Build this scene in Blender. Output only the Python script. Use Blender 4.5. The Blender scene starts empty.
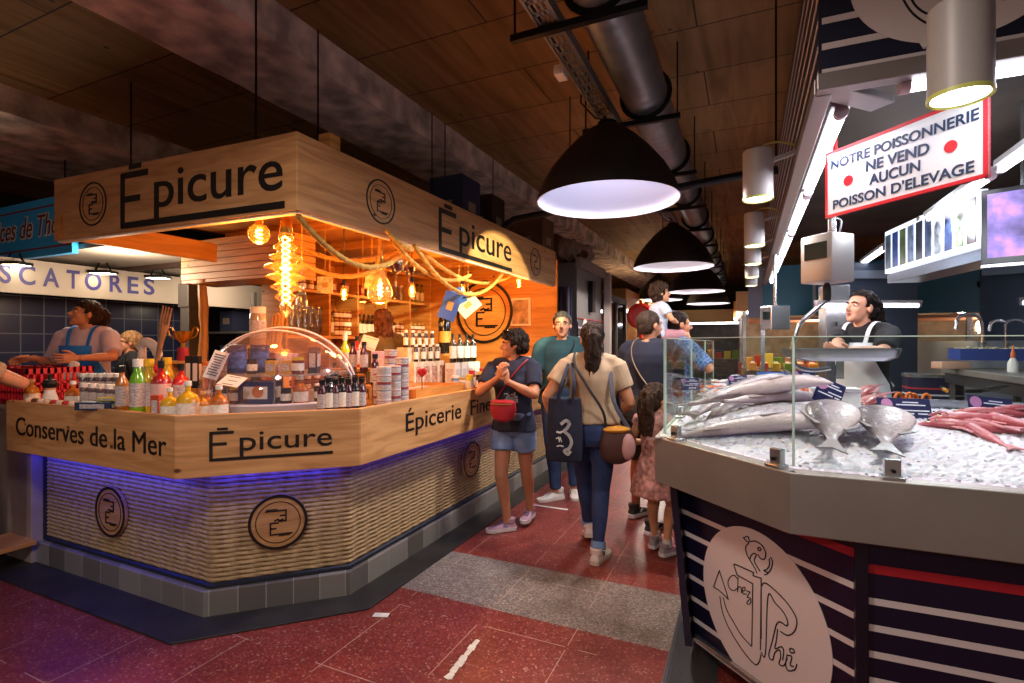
import bpy, bmesh, math, random
from mathutils import Vector, Matrix, noise
random.seed(7)
V = Vector
C = bpy.context.scene.collection
WORK = bpy.data.scenes.new('workbench')   # scratch scene for evaluating modifiers quickly; removed at the end
def work_dg():
    with bpy.context.temp_override(scene=WORK, view_layer=WORK.view_layers[0]): dg = bpy.context.evaluated_depsgraph_get(); dg.update(); return dg
PI = math.pi
# ---- camera frame of the place (camera stands at 0,0,1.5 looking 24.5 degrees left of the aisle, which runs along +Y)
FOC, PCX, HY, YAW, CAMZ = 515.0, 512.0, 343.0, math.radians(24.5), 1.5
_c, _s = math.cos(YAW), math.sin(YAW)
def at(px, d, py=None, z=None):
    xc = (px - PCX) / FOC * d
    if z is None: z = 0.0 if py is None else CAMZ + (HY - py) * d / FOC
    return V((xc * _c - d * _s, xc * _s + d * _c, z))
def aty(px, y, py=None, z=None):
    r = (px - PCX) / FOC
    return at(px, y / (r * _s + _c), py, z)
def atx(px, x, py=None, z=None):
    r = (px - PCX) / FOC
    return at(px, x / (r * _c - _s), py, z)
def atz(px, py, z):
    return at(px, FOC * (z - CAMZ) / (HY - py), None, z)
class Plane:
    def __init__(s, O, U, W=(0, 0, 1)):
        s.O, s.U, s.W = V(O), V(U).normalized(), V(W).normalized(); s.N = s.U.cross(s.W)
    def p(s, u, v, n=0.0): return s.O + s.U * u + s.W * v + s.N * n
    def uv(s, px, py):
        d = V(((px - PCX) / FOC * _c - _s, (px - PCX) / FOC * _s + _c, (HY - py) / FOC)); o = V((0, 0, CAMZ))
        h = o + d * ((s.O - o).dot(s.N) / d.dot(s.N)) - s.O
        return h.dot(s.U), h.dot(s.W)
# ---- objects
def lin(h):
    if isinstance(h, str):
        h = h.lstrip('#'); v = [int(h[i:i+2], 16) / 255 for i in (0, 2, 4)]
    else: v = h
    return tuple((x / 12.92 if x <= .04045 else ((x + .055) / 1.055) ** 2.4) for x in v) + (1.0,)
def tag(o, label=None, cat=None, group=None, kind=None):
    if label: o['label'] = label
    if cat: o['category'] = cat
    if group: o['group'] = group
    if kind: o['kind'] = kind
    return o
def thing(name, label, cat, loc=(0, 0, 0), rz=0.0, group=None, kind=None):
    o = bpy.data.objects.new(name, None); C.objects.link(o); o.empty_display_size = .1
    o.location = loc; o.rotation_euler = (0, 0, rz)
    return tag(o, label, cat, group, kind)
def inv(o):
    return (Matrix.Translation(o.location) @ o.rotation_euler.to_matrix().to_4x4()).inverted()
class MB:
    def __init__(s): s.v = []; s.f = []; s.m = []; s.M = Matrix.Identity(4); s.mi = 0
    def add(s, vs, fs, m=None):
        b = len(s.v); M = s.M
        s.v.extend([M @ V(p) for p in vs]); s.f.extend([tuple(i + b for i in f) for f in fs]); s.m.extend([s.mi if m is None else m] * len(fs)); return s
    def box(s, c, d, m=None, rz=0.0, R=None):
        x, y, z = d[0] / 2, d[1] / 2, d[2] / 2
        vs = [V((a * x, b * y, e * z)) for e in (-1, 1) for b in (-1, 1) for a in (-1, 1)]
        if R is None and rz: R = Matrix.Rotation(rz, 3, 'Z')
        if R is not None: vs = [R @ p for p in vs]
        return s.add([p + V(c) for p in vs], [(0, 2, 3, 1), (4, 5, 7, 6), (0, 1, 5, 4), (2, 6, 7, 3), (0, 4, 6, 2), (1, 3, 7, 5)], m)
    def bar(s, a, b, w, h, m=None, up=(0, 0, 1)):   # box from a to b
        a, b = V(a), V(b); t = (b - a); L = t.length; t.normalize(); u = V(up)
        if abs(t.dot(u)) > .98: u = V((1, 0, 0))
        sd = t.cross(u).normalized(); u = sd.cross(t)
        return s.box((a + b) / 2, (L, w, h), m, R=Matrix((t, sd, u)).transposed())
    def tube(s, pts, r, n=8, m=None, cap=True, side=None, closed=False):
        pts = [V(p) for p in pts]; k = len(pts); rr = r if isinstance(r, (list, tuple)) and len(r) == k and k > 0 and not (isinstance(r, tuple) and k == 2 and False) else [r] * k
        vs = []; fs = []; u = None
        for i, p in enumerate(pts):
            if closed: t = pts[(i + 1) % k] - pts[i - 1]
            else: t = pts[min(i + 1, k - 1)] - pts[max(i - 1, 0)]
            if t.length < 1e-9: t = V((0, 0, 1))
            t.normalize()
            if side is not None: u = V(side) - t * V(side).dot(t)
            elif u is None:
                u = V((0, 0, 1)) if abs(t.z) < .9 else V((1, 0, 0)); u = u - t * u.dot(t)
            else: u = u - t * u.dot(t)
            if u.length < 1e-6: u = t.orthogonal()
            u.normalize(); w = t.cross(u)
            q = rr[i]; a, b = q if isinstance(q, (tuple, list)) else (q, q)
            for j in range(n):
                th = 2 * PI * j / n; vs.append(p + u * (a * math.cos(th)) + w * (b * math.sin(th)))
        for i in range(k if closed else k - 1):
            i2 = (i + 1) % k
            for j in range(n):
                fs.append((i * n + j, i * n + (j + 1) % n, i2 * n + (j + 1) % n, i2 * n + j))
        if cap and not closed:
            fs.append(tuple(range(n - 1, -1, -1))); fs.append(tuple((k - 1) * n + j for j in range(n)))
        return s.add(vs, fs, m)
    def lathe(s, prof, c=(0, 0, 0), n=14, m=None, R=None, cap=False):
        vs = []; fs = []; c = V(c); k = len(prof)
        for (r, z) in prof:
            for j in range(n):
                th = 2 * PI * j / n; p = V((r * math.cos(th), r * math.sin(th), z)); vs.append((R @ p if R is not None else p) + c)
        for i in range(k - 1):
            for j in range(n): fs.append((i * n + j, i * n + (j + 1) % n, (i + 1) * n + (j + 1) % n, (i + 1) * n + j))
        if cap: fs.append(tuple(range(n - 1, -1, -1))); fs.append(tuple((k - 1) * n + j for j in range(n)))
        return s.add(vs, fs, m)
    def ell(s, c, r, n=14, k=9, m=None, R=None):
        vs = []; fs = []; c = V(c)
        for i in range(k + 1):
            ph = -PI / 2 + PI * i / k
            for j in range(n):
                th = 2 * PI * j / n; p = V((r[0] * math.cos(ph) * math.cos(th), r[1] * math.cos(ph) * math.sin(th), r[2] * math.sin(ph)))
                vs.append((R @ p if R is not None else p) + c)
        for i in range(k):
            for j in range(n): fs.append((i * n + j, i * n + (j + 1) % n, (i + 1) * n + (j + 1) % n, (i + 1) * n + j))
        return s.add(vs, fs, m)
    def prism(s, poly, z0, z1, m=None):
        n = len(poly); vs = [V((p[0], p[1], z0)) for p in poly] + [V((p[0], p[1], z1)) for p in poly]
        fs = [tuple(range(n - 1, -1, -1)), tuple(range(n, 2 * n))] + [(i, (i + 1) % n, n + (i + 1) % n, n + i) for i in range(n)]
        return s.add(vs, fs, m)
    def slab(s, pl, poly, n0, n1, m=None):   # polygon (u,v) on a Plane, thickness n0..n1
        n = len(poly); vs = [pl.p(u, w, n0) for u, w in poly] + [pl.p(u, w, n1) for u, w in poly]
        fs = [tuple(range(n - 1, -1, -1)), tuple(range(n, 2 * n))] + [(i, (i + 1) % n, n + (i + 1) % n, n + i) for i in range(n)]
        return s.add(vs, fs, m)
    def rect(s, pl, u0, v0, u1, v1, n0, n1, m=None): return s.slab(pl, [(u0, v0), (u1, v0), (u1, v1), (u0, v1)], n0, n1, m)
    def disc(s, pl, u, w, ru, rv, n0, n1, m=None, k=40): return s.slab(pl, [(u + ru * math.cos(2 * PI * i / k), w + rv * math.sin(2 * PI * i / k)) for i in range(k)], n0, n1, m)
    def ring(s, pl, u, w, ru, rv, wd, n0, n1, m=None, k=48):
        o = [(math.cos(2 * PI * i / k), math.sin(2 * PI * i / k)) for i in range(k)]; vs = []
        for nn in (n0, n1):
            vs += [pl.p(u + ru * a, w + rv * b, nn) for a, b in o] + [pl.p(u + (ru - wd) * a, w + (rv - wd) * b, nn) for a, b in o]
        fs = []
        for i in range(k):
            j = (i + 1) % k
            fs += [(2*k+i, 2*k+j, 3*k+j, 3*k+i), (i, j, 2*k+j, 2*k+i), (k+j, k+i, 3*k+i, 3*k+j)]
        return s.add(vs, fs, m)
    def stroke(s, pl, pts, w, n0, n1, m=None, closed=False):
        k = len(pts)
        P2 = [V((p[0], p[1])) for p in pts]
        for i in range(k if closed else k - 1):
            a, b = P2[i], P2[(i + 1) % k]; t = b - a
            if t.length < 1e-7: continue
            t.normalize(); q = V((-t.y, t.x)) * (w / 2); e = t * (w * .35)
            s.slab(pl, [tuple(a - e - q), tuple(b + e - q), tuple(b + e + q), tuple(a - e + q)], n0, n1, m)
        return s
    def build(s, name, mats, parent=None, smooth=True, bevel=0, world=True, ang=35, seg=2):
        vs = s.v
        if parent is not None and world: Mi = inv(parent) if parent.parent is None else (inv(parent) @ inv(parent.parent)); vs = [Mi @ p for p in vs]
        me = bpy.data.meshes.new(name); me.from_pydata([tuple(p) for p in vs], [], s.f)
        mats = mats if isinstance(mats, (list, tuple)) else [mats]
        for x in mats: me.materials.append(x)
        if any(s.m): me.polygons.foreach_set('material_index', s.m)
        if bevel:
            bm = bmesh.new(); bm.from_mesh(me); bmesh.ops.remove_doubles(bm, verts=bm.verts, dist=1e-5)
            ed = [e for e in bm.edges if len(e.link_faces) == 2 and e.calc_face_angle(0) > .6]
            bmesh.ops.bevel(bm, geom=ed, offset=bevel, segments=seg, profile=.5, affect='EDGES', clamp_overlap=True); bm.to_mesh(me); bm.free()
        o = bpy.data.objects.new(name, me); C.objects.link(o)
        if smooth:
            me.shade_smooth()
            try: me.set_sharp_from_angle(angle=math.radians(ang))
            except Exception: pass
        me.validate()
        if parent is not None: o.parent = parent
        return o
def copy_tree(o, parent=None):
    c = o.copy(); C.objects.link(c)
    if parent is not None: c.parent = parent
    for ch in list(o.children): copy_tree(ch, c)
    return c
class Proto:    # first use places the original, later uses copy it and its parts
    def __init__(s, root): s.r = root; s.used = False
    def place(s, loc, rz=0.0, label=None, group=None, scale=None, rot=None):
        o = s.r if not s.used else copy_tree(s.r); s.used = True
        o.location = loc; o.rotation_euler = rot if rot is not None else (0, 0, rz)
        if scale is not None: o.scale = scale if isinstance(scale, (tuple, list)) else (scale,) * 3
        if label: o['label'] = label
        if group: o['group'] = group
        return o
ORD = ['first', 'second', 'third', 'fourth', 'fifth', 'sixth', 'seventh', 'eighth', 'ninth', 'tenth', 'eleventh', 'twelfth', 'thirteenth', 'fourteenth', 'fifteenth', 'sixteenth', 'seventeenth', 'eighteenth', 'nineteenth', 'twentieth', 'twenty-first', 'twenty-second', 'twenty-third', 'twenty-fourth', 'twenty-fifth', 'twenty-sixth']
def cat_spline(pts, k=6, closed=False):
    P = [V(p) for p in pts]; n = len(P); out = []
    for i in range(n if closed else n - 1):
        if closed: p0, p1, p2, p3 = P[i - 1], P[i], P[(i + 1) % n], P[(i + 2) % n]
        else: p0, p1, p2, p3 = P[max(i - 1, 0)], P[i], P[i + 1], P[min(i + 2, n - 1)]
        for j in range(k):
            t = j / k; out.append(.5 * ((2 * p1) + (p2 - p0) * t + (2 * p0 - 5 * p1 + 4 * p2 - p3) * t * t + (3 * p1 - p0 - 3 * p2 + p3) * t ** 3))
    if not closed: out.append(P[-1].copy())
    return out
def lettering(name, txt, pl, u0, v0, u1, v1, mt, parent, n0=.001, dep=.003, bold=0.0, shear=0.0, spacing=1.0, rot=0.0):
    cu = bpy.data.curves.new(name, 'FONT'); cu.body = txt; cu.size = 1.0; cu.offset = bold; cu.shear = shear; cu.space_character = spacing; cu.resolution_u = 4; cu.extrude = .5
    to = bpy.data.objects.new(name, cu); WORK.collection.objects.link(to); dg = work_dg()
    me = bpy.data.meshes.new_from_object(to.evaluated_get(dg)); bpy.data.objects.remove(to)
    xs = [v.co.x for v in me.vertices]; ys = [v.co.y for v in me.vertices]; x0, x1, y0, y1 = min(xs), max(xs), min(ys), max(ys)
    cr, sr = math.cos(rot), math.sin(rot); cu_, cv_ = (u0 + u1) / 2, (v0 + v1) / 2
    for v in me.vertices:
        a = (v.co.x - x0) / (x1 - x0) * (u1 - u0) + u0 - cu_; b = (v.co.y - y0) / (y1 - y0) * (v1 - v0) + v0 - cv_
        v.co = pl.p(cu_ + a * cr - b * sr, cv_ + a * sr + b * cr, n0 + dep * (v.co.z + .5))
    if parent is not None: me.transform(inv(parent) if parent.parent is None else inv(parent) @ inv(parent.parent))
    me.materials.clear(); me.materials.append(mt)
    o = bpy.data.objects.new(name, me); C.objects.link(o)
    if parent is not None: o.parent = parent
    return o
# ---- materials
MATS = {}
def mat(key, col, rough=.5, metal=0.0, emit=0.0, ecol=None, var=None, bump=None, alpha=1.0, trans=0.0, spec=.5, coat=0.0, sss=0.0, stretch=None, ior=1.45, mixcol=None):
    if key in MATS: return MATS[key]
    m = bpy.data.materials.new(key); m.use_nodes = True; nt = m.node_tree; N = nt.nodes; L = nt.links; b = N['Principled BSDF']
    col = lin(col)
    b.inputs['Base Color'].default_value = col; b.inputs['Roughness'].default_value = rough; b.inputs['Metallic'].default_value = metal
    b.inputs['Specular IOR Level'].default_value = spec; b.inputs['Alpha'].default_value = alpha; b.inputs['Transmission Weight'].default_value = trans
    b.inputs['Coat Weight'].default_value = coat; b.inputs['IOR'].default_value = ior
    if sss: b.inputs['Subsurface Weight'].default_value = sss; b.inputs['Subsurface Radius'].default_value = (.01, .004, .002)
    if emit: b.inputs['Emission Strength'].default_value = emit; b.inputs['Emission Color'].default_value = lin(ecol) if ecol else col
    tc = mp = None
    if var or bump:
        tc = N.new('ShaderNodeTexCoord'); mp = N.new('ShaderNodeMapping'); L.new(tc.outputs['Object'], mp.inputs['Vector'])
        if stretch: mp.inputs['Scale'].default_value = stretch
    if var:
        sc, am = var[0], var[1]; nz = N.new('ShaderNodeTexNoise'); nz.inputs['Scale'].default_value = sc; nz.inputs['Detail'].default_value = 6; L.new(mp.outputs[0], nz.inputs['Vector'])
        rp = N.new('ShaderNodeValToRGB'); d = lin(mixcol) if mixcol else tuple(x * (1 - am) for x in col[:3]) + (1,); e = col if mixcol else tuple(min(1, x * (1 + am)) for x in col[:3]) + (1,)
        rp.color_ramp.elements[0].position = .35; rp.color_ramp.elements[1].position = .65; rp.color_ramp.elements[0].color = d; rp.color_ramp.elements[1].color = e
        L.new(nz.outputs['Fac'], rp.inputs[0]); L.new(rp.outputs[0], b.inputs['Base Color'])
    if bump:
        nb = N.new('ShaderNodeTexNoise'); nb.inputs['Scale'].default_value = bump[0]; nb.inputs['Detail'].default_value = 5; L.new(mp.outputs[0], nb.inputs['Vector'])
        bp = N.new('ShaderNodeBump'); bp.inputs['Strength'].default_value = bump[1]; bp.inputs['Distance'].default_value = .01; L.new(nb.outputs['Fac'], bp.inputs['Height']); L.new(bp.outputs[0], b.inputs['Normal'])
    MATS[key] = m; return m
def glass(key, tint='ffffff', gloss=.12, rough=.02, opac=0.0, ocol='ffffff'):
    if key in MATS: return MATS[key]
    m = bpy.data.materials.new(key); m.use_nodes = True; nt = m.node_tree; N = nt.nodes; L = nt.links; N.remove(N['Principled BSDF']); out = N['Material Output']
    t = N.new('ShaderNodeBsdfTransparent'); t.inputs[0].default_value = lin(tint); g = N.new('ShaderNodeBsdfGlossy'); g.inputs['Roughness'].default_value = rough
    lw = N.new('ShaderNodeLayerWeight'); lw.inputs[0].default_value = .35; mr = N.new('ShaderNodeMath'); mr.operation = 'MULTIPLY_ADD'; mr.inputs[1].default_value = gloss * 3; mr.inputs[2].default_value = gloss * .25; L.new(lw.outputs['Facing'], mr.inputs[0])
    mx = N.new('ShaderNodeMixShader'); L.new(mr.outputs[0], mx.inputs[0]); L.new(t.outputs[0], mx.inputs[1]); L.new(g.outputs[0], mx.inputs[2]); last = mx
    if opac:
        d = N.new('ShaderNodeBsdfDiffuse'); d.inputs[0].default_value = lin(ocol); m2 = N.new('ShaderNodeMixShader'); m2.inputs[0].default_value = opac; L.new(mx.outputs[0], m2.inputs[1]); L.new(d.outputs[0], m2.inputs[2]); last = m2
    L.new(last.outputs[0], out.inputs[0]); MATS[key] = m; return m
def wood(key, c1, c2, dark='5a3413', rough=.45, scale=1.0, axis='x', board=0.0):
    if key in MATS: return MATS[key]
    m = bpy.data.materials.new(key); m.use_nodes = True; nt = m.node_tree; N = nt.nodes; L = nt.links; b = N['Principled BSDF']; b.inputs['Roughness'].default_value = rough
    tc = N.new('ShaderNodeTexCoord'); mp = N.new('ShaderNodeMapping'); L.new(tc.outputs['Object'], mp.inputs['Vector'])
    s = {'x': (.9, .9, 9), 'y': (.9, .9, 9), 'z': (9, 9, .9), 'flat': (9, .9, 9)}[axis]; mp.inputs['Scale'].default_value = tuple(q * scale for q in s)
    nz = N.new('ShaderNodeTexNoise'); nz.inputs['Scale'].default_value = 2.2; nz.inputs['Detail'].default_value = 5; nz.inputs['Distortion'].default_value = 1.1; L.new(mp.outputs[0], nz.inputs['Vector'])
    rp = N.new('ShaderNodeValToRGB'); E = rp.color_ramp.elements; E[0].position = .32; E[0].color = lin(c2); E[1].position = .62; E[1].color = lin(c1); L.new(nz.outputs['Fac'], rp.inputs[0])
    vo = N.new('ShaderNodeTexVoronoi'); vo.inputs['Scale'].default_value = 3.6; mp2 = N.new('ShaderNodeMapping'); mp2.inputs['Scale'].default_value = (1, 1, 1.6) if axis != 'z' else (1.6, 1.6, 1); L.new(tc.outputs['Object'], mp2.inputs['Vector']); L.new(mp2.outputs[0], vo.inputs['Vector'])
    kr = N.new('ShaderNodeValToRGB'); kr.color_ramp.elements[0].position = .045; kr.color_ramp.elements[0].color = (1, 1, 1, 1); kr.color_ramp.elements[1].position = .085; kr.color_ramp.elements[1].color = (0, 0, 0, 1); L.new(vo.outputs['Distance'], kr.inputs[0])
    mx = N.new('ShaderNodeMixRGB'); L.new(kr.outputs[0], mx.inputs[0]); L.new(rp.outputs[0], mx.inputs[1]); mx.inputs[2].default_value = lin(dark); L.new(mx.outputs[0], b.inputs['Base Color'])
    if board:
        sp = N.new('ShaderNodeSeparateXYZ'); L.new(tc.outputs['Object'], sp.inputs[0]); mo = N.new('ShaderNodeMath'); mo.operation = 'FRACT'; dv = N.new('ShaderNodeMath'); dv.operation = 'DIVIDE'; dv.inputs[1].default_value = board; L.new(sp.outputs['Z'], dv.inputs[0]); L.new(dv.outputs[0], mo.inputs[0])
        lt = N.new('ShaderNodeMath'); lt.operation = 'LESS_THAN'; lt.inputs[1].default_value = .06; L.new(mo.outputs[0], lt.inputs[0]); m3 = N.new('ShaderNodeMixRGB'); L.new(lt.outputs[0], m3.inputs[0]); L.new(mx.outputs[0], m3.inputs[1]); m3.inputs[2].default_value = lin('3a1e08'); L.new(m3.outputs[0], b.inputs['Base Color'])
    bp = N.new('ShaderNodeBump'); bp.inputs['Strength'].default_value = .12; bp.inputs['Distance'].default_value = .004; L.new(nz.outputs['Fac'], bp.inputs['Height']); L.new(bp.outputs[0], b.inputs['Normal'])
    MATS[key] = m; return m
# ======================= people =======================
def remesh(mb, voxel, smooth=3, noise_amp=0.0, nscale=9.0, seed=0):
    me = bpy.data.meshes.new('tmp'); me.from_pydata([tuple(p) for p in mb.v], [], mb.f); o = bpy.data.objects.new('tmp', me); WORK.collection.objects.link(o)
    m = o.modifiers.new('r', 'REMESH'); m.mode = 'VOXEL'; m.voxel_size = voxel; m.adaptivity = 0
    if smooth: s = o.modifiers.new('s', 'SMOOTH'); s.factor = .5; s.iterations = smooth
    dg = work_dg(); out = bpy.data.meshes.new_from_object(o.evaluated_get(dg)); bpy.data.objects.remove(o); bpy.data.meshes.remove(me)
    if noise_amp:
        nv = len(out.vertices); co = [0.0] * (3 * nv); out.vertices.foreach_get('co', co); no = [tuple(v.normal) for v in out.vertices]
        for i in range(nv):
            x, y, z = co[3 * i:3 * i + 3]; f = noise_amp * (noise.noise((x * nscale + seed, y * nscale, z * nscale * .45)) + .5 * noise.noise((x * nscale * 2.3, y * nscale * 2.3 + seed, z * nscale)))
            for q in range(3): co[3 * i + q] += no[i][q] * f
        out.vertices.foreach_set('co', co); out.update()
    return out
def obj_from(name, me, m, parent, extra=None):
    me.materials.clear(); me.materials.append(m)
    if extra is not None and extra.v:      # join fine geometry (hands) into the same mesh
        bm = bmesh.new(); bm.from_mesh(me); vs = [bm.verts.new(p) for p in extra.v]
        for f in extra.f:
            try: bm.faces.new([vs[i] for i in f])
            except ValueError: pass
        bm.to_mesh(me); bm.free()
    me.shade_smooth(); o = bpy.data.objects.new(name, me); C.objects.link(o); o.parent = parent; return o
def ik(a, c, l1, l2, pole):
    a, c = V(a), V(c); d = c - a; L = min(d.length, (l1 + l2) * .999); t = d.normalized(); x = (l1 * l1 - l2 * l2 + L * L) / (2 * L); h = math.sqrt(max(0, l1 * l1 - x * x))
    p = V(pole); p = (p - t * p.dot(t)).normalized(); return a + t * x + p * h, a + t * L
def seg(a, b, n): return [V(a).lerp(V(b), i / n) for i in range(n + 1)]
def hand(mb, wrist, dirv, palm, s=1.0, curl=.5, thumb_side=1, spread=.12):
    """palm + five separate jointed fingers; dirv runs wrist to knuckles, palm is the palm normal"""
    d = V(dirv).normalized(); n = V(palm); n = (n - d * n.dot(d)).normalized(); sd = d.cross(n).normalized() * thumb_side; w = V(wrist)
    mb.tube([w - d * .03 * s, w, w + d * .025 * s, w + d * .055 * s, w + d * .085 * s, w + d * .095 * s], [(.024 * s, .019 * s), (.025 * s, .018 * s), (.033 * s, .017 * s), (.04 * s, .015 * s), (.039 * s, .012 * s), (.03 * s, .008 * s)], n=12, side=sd)
    for k, (off, L) in enumerate(((.029, .072), (.0098, .08), (-.0098, .075), (-.029, .058))):
        b = w + d * .086 * s + sd * off * s; dd = (d + sd * (1.5 - k) * spread * .5).normalized(); pts = [b - dd * .012 * s, b]; a = curl * .55; p = b.copy(); cur = dd
        for j, fr in enumerate((.45, .32, .23)):
            ang = a * (1.0 + .25 * j); R = Matrix.Rotation(ang, 3, dd.cross(n)); cur = (R @ cur).normalized(); p = p + cur * L * fr * s; pts.append(p.copy())
        mb.tube(pts, [.009 * s, .0088 * s, .0085 * s, .0078 * s, .0055 * s], n=8)
    b = w + d * .022 * s + sd * .026 * s; td = (d * .62 + sd * .75 + n * (.25 + .3 * curl)).normalized(); p1 = b + td * .036 * s; t2 = (d * .9 + sd * .25 + n * .4 * curl).normalized()
    mb.tube([b - td * .012 * s, b, p1, p1 + t2 * .027 * s, p1 + t2 * .045 * s], [.013 * s, .0135 * s, .0105 * s, .0095 * s, .006 * s], n=8)
def head(mb, Cc, R, s=1.0, jaw=1.0, nose=1.0, ears=True):
    E = lambda c, r, n=18, k=12: mb.ell(Cc + R @ (V(c) * s), [q * s for q in r], n, k, R=R)
    E((0, -.018, .032), (.074, .096, .086), 24, 14); E((0, .02, -.03), (.057 * jaw, .066, .078), 20, 12); E((0, .045, -.075), (.04 * jaw, .04, .035)); E((0, .066, -.098), (.022 * jaw, .02, .016)); E((0, .062, .022), (.054, .026, .018)); E((.034, .056, -.028), (.022, .02, .02)); E((-.034, .056, -.028), (.022, .02, .02))
    mb.tube([Cc + R @ (V(p) * s) for p in ((0, .08, .012), (0, .094, -.008), (0, .106 + .004 * nose, -.028), (0, .092, -.04))], [.007 * s, .009 * s, .0125 * s, .008 * s], n=10)
    for sx in (-1, 1): E((sx * .010, .092, -.034), (.008, .011, .008), 10, 6)
    if ears:
        for sx in (-1, 1): E((sx * .076, -.012, -.006), (.011, .02, .032), 12, 8)
def shoe(parent, ank, yaw, pitch, m_up, m_sole, s=1.0, name='shoe', accent=None):
    R = Matrix.Rotation(yaw, 3, 'Z') @ Matrix.Rotation(pitch, 3, 'X'); a = V(ank)
    T = lambda x, y, z: a + R @ V((x * s, y * s, (z - .085) * s))
    prof = [(-.075, .02, .055), (-.065, .032, .075), (-.03, .035, .085), (.02, .035, .075), (.07, .041, .055), (.12, .044, .042), (.16, .036, .034), (.178, .02, .026)]
    mb = MB(); vs = []; n = 14
    for (y, hw, h) in prof:
        for j in range(n):
            th = 2 * PI * j / n; c, sn = math.cos(th), math.sin(th); vs.append(T(hw * math.copysign(abs(c) ** .8, c), y, .028 + (h - .028) * max(0, sn) + .012 * min(0, sn)))
    fs = [(i * n + j, i * n + (j + 1) % n, (i + 1) * n + (j + 1) % n, (i + 1) * n + j) for i in range(len(prof) - 1) for j in range(n)] + [tuple(range(n))[::-1], tuple((len(prof) - 1) * n + j for j in range(n))]
    mb.add(vs, fs); mb.tube([T(0, -.03, .07), T(0, -.03, .105)], [.042 * s, .045 * s], n=14)
    o = mb.build(name, m_up, parent, world=False)
    mb = MB(); vs = []; prof2 = [(-.085, .012), (-.07, .034), (-.02, .038), (.04, .037), (.1, .047), (.15, .043), (.178, .028), (.188, .01)]; k = len(prof2); ol = [(hw, y) for y, hw in prof2] + [(-hw, y) for y, hw in prof2[::-1]]; 
    vs = [T(x, y, .0) for x, y in ol] + [T(x * 1.03, y * 1.01, .03) for x, y in ol]; nn = len(ol); mb.add(vs, [tuple(range(nn))[::-1], tuple(range(nn, 2 * nn))] + [(i, (i + 1) % nn, nn + (i + 1) % nn, nn + i) for i in range(nn)]); mb.build('sole', m_sole, o, world=False)
    if accent is not None:
        mb = MB()
        for sx in (-1, 1): mb.add([T(sx * .0385, .0, .04), T(sx * .0385, .03, .04), T(sx * .035, .05, .068), T(sx * .034, .03, .07)], [(0, 1, 2, 3)])
        for q in range(4): mb.bar(T(-.02, .045 + q * .02, .072 - q * .006), T(.02, .045 + q * .02, .072 - q * .006), .006, .004)
        mb.build('laces', accent, o, world=False)
    return o
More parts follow.
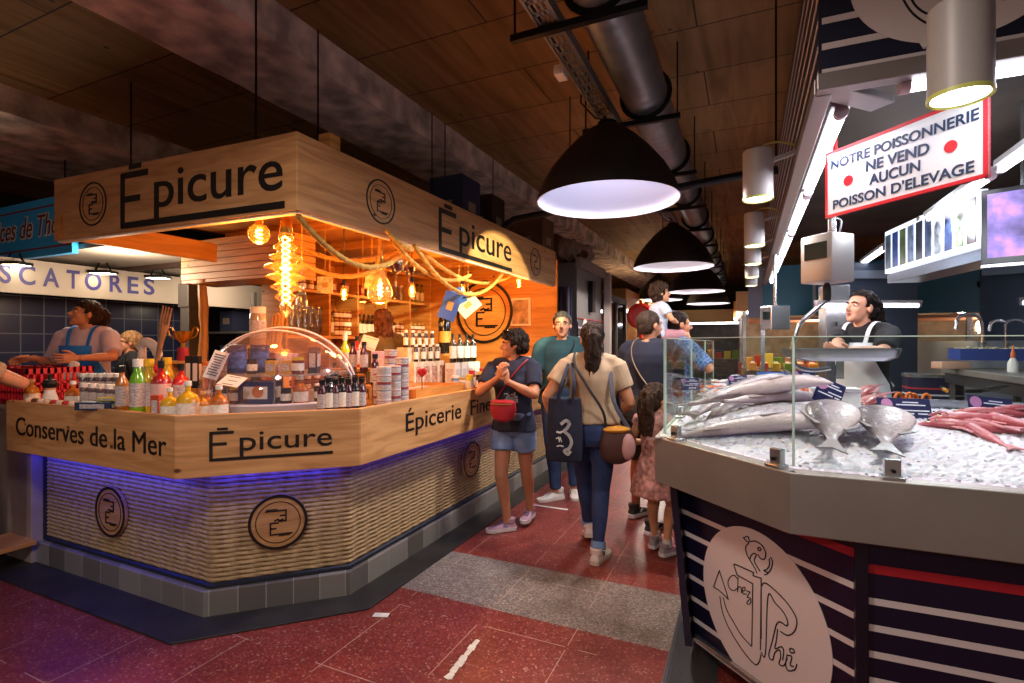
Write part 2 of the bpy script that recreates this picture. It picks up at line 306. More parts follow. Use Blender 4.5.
class Body:
    """one posed figure: x right, y forward, z up in its own frame; joints solved by two-bone reach"""
    def __init__(s, name_label, loc, rz, H, skin, w=1.0, pelvis=(0, 0, 0), lean=(0, 0), turn=0.0, feet=None, hands=None, poles=((.3, -.6, -.4), (-.3, -.6, -.4)), knees=((.1, 1, 0), (-.1, 1, 0)), head_yaw=0, head_pitch=0, head_roll=0, belly=1.0, bust=0.0, curl=.5, hand_dir=None, palm=None, fat=1.0, hs=1.0, cat='person', group=None, show_hands=(1, 1)):
        s.k = k = H / 1.7; s.t = thing('person', name_label, cat, loc, rz, group); s.skin = skin; s.w = w; s.belly = belly; s.bust = bust; s.fat = fat; s.hs = hs; s.curl = curl
        s.lt = lambda p: V(p)
        Z = lambda z: z * k
        P = V(pelvis) * 1.0; s.hip = V((P.x, P.y, Z(.93) + P.z)); yl = Matrix.Rotation(turn, 3, 'Z')
        ln = V((lean[0], lean[1], 0)); s.turn = yl
        s.sp = lambda z: s.hip + V((0, 0, (z - .93) * k)) + ln * max(0, (z - .93) / .5) * k     # spine point at standing height z
        sw = .172 * k * w
        s.sh = [s.sp(1.395) + yl @ V((sx * sw, 0, 0)) for sx in (1, -1)]; s.hj = [s.hip + V((sx * .088 * k * w, 0, -.02 * k)) for sx in (1, -1)]
        s.neck = s.sp(1.47) + V((0, .005, 0)); hc = s.sp(1.58) + V((0, .022 * k, 0)) + ln * .1
        s.hR = Matrix.Rotation(head_yaw, 3, 'Z') @ Matrix.Rotation(-head_pitch, 3, 'X') @ Matrix.Rotation(head_roll, 3, 'Y'); s.hc = hc; s.hk = k * hs
        feet = feet or (((.09, 0, .085), 0, 0), ((-.09, 0, .085), 0, 0)); s.feet = feet
        s.kn = []; s.an = []
        for i in (0, 1):
            a, b = ik(s.hj[i], feet[i][0], .43 * k, .41 * k, knees[i]); s.kn.append(a); s.an.append(b)
        hands = hands or (s.sh[0] + V((.06, .02, -.5 * k)), s.sh[1] + V((-.06, .02, -.5 * k))); s.el = []; s.wr = []
        for i in (0, 1):
            a, b = ik(s.sh[i], hands[i], .285 * k, .25 * k, poles[i]); s.el.append(a); s.wr.append(b)
        s.hand_dir = hand_dir or [None, None]; s.palm = palm or [None, None]; s.show_hands = show_hands
    # ---- volumes, reused for skin and (blown up) for clothes
    def torso(s, mb, z0, z1, o=0.0, n=24):
        k, w = s.k, s.w; S = [(.82, .125, .09, -.01), (.88, .165, .112, -.012), (.94, .17, .115, -.014), (1.0, .155, .105 * s.belly, -.004), (1.08, .14, .1 * s.belly, .004), (1.16, .145, .104 * s.belly, .004), (1.24, .158, .112, .004), (1.31, .168, .116, 0), (1.37, .165, .105, -.004), (1.405, .14, .085, -.004), (1.44, .092, .07, -.002), (1.465, .066, .06, 0)]
        pts = []; rad = []
        zs = [z0 + (z1 - z0) * i / 22 for i in range(23)]
        for z in zs:
            j = 0
            while j < len(S) - 2 and S[j + 1][0] < z: j += 1
            a, b = S[j], S[j + 1]; t = max(0, min(1, (z - a[0]) / (b[0] - a[0]))); t = t * t * (3 - 2 * t) * .5 + t * .5; hw, hd, oy = [a[q] + (b[q] - a[q]) * t for q in (1, 2, 3)]
            pts.append(s.sp(z) + V((0, oy * k, 0))); rad.append((hw * k * w * s.fat + o, hd * k * s.fat + o))
        mb.tube(pts, rad, n=n, side=s.turn @ V((1, 0, 0)))
        if s.bust and z1 > 1.3:
            for sx in (-1, 1): mb.ell(s.sp(1.255) + s.turn @ V((sx * .075 * k, .075 * k, 0)), ((.062 + o) * k, (.058 * s.bust + o) * k, (.06 + o) * k), 16, 10)
    def deltoid(s, mb, o=0.0):
        for i in (0, 1):
            mb.ell(s.sh[i] + V((0, 0, -.012)), [(.056 * s.k * s.fat + o)] * 3, 16, 10); mb.tube([s.sp(1.43), s.sh[i] + V((0, 0, .012))], [.052 * s.k + o, .047 * s.k * s.fat + o], n=12)
    def arm(s, mb, i, t1=2.0, o=0.0, t0=0.0):
        k = s.k * s.fat; pts = []; rad = []
        for j in range(25):
            t = t0 + (t1 - t0) * j / 24
            if t <= 1: p = s.sh[i].lerp(s.el[i], t); r = .05 - .012 * t + .004 * math.sin(PI * t)
            else: q = t - 1; p = s.el[i].lerp(s.wr[i], q); r = .038 + .006 * math.sin(PI * min(1, q * 1.5)) - .014 * q
            pts.append(p); rad.append(r * k + o)
        mb.tube(pts, rad, n=14)
    def leg(s, mb, i, t1=2.0, o=0.0, t0=0.0, flare=0.0):
        k = s.k; pts = []; rad = []
        for j in range(33):
            t = t0 + (t1 - t0) * j / 32
            if t <= 1: p = s.hj[i].lerp(s.kn[i], t); r = .088 * s.fat - .034 * t
            else: q = t - 1; p = s.kn[i].lerp(s.an[i], q) + V((0, -.012 * k * math.sin(PI * q), 0)); r = .054 + .006 * math.sin(PI * min(1, q * 1.8)) - .02 * q
            pts.append(p); rad.append(r * k + o + flare * max(0, t - t0))
        mb.tube(pts, rad, n=16)
    def body(s, voxel=.0065, jaw=1.0, hide_legs=False, ears=True, lip='a06a58', iris='2b1a10', brow='2a1c14', eyes=True):
        mb = MB(); s.torso(mb, .82, 1.465); s.deltoid(mb); fine = MB()
        for i in (0, 1):
            s.arm(mb, i)
            if not hide_legs: s.leg(mb, i); mb.tube([s.an[i], s.an[i] + V((0, 0, -.02))], .036 * s.k, n=10)
            if s.show_hands[i]:
                d = V(s.hand_dir[i]) if s.hand_dir[i] is not None else (s.wr[i] - s.el[i]); pn = V(s.palm[i]) if s.palm[i] is not None else V((-1 if i == 0 else 1, 0, 0))
                dd = d.normalized(); sd = dd.cross((pn - dd * pn.dot(dd)).normalized()); want = V((0, 1, .4)); hand(fine, s.wr[i] + dd * .008, d, pn, s.k, s.curl, 1 if sd.dot(want) >= 0 else -1)
        mb.tube([s.sp(1.40), s.neck, s.hc + V((0, -.012 * s.k, -.02 * s.k))], [.072 * s.k, .054 * s.k, .05 * s.k], n=16)
        head(mb, s.hc, s.hR, s.hk, jaw, ears=ears)
        me = remesh(mb, voxel, 2)
        b = obj_from('body', me, s.skin, s.t, fine); s.b = b
        if eyes: face_l(s, lip, iris, brow)
        return b
    def part(s, name, mb, m, voxel=.009, smooth=3, noise_amp=.004, nscale=9, seed=0, parent=None):
        return obj_from(name, remesh(mb, voxel, smooth, noise_amp, nscale, seed), m, parent or s.t)
    def shirt(s, m, sleeve=.75, z0=.86, o=.014, noise_amp=.006, name='shirt', seed=0, flare=0.0, z1=1.45):
        mb = MB(); s.torso(mb, z0, z1, o + .002); s.deltoid(mb, o - .004)
        if flare: mb.tube([s.sp(z0), s.sp(z0 + .06), s.sp(z0 + .2)], [(.19 * s.k * s.w * s.fat + flare, .13 * s.k * s.fat + flare), (.185 * s.k * s.w * s.fat + flare, .125 * s.k * s.fat + flare), (.16 * s.k * s.w * s.fat, .11 * s.k * s.fat)], n=24, side=s.turn @ V((1, 0, 0)))
        for i in (0, 1): s.arm(mb, i, sleeve, o + .006)
        return s.part(name, mb, m, noise_amp=noise_amp, seed=seed)
    def pants(s, m, t1=1.96, o=.010, name='trousers', flare=0.0, z1=1.03, noise_amp=.005, seed=1):
        mb = MB(); s.torso(mb, .82, z1, o)
        for i in (0, 1): s.leg(mb, i, t1, o, flare=flare)
        return s.part(name, mb, m, noise_amp=noise_amp, seed=seed)
    def hp(s, x, y, z): return s.hc + s.hR @ (V((x, y, z)) * s.hk)
def face_l(s, lip, iris, brow): 
    P = s.t; Mw = Matrix.Identity(4)
    face_local(s.hc, s.hR, s.hk, P, lip, iris, brow)
def face_local(Cc, R, s, parent, lip, iris, brow):
    wh = MB(); ir = MB(); b = MB(); l = MB()
    for sx in (-1, 1):
        wh.ell(Cc + R @ (V((sx * .031, .0735, .003)) * s), (.0135 * s, .0095 * s, .007 * s), 12, 8, R=R); ir.ell(Cc + R @ (V((sx * .031, .0815, .003)) * s), (.0058 * s, .0028 * s, .006 * s), 10, 6, R=R)
        b.tube([Cc + R @ (V(p) * s) for p in ((sx * .014, .0885, .020), (sx * .031, .0865, .025), (sx * .05, .072, .019))], [(.005 * s, .004 * s), (.0055 * s, .005 * s), (.003 * s, .0025 * s)], n=6)
    l.ell(Cc + R @ (V((0, .0855, -.0585)) * s), (.021 * s, .008 * s, .0035 * s), 14, 8, R=R); l.ell(Cc + R @ (V((0, .085, -.068)) * s), (.018 * s, .0085 * s, .004 * s), 14, 8, R=R)
    e = wh.build('eyes', mat('eye_white', 'e8e2dc', rough=.2), parent, world=False); ir.build('iris', mat('iris_' + iris, iris, rough=.15), e, world=False); b.build('eyebrows', mat('brow_' + brow, brow, rough=.7), parent, world=False); l.build('lips', mat('lip_' + lip, lip, rough=.4), parent, world=False)
def hair_cap(s, m, front=.052, sides=-.0, side_y=-.035, low=-.07, thick=.012, name='hair', extra=None, noise_amp=.006, face_y=.028, temple=.4):
    """hair shell over the skull: open over the face below the hairline, round the ears and below the nape"""
    mb = MB(); k = s.hk
    mb.ell(s.hc + s.hR @ (V((0, -.022, .040)) * k), [(.074 + thick) * k, (.094 + thick) * k, (.080 + thick) * k], 28, 16, R=s.hR)
    mb.ell(s.hc + s.hR @ (V((0, -.050, .0)) * k), [(.066 + thick) * k, (.062 + thick) * k, (.08 + thick) * k], 20, 12, R=s.hR)
    if extra: extra(mb)
    me = remesh(mb, .006 * k, 2, noise_amp * k, 45); bm = bmesh.new(); bm.from_mesh(me); Ri = s.hR.transposed(); kill = []
    for f in bm.faces:
        q = Ri @ (f.calc_center_median() - s.hc) / k
        if (q.z < front - temple * max(0, abs(q.x) - .035) and q.y > face_y) or (q.z < sides and q.y > side_y) or q.z < low: kill.append(f)
    bmesh.ops.delete(bm, geom=kill, context='FACES'); bm.to_mesh(me); bm.free()
    return obj_from(name, me, m, s.t)
def strap(s, name, pts, w, th, m, parent=None):
    mb = MB(); P = cat_spline(pts, 8); mb.tube(P, [(w / 2, th / 2)] * len(P), n=8); return mb.build(name, m, parent or s.t, world=False)
# ---- floor: red terrazzo tiles with a grey terrazzo band
def floor_mat():
    m = bpy.data.materials.new('terrazzo'); m.use_nodes = True; nt = m.node_tree; N = nt.nodes; L = nt.links; b = N['Principled BSDF']
    tc = N.new('ShaderNodeTexCoord'); sp = N.new('ShaderNodeSeparateXYZ'); L.new(tc.outputs['Object'], sp.inputs[0])
    def mth(op, a, bb=None, c=None):
        n = N.new('ShaderNodeMath'); n.operation = op
        for i, x in enumerate((a, bb, c)):
            if x is None: continue
            if isinstance(x, (int, float)): n.inputs[i].default_value = x
            else: L.new(x, n.inputs[i])
        return n.outputs[0]
    def band(y0, y1): return mth('MULTIPLY', mth('GREATER_THAN', sp.outputs['Y'], y0), mth('LESS_THAN', sp.outputs['Y'], y1))
    gm = mth('MINIMUM', mth('ADD', band(2.595, 3.2), band(7.4, 8.0)), 1.0)
    n1 = N.new('ShaderNodeTexVoronoi'); n1.inputs['Scale'].default_value = 120; L.new(tc.outputs['Object'], n1.inputs['Vector'])
    def ramp(src, cols):
        r = N.new('ShaderNodeValToRGB'); E = r.color_ramp.elements
        while len(E) < len(cols): E.new(.5)
        for e, (p, c) in zip(E, cols): e.position = p; e.color = lin(c)
        L.new(src, r.inputs[0]); return r.outputs[0]
    hsv = N.new('ShaderNodeSeparateColor'); L.new(n1.outputs['Color'], hsv.inputs[0])
    red = ramp(hsv.outputs[0], [(.0, '742a26'), (.5, '883630'), (.86, '93413a'), (.95, 'a56459'), (1.0, 'b8897e')])
    gry = ramp(hsv.outputs[0], [(.0, '6b625f'), (.4, '857b77'), (.7, '958b85'), (.9, 'a79d97'), (1.0, 'bdb4ad')])
    nz = N.new('ShaderNodeTexNoise'); nz.inputs['Scale'].default_value = 1.7; nz.inputs['Detail'].default_value = 6; L.new(tc.outputs['Object'], nz.inputs['Vector'])
    mx = N.new('ShaderNodeMixRGB'); L.new(gm, mx.inputs[0]); L.new(red, mx.inputs[1]); L.new(gry, mx.inputs[2])
    st = N.new('ShaderNodeMixRGB'); st.blend_type = 'MULTIPLY'; st.inputs[0].default_value = 1; L.new(mx.outputs[0], st.inputs[1]); L.new(ramp(nz.outputs['Fac'], [(.3, 'b4aaa6'), (.65, 'ffffff')]), st.inputs[2])
    # thin pale joints, 0.6 x 0.5 m
    def joint(src, off, per, w): 
        f = mth('FRACT', mth('DIVIDE', mth('ADD', src, off), per)); return mth('LESS_THAN', f, w)
    j = mth('MAXIMUM', joint(sp.outputs['Y'], 100 - 2.595 + .0, .605, .008), joint(sp.outputs['X'], 100.31, .5, .009))
    nj = N.new('ShaderNodeTexNoise'); nj.inputs['Scale'].default_value = 3; L.new(tc.outputs['Object'], nj.inputs['Vector'])
    jf = mth('MULTIPLY', j, mth('MULTIPLY', mth('GREATER_THAN', nj.outputs['Fac'], .45), .6))
    m4 = N.new('ShaderNodeMixRGB'); L.new(jf, m4.inputs[0]); L.new(st.outputs[0], m4.inputs[1]); m4.inputs[2].default_value = lin('c8a89a'); L.new(m4.outputs[0], b.inputs['Base Color'])
    rr = N.new('ShaderNodeMapRange'); L.new(nz.outputs['Fac'], rr.inputs[0]); rr.inputs[3].default_value = .28; rr.inputs[4].default_value = .5; L.new(rr.outputs[0], b.inputs['Roughness'])
    return m
def struct(name, mb, m, bevel=0, smooth=False):
    o = mb.build(name, m, None, smooth=smooth, bevel=bevel); o['kind'] = 'structure'; return o
struct('floor', MB().box((-1, 8, -.05), (22, 26, .1)), floor_mat())
def ceil_mat():
    m = wood('ceiling_board', 'a88655', '83653a', '5a4020', rough=.75, scale=.35, axis='flat'); nt = m.node_tree; N = nt.nodes; L = nt.links; b = N['Principled BSDF']
    src = b.inputs['Base Color'].links[0].from_socket
    tc = N.new('ShaderNodeTexCoord'); br = N.new('ShaderNodeTexBrick'); mp = N.new('ShaderNodeMapping'); L.new(tc.outputs['Object'], mp.inputs[0]); mp.inputs['Location'].default_value = (.3, .1, 0); L.new(mp.outputs[0], br.inputs['Vector'])
    br.offset = 0.5; br.inputs['Scale'].default_value = 1; br.inputs['Brick Width'].default_value = 2.5; br.inputs['Row Height'].default_value = .62; br.inputs['Mortar Size'].default_value = .006; br.inputs['Mortar'].default_value = (.12, .1, .1, 1); br.inputs['Color1'].default_value = (1, 1, 1, 1); br.inputs['Color2'].default_value = (.8, .78, .75, 1)
    nz = N.new('ShaderNodeTexNoise'); nz.inputs['Scale'].default_value = .9; nz.inputs['Detail'].default_value = 5; L.new(tc.outputs['Object'], nz.inputs[0]); rp = N.new('ShaderNodeValToRGB'); rp.color_ramp.elements[0].position = .3; rp.color_ramp.elements[0].color = (.7, .66, .62, 1); rp.color_ramp.elements[1].position = .6; L.new(nz.outputs['Fac'], rp.inputs[0])
    a = N.new('ShaderNodeMixRGB'); a.blend_type = 'MULTIPLY'; a.inputs[0].default_value = 1; L.new(src, a.inputs[1]); L.new(br.outputs['Color'], a.inputs[2])
    c = N.new('ShaderNodeMixRGB'); c.blend_type = 'MULTIPLY'; c.inputs[0].default_value = 1; L.new(a.outputs[0], c.inputs[1]); L.new(rp.outputs[0], c.inputs[2]); L.new(c.outputs[0], b.inputs['Base Color']); return m
struct('ceiling', MB().box((-1, 8, 3.66), (22, 26, .12)), ceil_mat())
conc = mat('rough_concrete', 'd6c6ba', rough=.9, var=(4.5, .45), bump=(14, 1.0))
mb = MB()   # long concrete beam with a ragged upper edge
def beam(name, x0, x1, z0, ch, seed):
    mb = MB(); vs = []; fs = []; n = 130; random.seed(seed)
    for i in range(n):
        y = -3 + i * .17
        e = lambda k: noise.noise(V((k * 7.1, y * 2.2, seed))) * .035
        vs += [V((x0 - ch, y, 3.62)), V((x0 - ch * .3 + e(1), y, z0 + .12 + e(2))), V((x0 + e(3), y, z0)), V((x1 + e(4) * .4, y, z0 + e(5) * .3)), V((x1 + .0 + e(6), y, z0 + .14 + e(7))), V((x1 + ch * .2, y, 3.62))]
    for i in range(n - 1):
        for j in range(5): fs.append((i * 6 + j, i * 6 + j + 1, i * 6 + 7 + j, i * 6 + 6 + j))
    mb.add(vs, fs); return struct(name, mb, conc, smooth=True)
beam('ceiling_beam', -3.34, -2.64, 3.36, .05, 3)
beam('ceiling_beam', -7.4, -5.5, 3.38, .05, 9)
dark = mat('dark_wall', '2b2624', rough=.8, var=(2, .3))
struct('wall_left', MB().box((-9.5, 8, 1.8), (.2, 26, 3.7)), dark)
struct('wall_back', MB().box((-1, 20.5, 1.8), (22, .2, 3.7)), dark)
struct('wall_right', MB().box((6.5, 8, 1.8), (.2, 26, 3.7)), dark)
# raised tile kerb under the deli stall and the dark flat skirt in front of it
def octo(x0, y0, xr, yc, y1, xl=-5.6): return [(xl, y0), (x0, y0), (xr, yc), (xr, y1), (xl, y1)]
KA, KB, KXR = (-2.683, 1.846), (-2.132, 2.371), -2.132
kt = bpy.data.materials.new('kerb_tile'); kt.use_nodes = True
def kerb_mat(m):
    nt = m.node_tree; N = nt.nodes; L = nt.links; b = N['Principled BSDF']; tc = N.new('ShaderNodeTexCoord'); sp = N.new('ShaderNodeSeparateXYZ'); L.new(tc.outputs['Object'], sp.inputs[0])
    ad = N.new('ShaderNodeMath'); L.new(sp.outputs['X'], ad.inputs[0]); L.new(sp.outputs['Y'], ad.inputs[1]); dv = N.new('ShaderNodeMath'); dv.operation = 'DIVIDE'; L.new(ad.outputs[0], dv.inputs[0]); dv.inputs[1].default_value = .2
    fl = N.new('ShaderNodeMath'); fl.operation = 'FLOOR'; L.new(dv.outputs[0], fl.inputs[0]); wn = N.new('ShaderNodeTexWhiteNoise'); wn.noise_dimensions = '1D'; L.new(fl.outputs[0], wn.inputs['W'])
    rp = N.new('ShaderNodeValToRGB'); rp.color_ramp.elements[0].color = lin('5a5653'); rp.color_ramp.elements[1].color = lin('8b8783'); L.new(wn.outputs['Value'], rp.inputs[0])
    fr = N.new('ShaderNodeMath'); fr.operation = 'FRACT'; L.new(dv.outputs[0], fr.inputs[0]); lt = N.new('ShaderNodeMath'); lt.operation = 'LESS_THAN'; lt.inputs[1].default_value = .03; L.new(fr.outputs[0], lt.inputs[0])
    mx = N.new('ShaderNodeMixRGB'); L.new(lt.outputs[0], mx.inputs[0]); L.new(rp.outputs[0], mx.inputs[1]); mx.inputs[2].default_value = lin('9b9690'); L.new(mx.outputs[0], b.inputs['Base Color']); b.inputs['Roughness'].default_value = .35
kerb_mat(kt)
struct('trim_1', MB().prism(octo(*KA, *KB, 6.6, -6.2), 0, .15), kt, bevel=.006)
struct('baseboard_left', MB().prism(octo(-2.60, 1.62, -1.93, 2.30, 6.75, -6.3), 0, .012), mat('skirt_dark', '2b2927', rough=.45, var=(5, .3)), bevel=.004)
# ribbed metal grating strip along the fish stall, and a worn paint line, tape scraps
mb = MB()
for i in range(26): mb.box((-.325 + i * .0078, 4.4, .006), (.0042, 4.25, .012))
mb.box((-.228, 4.4, .002), (.215, 4.25, .004)); mb.box((-.338, 4.4, .004), (.008, 4.25, .009))
struct('trim_2', mb, mat('grating', '6b6b70', rough=.4, metal=.7))
white_p = mat('white_paint_mark', 'd9d3cc', rough=.6, var=(20, .1))
t = MB(); random.seed(4)
p0, p1 = atz(478, 640, .003), atz(447, 679, .003); dr = (p1 - p0); sd = V((-dr.y, dr.x, 0)).normalized() * .022
for i in range(7):
    a, b = p0 + dr * (i / 7 + .01 * random.random()), p0 + dr * ((i + .86) / 7); k1, k2, k3, k4 = [random.uniform(.5, 1.0) for _ in range(4)]
    t.add([a - sd * k1, b - sd * k2, (a + b) / 2 + dr * .02 + sd * .2 + (b - a) * .55, b + sd * k3, a + sd * k4, (a+b)/2 - dr * .02 + sd * -.2 - (b - a) * .5], [(0, 1, 2, 3, 4, 5)])
tag(t.build('paint_mark', white_p, None, smooth=False), 'worn broken white paint line on the red floor tiles nearest the camera', 'floor mark')
def scrap(px, py, w, h, rz, lab):
    p = atz(px, py, .003); tag(MB().box((p.x, p.y, .003), (w, h, .003), rz=rz).build('tape_scrap', white_p, None, bevel=.001), lab, 'tape')
scrap(381, 615, .085, .042, .35, 'short white scrap of tape on the red floor by the deli kerb')
scrap(549, 507, .36, .03, .0, 'thin white strip stuck on the floor in front of the white sneakers')
# ---- ceiling services above the aisle
galv = mat('galvanised', '8e9296', rough=.42, metal=.75, var=(6, .12))
dt = thing('ventilation_duct', 'long round spiral metal ventilation duct hung under the ceiling above the aisle', 'duct')
mb = MB(); pts = []; rad = []
k = 420
for i in range(k): pts.append((-.66, 1.6 + i * .034, 3.28)); rad.append(.15 + (.006 if i % 3 == 0 else 0))
mb.tube(pts, rad, n=20); mb.build('pipe', galv, dt, ang=80)
for i in range(10):
    y = 2.45 + i * 1.3; mb = MB(); mb.tube([(-.66 + .166 * math.cos(a), y, 3.28 + .166 * math.sin(a)) for a in [2 * PI * q / 24 for q in range(24)]], (.02, .012), n=6, closed=True); mb.bar((-1.12, y, 3.085), (-.42, y, 3.085), .035, .035); mb.bar((-1.1, y, 3.10), (-1.1, y, 3.6), .01, .01); mb.bar((-.44, y, 3.10), (-.44, y, 3.6), .01, .01)
    mb.build('hanger', mat('black_steel', '17171a', rough=.45, metal=.6), dt)
ct = thing('cable_tray', 'perforated metal cable tray running beside the round duct', 'cable tray')
mb = MB(); mb.box((-.965, 8.4, 3.135), (.012, 14.2, .06)); mb.box((-.855, 8.4, 3.135), (.012, 14.2, .06), 0)
for i in range(4): mb.box((-.95 + i * .028, 8.4, 3.112), (.012, 14.2, .004))
for i in range(150): mb.box((-.91, 1.4 + i * .095, 3.112), (.1, .03, .004))
mb.build('tray', galv, ct); MB().box((-1.02, 2.95, 3.13), (.06, .1, .06)).build('junction_box', mat('white_plastic', 'e8e6e2', rough=.4), ct, bevel=.006)
blk = mat('black_steel', '17171a')
mb = MB(); mb.tube([(-2.35, 4.75, 2.62), (-2.15, 4.75, 2.75), (.05, 4.75, 2.92), (.25, 4.75, 2.92)], .035, n=10)
tag(mb.build('conduit_pipe', blk), 'black pipe crossing the aisle overhead, behind the nearest big dome lamp', 'pipe')
# thin suspension rods in front of the beam
for i, (px, py, y) in enumerate(((65, 25, 2.9), (131, 0, 2.5), (256, 0, 2.35), (318, 10, 2.9), (432, 0, 2.6), (445, 0, 2.9), (493, 50, 3.6), (570, 0, 4.2), (776, 0, 3.4))):
    p = atx(px, -2.62) if 250 < px < 500 else aty(px, y); z0 = 2.6
    tag(MB().tube([(p.x, p.y, z0), (p.x, p.y, 3.62)], .006, n=6).build('suspension_rod', blk), ['thin rod hanging from the dark ceiling at the far left', 'thin rod above the left end of the wooden fascia', 'thin rod meeting the corner of the wooden fascia', 'thin rod just right of the wooden fascia corner', 'left one of a close pair of thin rods above the right fascia', 'right one of a close pair of thin rods above the right fascia', 'thin rod hanging above the blue crate on the stall roof', 'thin rod hanging to the left of the nearest dome lamp', 'thin rod beside the striped fish stall canopy'][i], 'rod', 'suspension rods')
# ---- big dome pendant lamps in a row
dome_o = mat('dome_black', '1b191a', rough=.55); dome_i = mat('dome_white', 'b8bace', rough=.5); bulb_w = mat('bulb_white', 'fff6ec', emit=1.6, ecol='fff4e8')
LAMPS = [(-.9, 3.6, 2.5, 1.0), (-.86, 6.87, 2.47, 1.0), (-.85, 10.1, 2.45, 1.0), (-.85, 13.3, 2.45, 1.0), (-1.75, 11.6, 2.44, 1.0)]
labs = ['nearest huge black dome lamp with a white inside above the aisle', 'second black dome lamp along the aisle, above the child on shoulders', 'third black dome lamp, partly behind the second one', 'fourth and farthest black dome lamp above the aisle', 'distant black dome lamp left of the child on shoulders']
L0 = thing('pendant_lamp', labs[0], 'lamp', LAMPS[0][:3], 0, 'black dome lamps above the aisle')
pr = [(.5, 0), (.49, .045), (.455, .13), (.40, .225), (.32, .325), (.23, .42), (.13, .505), (.06, .54), (0, .55)]
MB().lathe(pr, n=56).build('dome_shade', dome_o, L0, world=False); 
MB().lathe([(0, .53), (.05, .525), (.12, .49), (.22, .405), (.31, .31), (.39, .213), (.445, .122), (.48, .04), (.49, .002), (.5, 0)], n=56).build('white_lining', dome_i, L0, world=False)
MB().lathe([(.0, .02), (.05, .035), (.065, .08), (.055, .125), (.035, .16), (.0, .17)], c=(0, 0, .2), n=20).build('bulb', bulb_w, L0, world=False)
mb = MB(); mb.lathe([(.07, .53), (.07, .56), (.03, .58), (.0, .59)], n=16); mb.tube([(0, 0, .57), (-.03, 0, .63), (-.13, 0, .7), (-.14, 0, 1.14)], .008, n=6); mb.tube([(0.02, 0, .57), (-.08, -.02, .6), (-.2, .02, .75), (-.18, 0, .9), (-.2, .05, 1.14)], .006, n=6); mb.build('cord', blk, L0, world=False)
P0 = Proto(L0)
for i, q in enumerate(LAMPS): P0.place(q[:3], 0, labs[i])
pine = wood('pine', 'd3a06c', 'b27f4e', '5a3213', rough=.45)
pine_in = wood('pine_warm', 'd79a50', 'b57a38', '5a3213', rough=.5)
pine_wall = wood('pine_wall', 'd19044', 'b3742f', '5a3010', rough=.5, scale=.8)
pine_z = wood('pine_upright', 'cf9650', 'ae7836', '5a3213', rough=.5, axis='z')
ink = mat('black_ink', '15110f', rough=.5)
def epicure_logo(mb, pl, u, w, r, n0, dn, ring_w, inner=True, m=0, E=True):
    """two concentric rings around a pair of linked letter shapes"""
    mb.ring(pl, u, w, r, r, ring_w, n0, n0 + dn, m)
    if inner: mb.ring(pl, u, w, r * .76, r * .76, r * .025, n0, n0 + dn * .8, m)
    sw = r * .05
    S = lambda *p: [(u + a * r, w + b * r) for a, b in p]
    # upper reversed E with a tail to the left, lower E with its tail to the right
    mb.stroke(pl, S((-.42, .42), (.26, .42), (.26, .04), (.02, .04)), sw, n0, n0 + dn, m); mb.stroke(pl, S((.26, .24), (.08, .24)), sw, n0, n0 + dn, m)
    mb.stroke(pl, S((.0, -.02), (-.26, -.02), (-.26, -.44), (.46, -.44)), sw, n0, n0 + dn, m); mb.stroke(pl, S((-.26, -.22), (-.08, -.22)), sw, n0, n0 + dn, m)
    mb.stroke(pl, S((-.12, .06), (-.02, .11), (.06, .06), (.16, .1)), sw, n0, n0 + dn, m)
    for i in range(7): mb.rect(pl, u + r * (-.4 + i * .055), w + r * .45, u + r * (-.36 + i * .055), w + r * .5, n0, n0 + dn * .7, m); mb.rect(pl, u + r * (.02 + i * .055), w + r * -.52, u + r * (.06 + i * .055), w + r * -.47, n0, n0 + dn * .7, m)
# ---------------- counter
ctr = thing('stall_counter', 'octagonal pine counter of the deli stall, its sides clad in rope', 'counter')
FZ0, FZ1 = .807, 1.13
FL, FA, FB, FR = V((-4.365, 1.676, 0)), V((-2.637, 1.667, 0)), V((-1.985, 2.291, 0)), V((-1.975, 6.13, 0))
pF = Plane(FL, FA - FL); pC = Plane(FA, FB - FA); pS = Plane(FB, FR - FB)
LF, LC, LS = (FA - FL).length, (FB - FA).length, (FR - FB).length
for pl, ln in ((pF, LF), (pC, LC), (pS, LS)):
    MB().rect(pl, .001, FZ0, ln - .001, FZ1, -.035, 0).build('fascia_board', pine, ctr, bevel=.004, smooth=False)
u0, v0 = pF.uv(16.5, 436); u1, v1 = pF.uv(166.6, 434)
zt = pF.uv(166, 431)[1]; zb = pF.uv(166, 454.5)[1]
def on_plane(name, txt, pl, pxl, pxr, ptop, pbot, parent, m=ink, **k):
    """lettering whose ink box has the given screen-measured ends on the plane (ptop/pbot are measured at the left end)"""
    ul, _ = pl.uv(pxl, 400); ur, _ = pl.uv(pxr, 400); vt = pl.uv(pxl, ptop)[1]; vb = pl.uv(pxl, pbot)[1]
    return lettering(name, txt, pl, min(ul, ur), vb, max(ul, ur), vt, m, parent, **k)
on_plane('lettering', 'Conserves de la Mer', pF, 16.5, 166.6, 416.5, 434.5, ctr)
on_plane('lettering', '\u00c9picerie  Fine', pS, 405.7, 490.5, 408.6, 438, ctr)
